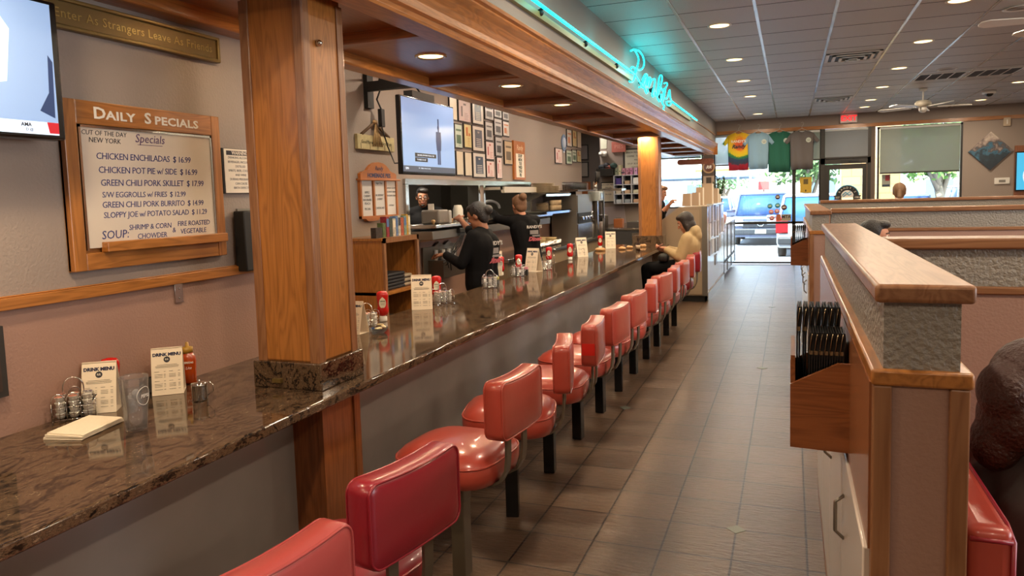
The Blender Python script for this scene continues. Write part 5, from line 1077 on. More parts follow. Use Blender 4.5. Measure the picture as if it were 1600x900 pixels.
# pickup wall zone at Y = 13.9-14
YW = 14.0
a1 = B(); a1.rbox(-3.43, -3.13, YW - 0.03, YW, 1.45, 1.84, 0.01, 2); a2 = B(); a2.box(-3.41, -3.15, YW - 0.034, YW - 0.03, 1.47, 1.82); a3 = B(); RX = (1, 0, 0)
for i, q in enumerate(('KITCHEN MENU', 'SPECIAL', 'Drinks 2.95', 'Pie 4.50')): text(a3, q, 0.036, (-3.28, YW - 0.036, 1.785 - 0.05 * i - (0.03 if i > 2 else 0)), RX, UP)
simple('black_framed_menu', 'black-framed cream notice hanging beside the white cubby shelf', 'notice', [('frame', a1, M_BLACK), ('paper', a2, M_PAPER), ('lettering', a3, M_INK)], origin=(-3.28, YW, 1.45))
b = B(); b.box(-2.99, -2.5, YW - 0.02, YW, 1.93, 2.46); a2 = B(); a2.box(-2.95, -2.5, YW - 0.024, YW - 0.02, 1.96, 2.43); a3 = B()
for i, q in enumerate(('SENIOR MENU PRICES', 'COFFEE   TEA   2.50', 'Milk', 'SOUP  BOWL  4.95', 'DESSERTS', 'PIE  A LA MODE')): text(a3, q, 0.04, (-2.74, YW - 0.026, 2.38 - 0.07 * i), RX, UP)
simple('large_notice_board', 'large pale notice board partly behind the far oak pillar', 'notice board', [('frame', b, M_DARK), ('board', a2, mat('pale_green_card', '#C4C4B0', 0.5)), ('lettering', a3, M_INK)], origin=(-2.7, YW, 1.93))
a1 = B(); a1.box(-3.20, -2.93, YW - 0.05, YW, 2.40, 2.60); a2 = B(); text(a2, 'PIES', 0.10, (-3.06, YW - 0.052, 2.50), RX, UP)
simple('red_sign', 'pinkish red sign box high on the wall left of the far oak pillar', 'sign', [('box', a1, mat('faded_red_sign', '#B5695C', 0.4)), ('lettering', a2, mat('pale_red_letters', '#D89A8C', 0.5))], origin=(-3.06, YW, 2.4))
a1 = B(); a1.rbox(-3.42, -3.30, YW - 0.07, YW, 2.33, 2.43, 0.01, 2); a2 = B()
for x in (-3.40, -3.31): a2.lathe([(0.002, 0), (0.035, 0), (0.04, -0.04), (0.002, -0.045)], (x, YW - 0.07, 2.38), 14, 'Y')
simple('emergency_light', 'twin-head emergency light on the wall above the hat box', 'emergency light', [('box', a1, M_WHITE), ('lamp_head', a2, M_WHITE)], origin=(-3.36, YW, 2.33))
a1 = B(); a1.box(-3.42, -3.30, YW - 0.01, YW, 2.48, 2.82); simple('pale_wall_card', 'pale green card taped high on the wall above the emergency light', 'card', [('card', a1, mat('pale_green_card', '#C4C4B0', 0.5))], origin=(-3.36, YW, 2.48))
a1 = B(); a1.box(-3.44, -3.12, YW - 0.32, YW - 0.0, 1.95, 2.09); simple('hat_box', 'black tray box full of hats on the wall above the black-framed notice', 'box', [('tray', a1, M_BLACK)], origin=(-3.28, YW - 0.15, 1.95))
for k, (x, z, c, nm, sx) in enumerate(((-3.36, 2.12, '#1E2228', 'black cap heaped at the left of the hat box', 0.09), (-3.24, 2.11, '#C4685A', 'coral red cap in front of the hat box', 0.08), (-3.14, 2.14, '#26403C', 'dark green cap on the right of the hat box', 0.09), (-3.27, 2.15, '#2C2A30', 'charcoal cap on top of the pile in the hat box', 0.08), (-2.98, 2.03, '#26304A', 'navy cap beside the pink boxes on the cubby shelf', 0.08), (-2.86, 2.02, '#5A2A26', 'dark red and black cap on the cubby shelf top', 0.07))):
    t = thing('baseball_cap', nm, 'cap', (x, YW - 0.18, z)); b = B(); sx *= 0.8; b.sphere((0, 0, 0), (sx, sx, 0.055), 14); b.obj('crown', mat('cap' + c, c, 0.7), t); b = B(); b.sphere((0.03, -sx, -0.03), (sx * 0.7, sx * 0.6, 0.012), 12); b.obj('brim', mat('cap' + c, c, 0.7), t)
# white cubby shelf
cx0, cx1, cz0, cz1 = -3.12, -2.5, 1.42, 1.96
a1 = B()
for k in range(4): x = cx0 + k * 0.165; a1.box(x, x + 0.014, YW - 0.30, YW, cz0, cz1)
for k in range(4): z = cz0 + k * 0.175; a1.box(cx0, cx1, YW - 0.30, YW, z, z + 0.014)
a2 = B(); a2.box(cx0, cx1, YW - 0.012, YW, cz0, cz1)
simple('cubby_shelf', 'white square-cell cubby shelf on the wall left of the far oak pillar', 'shelf', [('grid', a1, mat('bluish_white_shelf', '#BFC4D2', 0.35)), ('back', a2, mat('shelf_dark_back', '#2A3040', 0.6))], origin=(-2.8, YW, cz0))
items = [(0, 2, '#4A3A8C', 'purple stack of boxes'), (1, 2, '#B09A84', 'small tan bundle'), (2, 2, '#DCE2EC', 'white paper pile'), (0, 1, '#B8B4A8', 'little cream packet'), (1, 1, '#C0A890', 'pile of wrapped straws'), (2, 1, '#BFC2B4', 'roll of paper'), (0, 0, '#AEB8C4', 'steel canister'), (1, 0, '#8E9AA8', 'small steel cups'), (2, 0, '#A88C78', 'brown striped box')]
for cx, cz_, c, nm in items:
    x = cx0 + 0.014 + cx * 0.165; z = cz0 + 0.0145 + cz_ * 0.175; b = B(); hh = 0.12 if cz_ == 2 and cx != 1 else 0.07
    b.rbox(x + 0.02, x + 0.13, YW - 0.26, YW - 0.06, z, z + hh, 0.012, 2); tag(b.obj('stored_item', mat('cub' + c, c, 0.5)), '%s in the %s row, %s cell of the white cubby shelf' % (nm, ('bottom', 'middle', 'top')[cz_], ('left', 'middle', 'right')[cx]), 'box', 'supplies in the cubby shelf')
for k, (x, c) in enumerate(((-3.10, '#8C9A8A'), (-3.03, '#C8C8A8'), (-2.96, '#C890A8'), (-2.89, '#C08CA8'), (-2.82, '#C484B4'), (-2.73, '#C69AC8'), (-2.66, '#BC8CC4'))):
    t = thing('takeout_box', '%s small box, %s from the left on top of the cubby shelf' % (('grey-green', 'cream', 'pink', 'pink', 'magenta pink', 'lilac', 'violet')[k], ordn[k]), 'box', (x, YW - 0.25, cz1), group='small boxes on top of the cubby shelf'); b = B(); b.box(0, 0.055, 0, 0.12, 0, 0.125 + (0.06 if k == 1 else 0)); b.obj('box', mat('tb' + c, c, 0.5), t); b = B(); b.box(0.018, 0.036, -0.002, 0, 0.06, 0.08); b.obj('emblem', M_INK, t)
# counter under it with equipment
a1 = B(); a1.rbox(-3.10, -2.45, 12.9, 13.9, 0.96, 1.0, 0.006, 2); a2 = B(); a2.box(-3.08, -2.47, 12.92, 13.9, 0.0, 0.96); a3 = B()
for k in range(4): a3.box(-2.62, -2.47, 12.90, 12.92, 0.42 + 0.13 * k, 0.52 + 0.13 * k)
simple('service_cabinet', 'dark steel cabinet with small drawers beside the far end of the counter', 'cabinet', [('top', a1, M_STEEL), ('body', a2, mat('dark_grey_steel', '#4E4E50', 0.4, 0.3)), ('drawer', a3, M_STEEL)], origin=(-2.8, 13.4, 0))
for (px, py, w_, h_, c, nm, met) in ((942, 352, 0.20, 0.22, '#A4A09C', 'round steel pot', 1), (967, 347, 0.16, 0.16, '#9A5A30', 'copper brown box', 0), (990, 338, 0.22, 0.10, '#4A4644', 'dark angled receipt printer', 0)):
    p = aty(px, py, 13.2); z = 1.0; t = thing('counter_appliance', nm + ' on the dark steel cabinet before the pickup wall', 'appliance', (p.x, 13.2, z)); b = B()
    if met: b.lathe([(0.002, 0), (w_ / 2, 0), (w_ / 2, h_), (w_ / 2 + 0.01, h_ + 0.005), (0.02, h_ + 0.03), (0.002, h_ + 0.035)], (0, 0, 0), 20)
    else: b.rbox(-w_ / 2, w_ / 2, -0.08, 0.08, 0, h_, 0.008, 2)
    b.obj('body', mat('ap' + c, c, 0.35, 0.8 if met else 0), t); b = B(); b.box(-w_ / 3, w_ / 3, -0.02, 0.02, h_, h_ + 0.02); b.obj('top_knob', M_DSTEEL, t)
b = B(); b.prism([(-3.42, 1.02), (-2.95, 1.05), (-2.98, 1.38), (-3.42, 1.36)], YW - 0.03, YW - 0.01, 'Y'); tag(b.obj('splash_panel', mat('lavender_panel', '#A59A9C', 0.35)), 'plain lavender-grey panel behind the pot under the black-framed notice', 'panel')
b = B(); b.rbox(-2.72, -2.50, 11.3, 11.6, 0.62, 0.86, 0.02, 2); tag(b.obj('ice_bin', mat('pale_blue_plastic', '#9FB0BC', 0.4)), 'pale blue-white plastic bin behind the far menus', 'bin')
bpy.data.objects['ice_bin'].location.z = -0.62
# hall frames
for k, (z0, z1, x0, x1, c, nm, m_) in enumerate(((2.34, 2.66, -4.15, -4.0, '#8E8480', 'upper grey framed notice in the dark hall opening', M_DARK), (1.98, 2.30, -4.15, -4.0, '#948A80', 'lower black framed notice in the dark hall opening', M_BLACK))):
    a1 = B(); a1.box(x0, x1 + 0.02, 15.17, 15.2, z0, z1); a2 = B(); a2.box(x0 + 0.015, x1, 15.165, 15.17, z0 + 0.02, z1 - 0.02); simple('hall_notice', nm, 'notice', [('frame', a1, m_), ('paper', a2, mat('hp%d' % k, c, 0.5))], origin=(x0, 15.2, z0))
a1 = B(); a1.box(-4.12, -3.95, 15.15, 15.198, 0, 1.88); a2 = B(); a2.box(-4.10, -3.99, 15.14, 15.15, 1.70, 1.86); simple('cork_door', 'narrow orange-brown door in the hall with a pink paper on top', 'door', [('leaf', a1, mat('orange_brown_door', '#9C5A2C', 0.5)), ('paper', a2, mat('pinkish_paper', '#BFA49C', 0.6))], origin=(-4.03, 15.2, 0))
light('AREA', 'hall_fill_light', (-3.6, 13.6, 2.95), 12, (1, 0.9, 0.8), (0, 0, 0), 0.3)  # unseen fill light, added to lift the dark hall

# fill lamps added over the service aisle, hidden behind the soffit
for k, y in enumerate((4.6, 6.0, 7.4, 8.8, 10.2, 11.6)):
    o = dup(cl, group='added service aisle lamps behind the soffit'); o.location = (-2.72, y, 2.945); o['label'] = 'added fill lamp over the service aisle behind the soffit, %s from the near end' % ordn[k]
    lamp_area(o, 0.085, 16, (1.0, 0.86, 0.68), PI)
# ------------------------------------------------------------------ people
def axis3(d):
    z = Vector(d).normalized(); x = z.cross(Vector((0, 0, 1)));
    if x.length < 1e-3: x = Vector((1, 0, 0))
    x.normalize(); return x, z
def hand_parts(wr, d, palm_n, s, curl=0.6, left=True):
    """capsules of a palm, four unequal bent fingers and a side thumb; wr wrist, d pointing direction, palm_n normal of the palm side"""
    wr = Vector(wr); d = Vector(d).normalized(); n = Vector(palm_n); n = (n - d * n.dot(d)).normalized(); sd = d.cross(n) * (1 if left else -1)
    caps = []; 
    for q in (-0.028, -0.010, 0.010, 0.028): caps.append((wr + sd * q * 0.5 * s, 0.017 * s, wr + d * 0.078 * s + sd * q * s, 0.012 * s))
    for q, L in ((-0.031, 0.062), (-0.0105, 0.074), (0.0105, 0.078), (0.031, 0.068)):
        p = wr + d * 0.084 * s + sd * q * s; dd = d.copy()
        for k, f in enumerate((0.45, 0.32, 0.25)):
            a = curl * (0.5 + 0.45 * k); dd = (d * math.cos(a) + n * math.sin(a)); p2 = p + dd * L * f * s * 1.15
            caps.append((p, (0.0092 - 0.0008 * k) * s, p2, (0.0086 - 0.0008 * k) * s)); p = p2
    t0 = wr + d * 0.025 * s + sd * 0.028 * s; t1 = t0 + (d * 0.6 + sd * 0.75 + n * 0.3).normalized() * 0.038 * s; t2 = t1 + (d * 0.85 + sd * 0.15 + n * 0.5).normalized() * 0.032 * s
    caps += [(t0, 0.013 * s, t1, 0.0105 * s), (t1, 0.0105 * s, t2, 0.009 * s)]
    return caps
def head_parts(c, f, up, s=1.0):
    c = Vector(c); f = Vector(f).normalized(); u = Vector(up); u = (u - f * u.dot(f)).normalized(); l = u.cross(f)
    R3 = Matrix((f, l, u)).transposed()
    def P(a, b_, z): return c + (f * a + l * b_ + u * z) * s
    E = [(P(-0.008, 0, 0.02), (0.092 * s, 0.074 * s, 0.095 * s), R3), (P(0.022, 0, -0.055), (0.062 * s, 0.056 * s, 0.062 * s), R3), (P(0.045, 0, 0.015), (0.045 * s, 0.06 * s, 0.06 * s), R3),
         (P(-0.01, 0.074, -0.008), (0.018 * s, 0.010 * s, 0.030 * s), R3), (P(-0.01, -0.074, -0.008), (0.018 * s, 0.010 * s, 0.030 * s), R3), (P(0.070, 0, -0.062), (0.016 * s, 0.026 * s, 0.010 * s), R3), (P(0.060, 0, -0.098), (0.022 * s, 0.024 * s, 0.018 * s), R3),
         (P(0.06, 0.032, -0.03), (0.022 * s, 0.02 * s, 0.022 * s), R3), (P(0.06, -0.032, -0.03), (0.022 * s, 0.02 * s, 0.022 * s), R3)]
    Cc = [(P(0.082, 0, 0.008), 0.008 * s, P(0.103, 0, -0.030), 0.0115 * s)]
    return Cc, E, P, R3
def face(P, R3, s, parent, brow=M_HAIRB, glasses=False, smile=False):
    b = B()
    for q in (-1, 1): b.sphere(P(0.079, 0.031 * q, 0.003), (0.010 * s, 0.014 * s, 0.0085 * s), 10, M=R3)
    b.obj('eye', mat('eye_white', '#D8D2CA', 0.3), parent)
    b = B()
    for q in (-1, 1): b.sphere(P(0.0875, 0.031 * q, 0.003), (0.004 * s, 0.006 * s, 0.006 * s), 8, M=R3)
    b.obj('iris', M_BLACK, parent)
    b = B()
    for q in (-1, 1): b.tube([P(0.088, q * 0.014, 0.022), P(0.088, q * 0.032, 0.028), P(0.076, q * 0.05, 0.022)], 0.0035 * s, 6)
    b.obj('eyebrow', brow, parent)
    b = B(); b.tube([P(0.078, -0.024, -0.058 if smile else -0.064), P(0.087, -0.01, -0.065), P(0.087, 0.01, -0.065), P(0.078, 0.024, -0.058 if smile else -0.064)], 0.0045 * s, 6); b.obj('mouth', mat('lips', '#8C4A40', 0.5), parent)
    if glasses:
        b = B()
        for q in (-1, 1): b.tube([P(0.098, q * 0.033 + 0.023 * math.cos(a), 0.003 + 0.018 * math.sin(a)) for a in [2 * PI * k / 16 for k in range(16)]], 0.002 * s, 5, True); b.tube([P(0.098, q * 0.056, 0.005), P(0.0, q * 0.08, 0.005)], 0.002 * s, 5)
        b.tube([P(0.099, -0.01, 0.004), P(0.099, 0.01, 0.004)], 0.002 * s, 5); b.obj('glasses', M_DARK, parent)
def person(label, base, D):
    """D: world-space joints and colours. The body is one fused surface; clothing and hair are its children."""
    s = D.get('s', 1.0); t = thing('person', label, 'person', base); O = -Vector(base)
    J = {k: Vector(v) + O for k, v in D['j'].items()}
    f = Vector(D['face']).normalized(); hc = J['head']; HC, HE, P, R3 = head_parts(hc, f, D.get('headup', (0, 0, 1)), s)
    nk = J['neck']; caps = list(HC); ells = list(HE)
    caps.append((nk, 0.055 * s, P(-0.012, 0, -0.06), 0.05 * s))
    lat = (J['shl'] - J['shr']).normalized()
    caps += [(nk - Vector((0, 0, 0.03)), 0.05 * s, J['chest'], 0.075 * s), (J['chest'], 0.075 * s, J['waist'], 0.08 * s), (J['waist'], 0.08 * s, J['hip'], 0.085 * s), (J['shl'], 0.035 * s, J['chest'], 0.04 * s), (J['shr'], 0.035 * s, J['chest'], 0.04 * s)]
    sh = []  # shirt
    for side in 'lr':
        S_, E_, W_ = J['sh' + side], J['el' + side], J['wr' + side]
        caps += [(S_, 0.045 * s, E_, 0.036 * s), (E_, 0.036 * s, W_, 0.025 * s)]
        hd = Vector(D['hd' + side]) if 'hd' + side in D else (W_ - E_); caps += hand_parts(W_, hd, D.get('pn' + side, (0, 0, -1)), s, D.get('curl', 0.7), side == 'l')
        cut = D.get('sleeve' + side, D.get('sleeve', 0.97)); We = E_ + (W_ - E_) * cut
        sh += [(S_, D.get('sr', 0.062) * s, E_, D.get('er', 0.050) * s), (E_, D.get('er', 0.050) * s, We, D.get('cr', 0.040) * s)]
    pants = []
    if 'knl' in J:
        for side in 'lr':
            h = J['hip'] + lat * (0.085 * s if side == 'l' else -0.085 * s); K, A = J['kn' + side], J['an' + side]
            caps += [(h, 0.07 * s, K, 0.048 * s), (K, 0.048 * s, A, 0.034 * s), (A, 0.034 * s, A + D.get('toe', f) * 0.15 * s, 0.03 * s)]
            pants += [(h, 0.095 * s, K, 0.066 * s), (K, 0.066 * s, A, 0.05 * s)]
    body = fuse('body', caps, ells, D['skin'], t, voxel=0.0075, smooth=2)
    w = D.get('w', 1.0)
    sh += [(J['shl'], 0.062 * s, J['chest'] + Vector((0, 0, 0.07 * s)), 0.085 * s), (J['shr'], 0.062 * s, J['chest'] + Vector((0, 0, 0.07 * s)), 0.085 * s), (J['shl'] + Vector((0, 0, 0.0)), 0.055 * s, nk - Vector((0, 0, 0.025)), 0.058 * s), (J['shr'], 0.055 * s, nk - Vector((0, 0, 0.025)), 0.058 * s)]
    for q in (-1, 1):
        sh += [(J['chest'] + lat * 0.065 * s * q * w, 0.115 * s * w, J['waist'] + lat * 0.05 * s * q * w, 0.112 * s * w), (J['waist'] + lat * 0.05 * s * q * w, 0.112 * s * w, J['hip'] + lat * 0.06 * s * q * w, 0.118 * s * w)]
    shirt = fuse('shirt', sh, D.get('extra_shirt', lambda P, s, J: [])(P, s, J), D['top'], t, voxel=0.011, smooth=5)
    if pants:
        pants += [(J['hip'] + lat * 0.05 * s, 0.115 * s, J['hip'] - lat * 0.05 * s, 0.115 * s)]
        fuse('trousers', pants, [], D['legs'], t, voxel=0.014, smooth=4)
        b = B()
        for side in 'lr': A = J['an' + side]; to = Vector(D.get('toe', f)); b.sphere(A + to * 0.06 - Vector((0, 0, 0.03)), (0.06, 0.06, 0.045), 10); b.sphere(A + to * 0.13 - Vector((0, 0, 0.035)), (0.06, 0.05, 0.035), 10)
        b.obj('shoes', M_BLACK, t)
    hc_, he_ = D['hair'](P, s, R3, J); fuse('hair', hc_, he_, D['hairmat'], t, voxel=0.008, smooth=2)
    if D.get('facial', True): face(P, R3, s, t, D['hairmat'], D.get('glasses'), D.get('smile'))
    return t, P, J
def bun_hair(r=0.042, low=False):
    def h(P, s, R3, J):
        E = [(P(-0.022, 0, 0.032), (0.094 * s, 0.084 * s, 0.094 * s), R3), (P(-0.055, 0, -0.02), (0.05 * s, 0.07 * s, 0.07 * s), R3), (P(-0.115, 0, 0.02 if low else 0.085), (r * s, r * s, r * s), R3), (P(0.03, 0, 0.075), (0.055 * s, 0.066 * s, 0.038 * s), R3)]
        return [], E
    return h
def short_hair(P, s, R3, J): return [], [(P(-0.022, 0, 0.045), (0.094 * s, 0.082 * s, 0.085 * s), R3), (P(0.052, 0.012, 0.086), (0.048 * s, 0.066 * s, 0.036 * s), R3), (P(-0.05, 0, -0.01), (0.052 * s, 0.076 * s, 0.075 * s), R3), (P(-0.005, 0.066, 0.03), (0.045 * s, 0.014 * s, 0.045 * s), R3), (P(-0.005, -0.066, 0.03), (0.045 * s, 0.014 * s, 0.045 * s), R3)]
def back_print(P0, R_, U_, s, parent, seed=0):
    t = bmesh.new()
    b = B(); text(b, "RANDY'S", 0.05 * s, Vector(P0) + Vector(U_) * 0.07 * s, R_, U_, bold=0.001, extrude=0.002); b.obj('print_white', mat('print_offwhite', '#B8B0AA', 0.7), parent)
    b = B(); rectbars(b, [(-0.06 * s, 0.05 * s, -0.02 * s, 0.03 * s), (-0.03 * s, 0.07 * s, -0.05 * s, -0.03 * s)], P0, R_, U_, 0.002); b.obj('print_grey', mat('print_midgrey', '#77706E', 0.7), parent)
    b = B(); text(b, 'Diner', 0.07 * s, Vector(P0) - Vector(U_) * 0.08 * s, R_, U_, bold=0.003, shear=0.3, extrude=0.002); b.obj('print_red', mat('print_red', '#A04A50', 0.7), parent)

M_BSH = mat('black_shirt', '#100F10', 0.85, spec=0.1, bump=0.4, bump_scale=14); M_BPN = mat('black_trousers', '#0A0A0C', 0.85, spec=0.1)
# waitress in the middle: faces the kitchen wall, right hand lifts the jug, left hand at the cup rack
bx_, by_ = -2.62, 6.05
pj = {'head': (-2.615, 6.05, 1.448), 'neck': (-2.575, 6.06, 1.335), 'chest': (-2.575, 6.06, 1.18), 'waist': (-2.60, 6.07, 0.98), 'hip': (-2.60, 6.08, 0.84),
      'shl': (-2.60, 5.90, 1.27), 'shr': (-2.60, 6.22, 1.27), 'ell': (-2.69, 5.84, 1.03), 'wrl': (-2.92, 6.00, 1.10), 'elr': (-2.83, 6.36, 1.30), 'wrr': (-3.03, 6.58, 1.40),
      'knl': (-2.62, 6.0, 0.46), 'knr': (-2.62, 6.18, 0.46), 'anl': (-2.60, 6.0, 0.07), 'anr': (-2.60, 6.18, 0.07)}
w1, P1, J1 = person('person with dark bun in black long-sleeved shirt, back print showing, reaching up at the pass-through', (-2.6, 6.05, 0), dict(j=pj, face=(-1, 0.05, -0.28), skin=M_SKIN2, top=M_BSH, legs=M_BPN, hair=bun_hair(0.045, True), hairmat=M_HAIRB, sleeve=0.93, sleever=0.12, w=1.12, hdl=(-1, 0.3, 0.05), hdr=(-0.6, 0.55, 0.25), pnr=(0, 0.6, -0.6), toe=Vector((-1, 0, 0)), curl=0.8))
back_print(Vector((0.148, -0.03, 1.13)), Vector((0.45, 0.9, 0)), (0, 0, 1), 1.0, w1)
pj = {'head': (-2.905, 7.92, 1.505), 'neck': (-2.87, 7.90, 1.40), 'chest': (-2.83, 7.88, 1.24), 'waist': (-2.80, 7.88, 1.03), 'hip': (-2.79, 7.88, 0.88),
      'shl': (-2.96, 7.80, 1.33), 'shr': (-2.76, 8.06, 1.33), 'ell': (-3.12, 7.80, 1.36), 'wrl': (-3.26, 8.02, 1.43), 'elr': (-2.90, 8.24, 1.12), 'wrr': (-3.05, 8.36, 1.05),
      'knl': (-2.84, 7.80, 0.48), 'knr': (-2.76, 7.98, 0.48), 'anl': (-2.84, 7.80, 0.07), 'anr': (-2.76, 7.98, 0.07)}
w2, P2, J2 = person('person with light brown top bun and black shirt, farther along, reaching towards the second opening', (-2.8, 7.9, 0), dict(j=pj, face=(-0.75, 0.65, -0.15), skin=M_SKIN, top=M_BSH, legs=M_BPN, hair=bun_hair(0.045), hairmat=M_HAIRL, sleeve=0.95, w=1.0, toe=Vector((-0.8, 0.6, 0))))
back_print(Vector((0.11, -0.08, 1.20)), Vector((0.75, 0.62, 0)), (0, 0, 1), 0.9, w2)
pj = {'head': (-4.33, 8.3, 1.635), 'neck': (-4.34, 8.33, 1.52), 'chest': (-4.34, 8.35, 1.34), 'waist': (-4.34, 8.36, 1.12), 'hip': (-4.34, 8.36, 0.95),
      'shl': (-4.17, 8.42, 1.45), 'shr': (-4.50, 8.26, 1.45), 'ell': (-4.08, 8.30, 1.18), 'wrl': (-4.0, 8.08, 1.30), 'elr': (-4.58, 8.14, 1.18), 'wrr': (-4.42, 7.95, 1.22),
      'knl': (-4.25, 8.36, 0.5), 'knr': (-4.43, 8.30, 0.5), 'anl': (-4.25, 8.36, 0.07), 'anr': (-4.43, 8.30, 0.07)}
w3, P3, J3 = person('smiling person with glasses and short dark hair in black, seen through the pass-through window', (-4.34, 8.33, 0), dict(j=pj, face=(0.50, -0.86, -0.05), skin=M_SKIN2, top=M_BSH, legs=M_BPN, hair=short_hair, hairmat=M_HAIRB, glasses=True, smile=True, w=1.1))
b = B(); b.sphere(P3(0.062, 0, -0.098), (0.026, 0.03, 0.014), 10); b.obj('beard', M_HAIRB, w3)
# woman seated on the last stool, looking down at a phone
def hood_hair(P, s, R3, J):
    E = [(P(-0.020, 0, 0.032), (0.096 * s, 0.087 * s, 0.097 * s), R3), (P(0.035, 0, 0.08), (0.052 * s, 0.066 * s, 0.036 * s), R3), (P(-0.05, 0, -0.05), (0.055 * s, 0.08 * s, 0.08 * s), R3), (P(0.0, 0.068, -0.03), (0.05 * s, 0.022 * s, 0.075 * s), R3), (P(0.0, -0.068, -0.03), (0.05 * s, 0.022 * s, 0.075 * s), R3)]
    C = [(P(0.005, -0.07, -0.04), 0.03 * s, P(0.03, -0.07, -0.15), 0.022 * s), (P(0.005, 0.07, -0.04), 0.03 * s, P(0.03, 0.07, -0.15), 0.022 * s)]
    return C, E
yl = 8.89
pj = {'head': (-1.165, yl, 1.245), 'neck': (-1.115, yl, 1.14), 'chest': (-1.12, yl, 0.98), 'waist': (-1.15, yl, 0.82), 'hip': (-1.19, yl, 0.72),
      'shl': (-1.135, yl - 0.16, 1.06), 'shr': (-1.135, yl + 0.16, 1.06), 'ell': (-1.20, yl - 0.20, 0.85), 'wrl': (-1.385, yl - 0.06, 0.925), 'elr': (-1.20, yl + 0.20, 0.85), 'wrr': (-1.385, yl + 0.06, 0.925),
      'knl': (-1.62, yl - 0.10, 0.70), 'knr': (-1.62, yl + 0.10, 0.70), 'anl': (-1.60, yl - 0.10, 0.22), 'anr': (-1.60, yl + 0.10, 0.22)}
w4, P4, J4 = person('person in beige hoodie seated on the last stool, looking down at a phone', (-1.2, yl, 0.61), dict(j=pj, face=(-0.93, -0.12, -0.42), headup=(0, 0, 1), skin=M_SKIN, top=mat('beige_fleece', '#B39A72', 0.85, bump=0.7, bump_scale=16), legs=M_BPN, hair=hood_hair, hairmat=mat('dark_brown_hair', '#241A16', 0.4, bump=0.6, bump_scale=120), sleeve=0.93, w=1.08, sr=0.07, er=0.065, cr=0.045, toe=Vector((-1, 0, 0)), hdl=(-1, 0.35, 0.1), hdr=(-1, -0.35, 0.1), pnl=(0, 0.6, 0.5), pnr=(0, -0.6, 0.5),
      extra_shirt=lambda P, s, J: [(J['neck'] + Vector((0.055, 0, 0.0)), (0.075, 0.11, 0.075)), (J['neck'] + Vector((0.09, 0, -0.05)), (0.05, 0.09, 0.07))]))
b = B(); b.rbox(-0.036, 0.036, -0.075, 0.075, -0.004, 0.004, 0.003, 2); b.mv(Matrix.Translation((-1.475, yl, 0.965)) @ Matrix.Rotation(-0.7, 4, 'Y') @ Matrix.Rotation(0.0, 4, 'Z')); ph = thing('mobile_phone', 'phone held in both hands by the seated person in the beige hoodie', 'phone', (-1.475, yl, 0.965)); b.mv(Matrix.Translation((1.475, -yl, -0.965))).obj('case', mat('phone_pink', '#B87A6C', 0.4), ph)
b = B(); b.rbox(-0.14, -0.02, -0.20, -0.02, 0, 0.10, 0.04, 3); tag(b.obj('handbag', M_BLACK, loc=(-1.33, yl + 0.02, 0.785)), 'small black bag on the lap of the seated person in the beige hoodie', 'bag')
# cashier behind the tall stand, mostly hidden by the far pillar
pj = {'head': (-1.93, 11.8, 1.60), 'neck': (-1.95, 11.83, 1.49), 'chest': (-1.97, 11.84, 1.32), 'waist': (-1.99, 11.84, 1.1), 'hip': (-2.0, 11.84, 0.95),
      'shl': (-1.95, 12.0, 1.42), 'shr': (-1.95, 11.68, 1.42), 'ell': (-1.95, 12.04, 1.24), 'wrl': (-1.80, 11.9, 1.42), 'elr': (-1.93, 11.62, 1.26), 'wrr': (-1.79, 11.62, 1.40),
      'knl': (-2.0, 11.93, 0.5), 'knr': (-2.0, 11.75, 0.5), 'anl': (-2.02, 11.93, 0.07), 'anr': (-2.02, 11.75, 0.07)}
w5, P5, J5 = person('person in black shirt behind the tall grey stand, half hidden by the far oak pillar', (-1.9, 11.84, 0), dict(j=pj, face=(0.9, -0.2, -0.2), skin=M_SKIN, top=M_BSH, legs=M_BPN, hair=short_hair, hairmat=M_HAIRL, sleeve=0.35, w=0.95, toe=Vector((1, 0, 0))))
# diners in the booths
def seated(label, head, facing, skin, top, hair, hairmat, s=1.0, extra=None, facial=True):
    h = Vector(head); f = Vector(facing).normalized(); l = Vector((-f.y, f.x, 0)); dz = lambda z: Vector((0, 0, z))
    pj = {'head': h, 'neck': h - f * 0.02 - dz(0.12 * s), 'chest': h - f * 0.02 - dz(0.28 * s), 'waist': h - f * 0.03 - dz(0.46 * s), 'hip': h - f * 0.04 - dz(0.58 * s), 'shl': h + l * 0.17 * s - dz(0.20 * s), 'shr': h - l * 0.17 * s - dz(0.20 * s),
          'ell': h + l * 0.22 * s + f * 0.06 - dz(0.42 * s), 'elr': h - l * 0.22 * s + f * 0.06 - dz(0.42 * s), 'wrl': h + l * 0.12 * s + f * 0.27 - dz(0.46 * s), 'wrr': h - l * 0.12 * s + f * 0.27 - dz(0.46 * s),
          'knl': h + l * 0.1 + f * 0.40 - dz(0.60 * s), 'knr': h - l * 0.1 + f * 0.40 - dz(0.60 * s), 'anl': h + l * 0.1 + f * 0.42 - dz(h.z - 0.07), 'anr': h - l * 0.1 + f * 0.42 - dz(h.z - 0.07)}
    return person(label, (h.x, h.y, h.z - 0.7), dict(j=pj, face=f, skin=skin, top=top, legs=M_BPN, hair=hair, hairmat=hairmat, s=s, facial=facial))
def long_hair(P, s, R3, J):
    E = [(P(-0.022, 0, 0.035), (0.10 * s, 0.092 * s, 0.10 * s), R3), (P(0.03, 0, 0.08), (0.058 * s, 0.068 * s, 0.036 * s), R3), (P(-0.06, 0, -0.06), (0.065 * s, 0.095 * s, 0.09 * s), R3), (P(-0.075, 0.02, -0.13), (0.05 * s, 0.07 * s, 0.07 * s), R3), (P(-0.10, -0.01, 0.0), (0.05 * s, 0.07 * s, 0.07 * s), R3)]
    return [], E
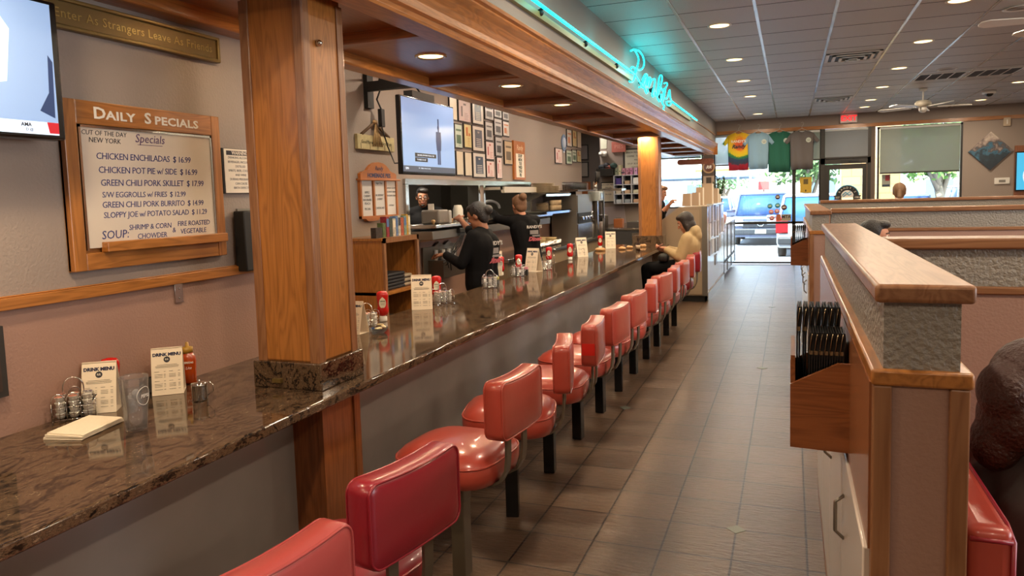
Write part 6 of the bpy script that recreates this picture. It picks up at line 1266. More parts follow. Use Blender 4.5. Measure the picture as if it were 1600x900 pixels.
def ponytail(P, s, R3, J): return [(P(-0.10, 0, 0.02), 0.025 * s, P(-0.13, 0, -0.06), 0.03 * s), (P(-0.13, 0, -0.06), 0.03 * s, P(-0.12, 0, -0.13), 0.02 * s)], [(P(-0.016, 0, 0.035), (0.098 * s, 0.086 * s, 0.098 * s), R3), (P(-0.05, 0, -0.01), (0.05 * s, 0.072 * s, 0.07 * s), R3), (P(0.04, 0, 0.085), (0.05 * s, 0.066 * s, 0.034 * s), R3)]
seated('person with reddish-brown hair and dark grey jacket, cut off by the right edge', (0.555, 2.03, 1.10), (0.9, 0.35, -0.15), M_SKIN, mat('dark_grey_jacket', '#3E3A38', 0.55, bump=0.8, bump_scale=12), long_hair, M_HAIRN)
seated('person with sandy ponytail, back of the head above the far booth divider', (1.36, 11.1, 1.515), (0.1, 1, 0), M_SKIN3, mat('pale_top', '#A89484', 0.8), ponytail, mat('sandy_hair', '#74553A', 0.45, bump=0.6, bump_scale=120))
seated('person with short black hair, top of the head showing above the foreground partition', (0.585, 6.02, 1.235), (0.95, -0.2, 0), M_SKIN, mat('grey_top', '#5A5654', 0.8), short_hair, M_HAIRB)
# red booth bench by the foreground partition
t = thing('booth_bench', 'coral red vinyl booth bench against the foreground partition, right edge of the photo', 'bench', (0.5, 2.3, 0))
b = B(); b.rbox(0.315, 0.395, 1.56, 2.80, 0.40, 0.955, 0.022, 4); rel(b, t).obj('backrest', M_RED, t); b = B(); b.rbox(0.395, 0.85, 1.58, 2.80, 0.34, 0.50, 0.03, 4); rel(b, t).obj('seat', M_RED, t); b = B(); b.box(0.33, 0.82, 1.62, 2.80, 0, 0.34); rel(b, t).obj('base', M_DARK, t)
b = B(); b.tube([(0.392, 1.565, 0.5), (0.392, 1.565, 0.93), (0.388, 1.6, 0.95), (0.388, 2.78, 0.95)], 0.005, 6); b.tube([(0.32, 1.562, 0.93), (0.39, 1.562, 0.93)], 0.005, 6); rel(b, t).obj('piping', M_REDD, t)
for (x, y, lab) in ((1.25, 11.0, 'low red bench of the far booth below the ponytailed person'), (0.6, 6.0, 'red bench of the second booth under the dark-haired person')):
    t = thing('booth_bench', lab, 'bench', (x, y, 0)); b = B(); b.rbox(-0.3, 0.3, -0.3, 0.3, 0.3, 0.5, 0.03, 4); b.obj('seat', M_RED, t); b = B(); b.box(-0.28, 0.28, -0.28, 0.28, 0, 0.3); b.obj('base', M_DARK, t)
# ------------------------------------------------------------------ tall stand by the far window
ox = Vector((-1.45, 12.3, 0))
a1 = B(); a1.prism([(-1.80, 0.09), (-1.13, 0.09), (-1.13, 1.39), (-1.53, 1.385), (-1.82, 1.17), (-1.82, 0.09)], 10.93, 13.70, 'Y')
a2 = B(); a2.prism([(-1.72, 0.11), (-1.20, 0.11), (-1.20, 1.375), (-1.52, 1.37), (-1.72, 1.22)], 10.915, 10.932, 'Y')
a3 = B(); a3.box(-1.20, -1.125, 10.912, 10.935, 0.09, 1.392); a3.box(-1.13, -1.124, 10.912, 13.7, 1.372, 1.392)
a4 = B(); a4.box(-1.75, -1.17, 10.97, 13.7, 0, 0.09)
a5 = B(); a5.box(-1.13, -1.124, 10.96, 13.68, 0.16, 1.37)
a6 = B(); a6.box(-1.13, -1.12, 10.95, 13.7, 0.0, 0.12)
hs = simple('host_stand', 'tall grey laminate host stand with taped brochures beyond the end of the counter', 'stand', [('body', a1, M_BEIGE), ('end_panel', a2, mat('tan_laminate', '#A28E76', 0.35)), ('edge_trim', a3, M_DSTEEL), ('toe_kick', a4, M_BLACK), ('aisle_panel', a5, M_GLAM), ('kick_rail', a6, M_STEEL)], origin=ox)
a1 = B(); a1.box(-1.80, -1.13, 13.72, 16.55, 0.09, 1.0); a2 = B(); a2.rbox(-1.82, -1.11, 13.72, 16.56, 0.985, 1.01, 0.006, 2); a3 = B()
for y in (13.74, 14.55, 15.5, 16.52): a3.box(-1.132, -1.12, y - 0.02, y + 0.02, 0.10, 0.99)
a3.box(-1.132, -1.12, 13.74, 16.5, 0.30, 0.34)
simple('display_case', 'low grey display case with black edges between the host stand and the window', 'case', [('body', a1, M_GLAM), ('top', a2, mat('white_top', '#C8CACC', 0.2)), ('black_edge', a3, M_BLACK)], origin=(-1.45, 15, 0))
rnd = random.Random(5); shades = ['#8C8280', '#A79E98', '#6F6866', '#B9B2AC', '#94888A', '#C4BCB6', '#7E7A7C']
n = 0
for r_, (z0, hh, k1) in enumerate(((1.10, 0.25, 5), (0.88, 0.24, 6), (0.62, 0.22, 5), (0.42, 0.16, 1))):
    for k in range(k1):
        y = 11.1 + 0.44 * k + 0.05 * rnd.random() + (0.9 if r_ == 3 else 0); w_ = 0.20 + 0.12 * rnd.random(); z = z0 + 0.05 * rnd.random(); c = shades[n % 7]
        b = B(); b.prism([(y, z), (y + w_, z + 0.01), (y + w_ * 0.97, z + hh), (y + 0.01, z + hh)], -1.124, -1.117 + 0.004 * (n % 3), 'X')
        tag(b.obj('taped_leaflet', mat('leaf' + c, c, 0.3, noise_amt=0.3, noise_scale=30)), 'leaflet taped to the host stand aisle side, %s from left in the %s row' % (ordn[k], ('top', 'second', 'third', 'bottom')[r_]), 'leaflet', 'leaflets taped to the host stand'); n += 1
a1 = B(); a1.box(-1.20, -1.10, 11.6, 13.6, 1.392, 1.41); simple('leaflet_rail', 'pale acrylic rail along the top edge of the host stand', 'rail', [('rail', a1, mat('pale_acrylic', '#B8C4CC', 0.15))], origin=(-1.15, 12.6, 1.392))
for k, (x, y, w_, h_) in enumerate(((-1.46, 11.3, 0.14, 0.19), (-1.36, 11.55, 0.13, 0.20), (-1.34, 11.9, 0.13, 0.28), (-1.25, 12.2, 0.18, 0.34), (-1.20, 12.9, 0.13, 0.26), (-1.19, 13.2, 0.12, 0.16))):
    t = thing('menu_bundle', 'upright tan takeaway menus, %s bundle from the left on top of the host stand' % ordn[k], 'menus', (x, y, 1.392), group='menu bundles on the host stand')
    b = B(); b.prism([(-w_ / 2, 0), (w_ / 2, 0), (w_ / 2 - 0.01, h_), (-w_ / 2 + 0.015, h_)], -0.02, 0.02, 'Y'); b.obj('menus', mat('tan_card', '#B29A80', 0.6), t); b = B(); b.box(w_ / 2 - 0.016, w_ / 2 + 0.002, -0.021, 0.021, 0, h_ * 0.98); b.obj('pale_edge', M_PAPER, t)
b = B(); b.box(-1.42, -1.24, 10.908, 10.914, 0.98, 1.34); tag(b.obj('taped_notice', mat('tan_notice', '#AC977E', 0.5)), 'tan paper notice taped on the near face of the host stand', 'notice')
# plant
t = thing('potted_plant', 'dark green leafy potted plant on the far end of the host stand', 'plant', (-1.19, 13.52, 1.392))
b = B(); b.lathe([(0.002, 0), (0.05, 0), (0.065, 0.09), (0.06, 0.09), (0.002, 0.08)], (0, 0, 0), 16); b.obj('pot', mat('terracotta_pot', '#5A4638', 0.6), t)
b = B(); lf = B(); rnd = random.Random(2)
for k in range(16):
    a = rnd.random() * 6.28; L = 0.28 + 0.17 * rnd.random(); tip = Vector((0.10 * math.cos(a), 0.14 * math.sin(a), L)); b.tube([(0, 0, 0.08), tip * 0.5 + Vector((0, 0, 0.05)), tip], 0.004, 5)
    for j in range(7):
        f = 0.35 + 0.65 * j / 6; p = tip * f; q = Vector((rnd.uniform(-1, 1), rnd.uniform(-1, 1), rnd.uniform(0.1, 1))).normalized(); s_ = q.cross(Vector((0.2, 0.3, 1))).normalized() * 0.016; m_ = bmesh.new()
        v = [m_.verts.new(x_) for x_ in (p, p + q * 0.03 + s_, p + q * 0.065, p + q * 0.03 - s_)]; m_.faces.new(v); lf.merge(m_)
b.obj('stems', mat('stem_green', '#3A4A24', 0.6), t); lf.obj('foliage', mat('leaf_green', '#2C4A20', 0.4), t)['kind'] = 'stuff'
# flower vase / white things on the display case
for k, (y, c, nm, h_) in enumerate(((14.0, '#C9A0A0', 'pink paper flower cluster on the display case', 0.16), (14.5, '#D8D6D4', 'white cloth bundle on the display case', 0.12), (15.1, '#B87060', 'small red and white gift on the display case', 0.14), (13.85, '#8A6A50', 'brown wooden box at the near end of the display case', 0.2))):
    t = thing('case_ornament', nm, 'ornament', (-1.2 - 0.04 * k, y, 1.011)); b = B()
    for j in range(4): b.sphere((0.05 * math.cos(j * 1.7), 0.06 * math.sin(j * 1.7), h_ * 0.5), (0.05, 0.06, h_ * 0.5), 10)
    b.obj('body', mat('orn' + c, c, 0.6), t); b = B(); b.box(-0.04, 0.04, -0.05, 0.05, 0, 0.02); b.obj('base', M_WHITE, t)
# hanging plank sign, pier things
t = thing('plank_sign', 'rounded pinkish-red wooden plank sign hanging under the far end of the soffit', 'sign', (-1.81, 15.4, 2.21))
pts = [(-0.31 + 0.055 * math.cos(a), 0.055 * math.sin(a)) for a in [PI / 2 + PI * k / 10 for k in range(11)]] + [(0.31 + 0.055 * math.cos(a), 0.055 * math.sin(a)) for a in [-PI / 2 + PI * k / 10 for k in range(11)]]
b = B(); b.prism(pts, -0.012, 0.012, 'Y'); b.obj('plank', mat('pinkish_red_wood', '#A4614C', 0.5, noise_amt=0.25, noise_scale=30), t); b = B(); b.tube([(-0.15, 0, 0.05), (-0.15, 0, 0.16)], 0.004, 5); b.tube([(0.15, 0, 0.05), (0.15, 0, 0.16)], 0.004, 5); b.obj('hook', M_DSTEEL, t)
YP = YG - 0.05
t = thing('round_wood_badge', 'round pale wooden badge on the brown pier below the plank sign', 'badge', (-1.675, YP, 2.13)); b = B(); b.lathe([(0.135, 0), (0.135, -0.015), (0.105, -0.015), (0.10, -0.010), (0.002, -0.010)], (0, 0, 0), 28, 'Y'); b.obj('disc', mat('pale_badge_wood', '#B98F63', 0.5), t)
b = B(); b.lathe([(0.10, -0.0105), (0.10, -0.013), (0.002, -0.013)], (0, 0, 0), 24, 'Y'); b.obj('dark_centre', mat('badge_brown', '#7A4A34', 0.5), t); b = B(); text(b, 'RR', 0.09, (0, -0.014, 0), (1, 0, 0), (0, 0, 1), shear=0.3, bold=0.004); b.obj('initials', M_PAPER, t)
t = thing('door_notice', 'tan poster with a dark square on the brown pier under the round badge', 'poster', (-1.675, YP, 1.66)); b = B(); b.box(-0.115, 0.115, -0.006, 0, 0, 0.28); b.obj('paper', mat('tan_card', '#B29A80', 0.6), t); b = B(); b.box(-0.055, 0.055, -0.008, -0.006, 0.12, 0.25); b.obj('dark_square', mat('dark_print2', '#4A3E32', 0.6), t)

# ------------------------------------------------------------------ roller blinds
def blind(name, label, x0, x1, z0, z1, col='#8C8E8C', tr=0.22):
    nm = 'blind_mesh' + col
    if nm not in bpy.data.materials:
        m = bpy.data.materials.new(nm); m.use_nodes = True; N = m.node_tree.nodes; L = m.node_tree.links; N.remove(N['Principled BSDF'])
        d = N.new('ShaderNodeBsdfDiffuse'); d.inputs[0].default_value = lin(col); t_ = N.new('ShaderNodeBsdfTransparent'); tl = N.new('ShaderNodeBsdfTranslucent'); tl.inputs[0].default_value = lin(col)
        m1 = N.new('ShaderNodeMixShader'); m1.inputs[0].default_value = 0.25; L.new(d.outputs[0], m1.inputs[1]); L.new(tl.outputs[0], m1.inputs[2])
        m2 = N.new('ShaderNodeMixShader'); m2.inputs[0].default_value = tr; L.new(m1.outputs[0], m2.inputs[1]); L.new(t_.outputs[0], m2.inputs[2]); L.new(m2.outputs[0], N['Material Output'].inputs[0])
    t = thing(name, label, 'blind', ((x0 + x1) / 2, YG - 0.04, z1)); b = B(); b.box(x0, x1, YG - 0.045, YG - 0.043, z0, z1); rel(b, t).obj('mesh_shade', bpy.data.materials[nm], t)
    b = B(); b.rbox(x0, x1, YG - 0.055, YG - 0.033, z0 - 0.02, z0 + 0.01, 0.004, 2); rel(b, t).obj('bottom_bar', M_DARK, t); b = B(); b.tube([(x0, YG - 0.04, z1), (x1, YG - 0.04, z1)], 0.025, 12); rel(b, t).obj('roller', mat('pale_roller', '#C9CCC8', 0.3), t); return t
blind('roller_blind', 'pale blue-grey roller blind half lowered behind the tie-dye and light blue shirts', -1.54, 0.05, 2.16, 2.78, '#A8B4C4', 0.3)
blind('roller_blind', 'narrow grey roller blind behind the grey shirt, left of the door', 0.09, 0.56, 2.20, 2.78, '#8C928A', 0.15)
blind('roller_blind', 'grey roller blind over the transom above the entrance door', 0.66, 1.46, 2.22, 2.78, '#85888A', 0.05)
blind('roller_blind', 'wide grey-green mesh roller blind on the rightmost window', 1.68, 3.08, 1.87, 2.76, '#8A8F86', 0.17)
blind('roller_blind', 'blind rolled low over the window beside the far oak pillar', -3.26, -1.84, 2.36, 2.78, '#9AA6B8', 0.3)

# ------------------------------------------------------------------ shirts on hangers
def tiedye():
    m = bpy.data.materials.new('tie_dye_cotton'); m.use_nodes = True; N = m.node_tree.nodes; L = m.node_tree.links; b = N['Principled BSDF']; b.inputs['Roughness'].default_value = 0.9
    tc = N.new('ShaderNodeTexCoord'); mp = N.new('ShaderNodeMapping'); L.new(tc.outputs['Object'], mp.inputs[0]); mp.inputs['Location'].default_value = (-0.03, 0, 0.32); mp.inputs['Scale'].default_value = (1, 0, 1)
    ln = N.new('ShaderNodeVectorMath'); ln.operation = 'LENGTH'; L.new(mp.outputs[0], ln.inputs[0])
    nz = N.new('ShaderNodeTexNoise'); nz.inputs['Scale'].default_value = 26; L.new(tc.outputs['Object'], nz.inputs['Vector'])
    sp = N.new('ShaderNodeSeparateXYZ'); L.new(mp.outputs[0], sp.inputs[0])
    a = N.new('ShaderNodeMath'); a.operation = 'MULTIPLY_ADD'; a.inputs[1].default_value = 0.12; L.new(nz.outputs['Fac'], a.inputs[0]); L.new(ln.outputs['Value'], a.inputs[2])
    c = N.new('ShaderNodeMath'); c.operation = 'MULTIPLY_ADD'; c.inputs[1].default_value = -0.5; L.new(sp.outputs['Z'], c.inputs[0]); L.new(a.outputs[0], c.inputs[2])
    c2 = N.new('ShaderNodeMath'); c2.operation = 'MULTIPLY'; c2.inputs[1].default_value = 1.25; L.new(c.outputs[0], c2.inputs[0])
    rp = N.new('ShaderNodeValToRGB'); L.new(c2.outputs[0], rp.inputs[0]); rp.color_ramp.interpolation = 'EASE'; E = rp.color_ramp.elements
    E[0].position = 0.05; E[0].color = lin('#A8322E'); E[1].position = 0.98; E[1].color = lin('#B0202E')
    for p_, cc_ in ((0.16, '#D8602A'), (0.26, '#E2B424'), (0.40, '#D8C020'), (0.47, '#2E7A44'), (0.58, '#28405A'), (0.72, '#3A3A4A'), (0.80, '#A82034')): e = E.new(p_); e.color = lin(cc_)
    L.new(rp.outputs[0], b.inputs['Base Color']); return m
def shirt(label, x, y, ztop, w, h, m, logo, tilt=0.0):
    t = thing('t_shirt', label, 't-shirt', (x, y, ztop), group='t-shirts hung on the trim above the far windows')
    hw = w / 2; sl = 0.11
    out = [(-0.07, 0.0), (-0.04, -0.028), (0, -0.036), (0.04, -0.028), (0.07, 0.0), (hw * 0.62, -0.02), (hw, -0.06), (hw + sl, -0.22), (hw + sl - 0.05, -0.27), (hw - 0.01, -0.20), (hw - 0.015, -h * 0.6), (hw - 0.02, -h), (hw * 0.5, -h - 0.006), (0, -h), (-hw * 0.5, -h - 0.004), (-hw + 0.02, -h), (-hw + 0.015, -h * 0.6), (-hw + 0.01, -0.20), (-hw - sl + 0.05, -0.27), (-hw - sl, -0.22), (-hw, -0.06), (-hw * 0.62, -0.02)]
    q = bmesh.new(); vs = [q.verts.new((a_, -0.012, z)) for a_, z in out]; q.faces.new(vs); bmesh.ops.triangulate(q, faces=q.faces)
    bmesh.ops.subdivide_edges(q, edges=q.edges[:], cuts=3, use_grid_fill=True)
    for v in q.verts:
        f = min(1, max(0, -v.co.z / h)); v.co.y += 0.012 * math.sin(v.co.x * 38 + 2 * v.co.z) * f - 0.03 * math.cos(min(1, abs(v.co.x) / hw) * PI / 2)
    for fc in q.faces: fc.smooth = True
    b = B(); b.merge(q); me = b.obj('cloth', m, t); md = me.modifiers.new('thick', 'SOLIDIFY'); md.thickness = 0.012; md.offset = 0
    b = B(); b.tube([(-0.07, -0.02, 0.0), (-0.045, -0.04, -0.028), (0, -0.045, -0.038), (0.045, -0.04, -0.028), (0.07, -0.02, 0.0)], 0.007, 6); b.obj('collar', m, t)
    if logo == 'round':
        b = B(); tt = bmesh.new(); bmesh.ops.create_circle(tt, cap_ends=True, radius=0.05, segments=20); b.merge(tt, plane_M((hw * 0.55, -0.048, -0.20), (1, 0, 0), (0, 0, 1))); b.obj('chest_logo', mat('logo_pale', '#B8C0B4', 0.7), t)
        b = B(); rectbars(b, [(-0.035, 0.035, 0.005, 0.012), (-0.025, 0.03, -0.02, -0.012)], (hw * 0.55, -0.05, -0.20), (1, 0, 0), (0, 0, 1), 0.0008); b.obj('logo_lines', mat('logo_line', '#5A5A54', 0.7), t)
    else:
        b = B(); text(b, "RANDY'S", 0.075, (0.0, -0.052, -0.19), (1, 0, 0), (0, 0, 1), bold=0.002); b.obj('arched_print', M_PAPER, t); b = B(); text(b, 'Randy', 0.11, (0.0, -0.052, -0.30), (1, 0, 0), (0, 0, 1), bold=0.004, shear=0.3); b.obj('script_print', mat('dark_script', '#2A2A30', 0.7), t)
    b = B(); b.tube([(-0.17, 0, -0.035), (-0.05, 0, 0.02), (0, 0, 0.045), (0.05, 0, 0.02), (0.17, 0, -0.035)], 0.006, 6)
    b.tube([(0, 0, 0.045), (0, 0, 0.09), (0.025, 0, 0.115), (0.035, 0, 0.15), (0.01, 0, 0.175), (-0.02, 0, 0.16)], 0.005, 6); b.obj('hanger', mat('white_hanger', '#B9B2A6', 0.4), t)
    return t
ysh = YG - 0.07
for q, lab, w, h, m, lg in (((1154, 208), 'tie-dye t-shirt in red, yellow and green, leftmost of the four hanging shirts', 0.44, 0.80, tiedye(), 'tie'), ((1185, 208), 'light blue t-shirt hanging between the tie-dye and the green one', 0.42, 0.77, mat('light_blue_cotton', '#7FA0B4', 0.9), 'round'),
        ((1218, 206), 'dark green t-shirt hanging between the light blue and the grey one', 0.47, 0.85, mat('green_cotton', '#1E5A48', 0.9), 'round'), ((1253, 205), 'charcoal grey t-shirt, rightmost of the four hanging shirts', 0.46, 0.80, mat('grey_cotton', '#5E5856', 0.9), 'round')):
    p = aty(q[0], q[1], ysh); shirt(lab, p.x, ysh - (0.035 if 'blue' in lab[:10] or 'charcoal' in lab else 0), p.z + 0.01, w, h, m, lg)

# ------------------------------------------------------------------ far wall and ceiling objects
YF = YG
a1 = B(); a1.rbox(0.94, 1.26, YF - 0.07, YF, 2.91, 3.095, 0.01, 2); a2 = B(); text(a2, 'EXIT', 0.145, (1.10, YF - 0.072, 3.0), (1, 0, 0), (0, 0, 1), bold=0.004, extrude=0.002)
ex = simple('exit_sign', 'lit EXIT sign with red letters above the entrance door', 'exit sign', [('housing', a1, mat('pale_housing', '#D8CCC8', 0.5)), ('letters', a2, mat('red_glow', '#FF2A30', 0.5, emit=1.2))], origin=(1.1, YF, 2.91))
l = light('POINT', 'exit_glow', (0, -0.14, 0.15), 0.07, (1, 0.15, 0.12), size=0.05); l.parent = ex
a1 = B(); m45 = Matrix.Translation((3.6, YF - 0.024, 2.22)) @ Matrix.Rotation(PI / 4, 4, 'Y'); a1.box(-0.26, 0.26, -0.02, 0.02, -0.26, 0.26); a1.mv(m45)
m_ = bpy.data.materials.new('mountain_paint'); m_.use_nodes = True; N = m_.node_tree.nodes; L = m_.node_tree.links; tc = N.new('ShaderNodeTexCoord'); sp = N.new('ShaderNodeSeparateXYZ'); L.new(tc.outputs['Object'], sp.inputs[0]); nz = N.new('ShaderNodeTexNoise'); nz.inputs['Scale'].default_value = 9; nz.inputs['Detail'].default_value = 6; L.new(tc.outputs['Object'], nz.inputs['Vector'])
ma = N.new('ShaderNodeMath'); ma.operation = 'MULTIPLY_ADD'; ma.inputs[1].default_value = 0.9; L.new(nz.outputs['Fac'], ma.inputs[0]); L.new(sp.outputs['Z'], ma.inputs[2]); rp = N.new('ShaderNodeValToRGB'); L.new(ma.outputs[0], rp.inputs[0]); E = rp.color_ramp.elements; E[0].position = 0.15; E[0].color = lin('#26303A'); E[1].position = 0.85; E[1].color = lin('#C8BCAC')
for p_, c_ in ((0.35, '#2A3A44'), (0.45, '#3A6A84'), (0.55, '#544A48'), (0.68, '#A09088')): e = E.new(p_); e.color = lin(c_)
L.new(rp.outputs[0], N['Principled BSDF'].inputs['Base Color'])
simple('diamond_painting', 'diamond-hung square painting of dark mountains on the far grey wall', 'painting', [('canvas', a1, m_)], origin=(3.6, YF, 2.22))
a1 = B(); a1.rbox(4.0, 5.2, YF - 0.10, YF - 0.04, 1.44, 2.18, 0.01, 2); a2 = B(); a2.box(4.02, 5.18, YF - 0.103, YF - 0.10, 1.46, 2.16); a3 = B(); a3.box(4.0, 4.6, YF - 0.04, YF, 1.32, 2.30); a4 = B(); a4.lathe([(0.30, 0), (0.28, -0.003), (0.002, -0.003)], (4.42, YF - 0.103, 1.72), 28, 'Y'); a5 = B(); a5.lathe([(0.16, 0), (0.15, -0.003), (0.002, -0.003)], (4.42, YF - 0.106, 1.76), 20, 'Y')
simple('television', 'lit menu screen with food on bright blue at the right edge of the far wall', 'television', [('casing', a1, M_BLACKG), ('screen', a2, mat('screen_cyan', '#3AA0CC', 0.3, emit=1.0)), ('wood_backing', a3, OAKD['Z']), ('plate_picture', a4, mat('screen_plate', '#C8D4E0', 0.3, emit=0.8)), ('food_picture', a5, mat('screen_food', '#B4482A', 0.3, emit=0.6))], origin=(4.6, YF, 1.4))
a1 = B(); a1.rbox(3.68, 3.93, YF - 0.03, YF, 1.58, 1.70, 0.005, 2); a2 = B(); a2.box(3.75, 3.86, YF - 0.032, YF - 0.03, 1.61, 1.66); simple('thermostat', 'white thermostat below the diamond painting', 'thermostat', [('body', a1, M_WHITE), ('display', a2, mat('lcd_grey', '#7E7A70', 0.4))], origin=(3.8, YF, 1.58))
a1 = B(); a1.rbox(3.80, 3.92, YF - 0.04, YF, 2.68, 2.84, 0.006, 2); a2 = B(); a2.box(3.85, 3.87, YF - 0.043, YF - 0.04, 2.72, 2.80); simple('strobe_box', 'cream alarm box high on the wall above the diamond painting', 'alarm', [('body', a1, mat('cream_plastic', '#B8A68E', 0.5)), ('lens', a2, M_WHITE)], origin=(3.86, YF, 2.68))
a1 = B(); a1.lathe([(0.10, 0), (0.10, -0.05), (0.07, -0.055)], (3.0, 14.08, ZC), 20); a2 = B(); a2.sphere((3.0, 14.08, ZC - 0.055), (0.06, 0.06, 0.05), 14); simple('dome_camera', 'white dome security camera on the ceiling right of the fan', 'camera', [('base', a1, M_WHITE), ('dome', a2, M_BLACKG)], origin=(3, 14.08, ZC - 0.1))
for k, (x, y, lab) in enumerate(((1.905, 11.18, 'flat round ceiling speaker ring beside the return grilles'), (1.84, 7.66, 'round ceiling speaker ring at the upper right corner'))):
    a1 = B(); a1.lathe([(0.12, 0), (0.13, -0.006), (0.10, -0.008), (0.095, -0.002)], (x, y, ZC), 28); a2 = B(); a2.lathe([(0.095, -0.002), (0.002, -0.004)], (x, y, ZC), 24); simple('ceiling_speaker', lab, 'speaker', [('ring', a1, M_WHITE), ('grille', a2, mat('speaker_mesh', '#8E8884', 0.6))], origin=(x, y, ZC - 0.01))
for k, (y, lab) in enumerate(((9.47, 'nearer stepped square air diffuser in the tiled ceiling'), (13.75, 'farther stepped square air diffuser in the tiled ceiling'))):
    a2 = B()
    for j, r in enumerate((0.29, 0.22, 0.15, 0.08)):
        z = ZC - 0.004 - 0.012 * j; w_ = 0.035
        for sx, sy, ex_, ey in ((-r, -r, r, -r + w_), (-r, r - w_, r, r), (-r, -r, -r + w_, r), (r - w_, -r, r, r)): a2.box(0.66 + sx, 0.66 + ex_, y + sy, y + ey, z - 0.006, z)
    a1 = B(); a1.box(0.37, 0.95, y - 0.29, y + 0.29, ZC - 0.003, ZC); simple('air_diffuser', lab, 'air vent', [('dark_opening', a1, M_BLACK), ('vane', a2, M_WHITE)], origin=(0.66, y, ZC - 0.05))
for k, (x, lab) in enumerate(((1.92, 'dark return air grille left of its twin, behind the ceiling fan'), (2.56, 'dark return air grille right of its twin in the ceiling'))):
    a1 = B(); a1.box(x - 0.29, x + 0.29, 11.5, 12.1, ZC - 0.003, ZC); a2 = B()
    for j in range(5): a2.box(x - 0.29 + 0.14 * j, x - 0.275 + 0.14 * j, 11.5, 12.1, ZC - 0.012, ZC - 0.002)
    a2.box(x - 0.30, x + 0.30, 11.49, 11.505, ZC - 0.012, ZC); a2.box(x - 0.30, x + 0.30, 12.095, 12.11, ZC - 0.012, ZC); a3 = B()
    for j in range(22): a3.box(x - 0.28, x + 0.28, 11.51 + 0.027 * j, 11.513 + 0.027 * j, ZC - 0.010, ZC - 0.002)
    simple('return_grille', lab, 'air vent', [('dark_opening', a1, M_BLACK), ('frame', a2, M_WHITE), ('louvre', a3, mat('louvre_grey', '#55504C', 0.5))], origin=(x, 11.8, ZC - 0.02))
def fan(x, y, label, a0):
    t = thing('ceiling_fan', label, 'ceiling fan', (x, y, ZC)); b = B(); b.lathe([(0.06, 0), (0.055, -0.03), (0.02, -0.05)], (0, 0, 0), 20); b.tube([(0, 0, -0.04), (0, 0, -0.20)], 0.012, 10); b.obj('downrod', M_WHITE, t)
    b = B(); b.lathe([(0.03, -0.18), (0.09, -0.19), (0.115, -0.22), (0.115, -0.26), (0.08, -0.285), (0.05, -0.29)], (0, 0, 0), 24); b.obj('motor', mat('cream_motor', '#B7B0A0', 0.4), t)
    b = B(); b.lathe([(0.05, -0.285), (0.06, -0.32), (0.055, -0.35), (0.03, -0.37), (0.002, -0.375)], (0, 0, 0), 20); b.obj('switch_cap', M_WHITE, t)
    for k in range(5):
        a = a0 + 2 * PI * k / 5; R_ = Matrix.Rotation(a, 4, 'Z') @ Matrix.Rotation(0.2, 4, 'X')
        b = B(); b.prism([(0.20, -0.05), (0.62, -0.068), (0.67, -0.04), (0.68, 0.0), (0.67, 0.04), (0.62, 0.068), (0.20, 0.05)], -0.004, 0.004); b.mv(Matrix.Translation((0, 0, -0.285)) @ R_).obj('blade', M_WHITE, t)
        b = B(); b.box(0.09, 0.24, -0.018, 0.018, -0.007, -0.003); b.mv(Matrix.Translation((0, 0, -0.280)) @ R_).obj('blade_arm', M_DSTEEL, t)
fan(1.92, 13.15, 'white five-bladed ceiling fan hanging before the far windows', 0.12); fan(2.02, 6.75, 'white ceiling fan mostly outside the upper right corner, one blade tip showing', 0.15 + PI / 5 * 0.9)

# ------------------------------------------------------------------ neon sign on the bulkhead
NX = -1.475; M_NEON = mat('neon_cyan', '#18D8DC', 0.3, emit=4.0)
cr = lambda pts, n=5: [((lambda a, b_, c, d, t_: 0.5 * ((2 * b_) + (c - a) * t_ + (2 * a - 5 * b_ + 4 * c - d) * t_ * t_ + (3 * b_ - a - 3 * c + d) * t_ ** 3))(pts[max(i - 1, 0)], pts[i], pts[i + 1], pts[min(i + 2, len(pts) - 1)], k / n)) for i in range(len(pts) - 1) for k in range(n)] + [pts[-1]]
def npx(u, v): p = atx(960 + u * 0.15556, 60 + v * 0.15556, NX); return Vector((NX, p.y, p.z))
ns = thing('neon_sign', 'cyan neon script sign with a long straight tube on the grey bulkhead', 'neon sign', (-1.53, 8.0, 2.78)); NO = Matrix.Translation(-Vector(ns.location))
strokes = [[(165, 125), (198, 116), (230, 165), (243, 215), (230, 285), (208, 365), (188, 428), (163, 440), (150, 430)], [(198, 116), (245, 125), (280, 170), (298, 232), (290, 288), (258, 318), (225, 308), (180, 288), (160, 312), (163, 345)], [(222, 300), (206, 355), (235, 405), (265, 455), (275, 485), (248, 490)],
           [(275, 485), (285, 410), (308, 362), (330, 372), (322, 430), (300, 485), (288, 492), (296, 420), (322, 375)], [(300, 490), (318, 548), (336, 538), (330, 505)], [(330, 470), (345, 400), (362, 398), (358, 440), (350, 485), (372, 430), (390, 408), (407, 415), (400, 470), (380, 555), (386, 585), (405, 565), (410, 540)],
           [(412, 545), (428, 590), (440, 490), (450, 395), (465, 370), (480, 388), (472, 450), (445, 550), (432, 590), (448, 632), (465, 620), (470, 560)], [(452, 500), (470, 500), (488, 530), (500, 505), (490, 570), (468, 632)], [(515, 500), (500, 580), (482, 650), (500, 680), (488, 718), (500, 726)], [(500, 452), (525, 446), (530, 470), (512, 500)],
           [(510, 605), (530, 600), (548, 535), (556, 522), (560, 590), (572, 630), (560, 672), (535, 670), (524, 640), (556, 632), (575, 628)]]
for st in strokes:
    b = B(); b.tube([npx(u, v) for u, v in zip(cr([q[0] for q in st]), cr([q[1] for q in st]))], 0.0085, 6); b.mv(NO).obj('letter_tube', M_NEON, ns)
zt = 2.80
b = B(); b.tube([(NX, 2.6, zt), (NX, 7.5, zt)], 0.011, 8); b.mv(NO).obj('straight_tube', M_NEON, ns)
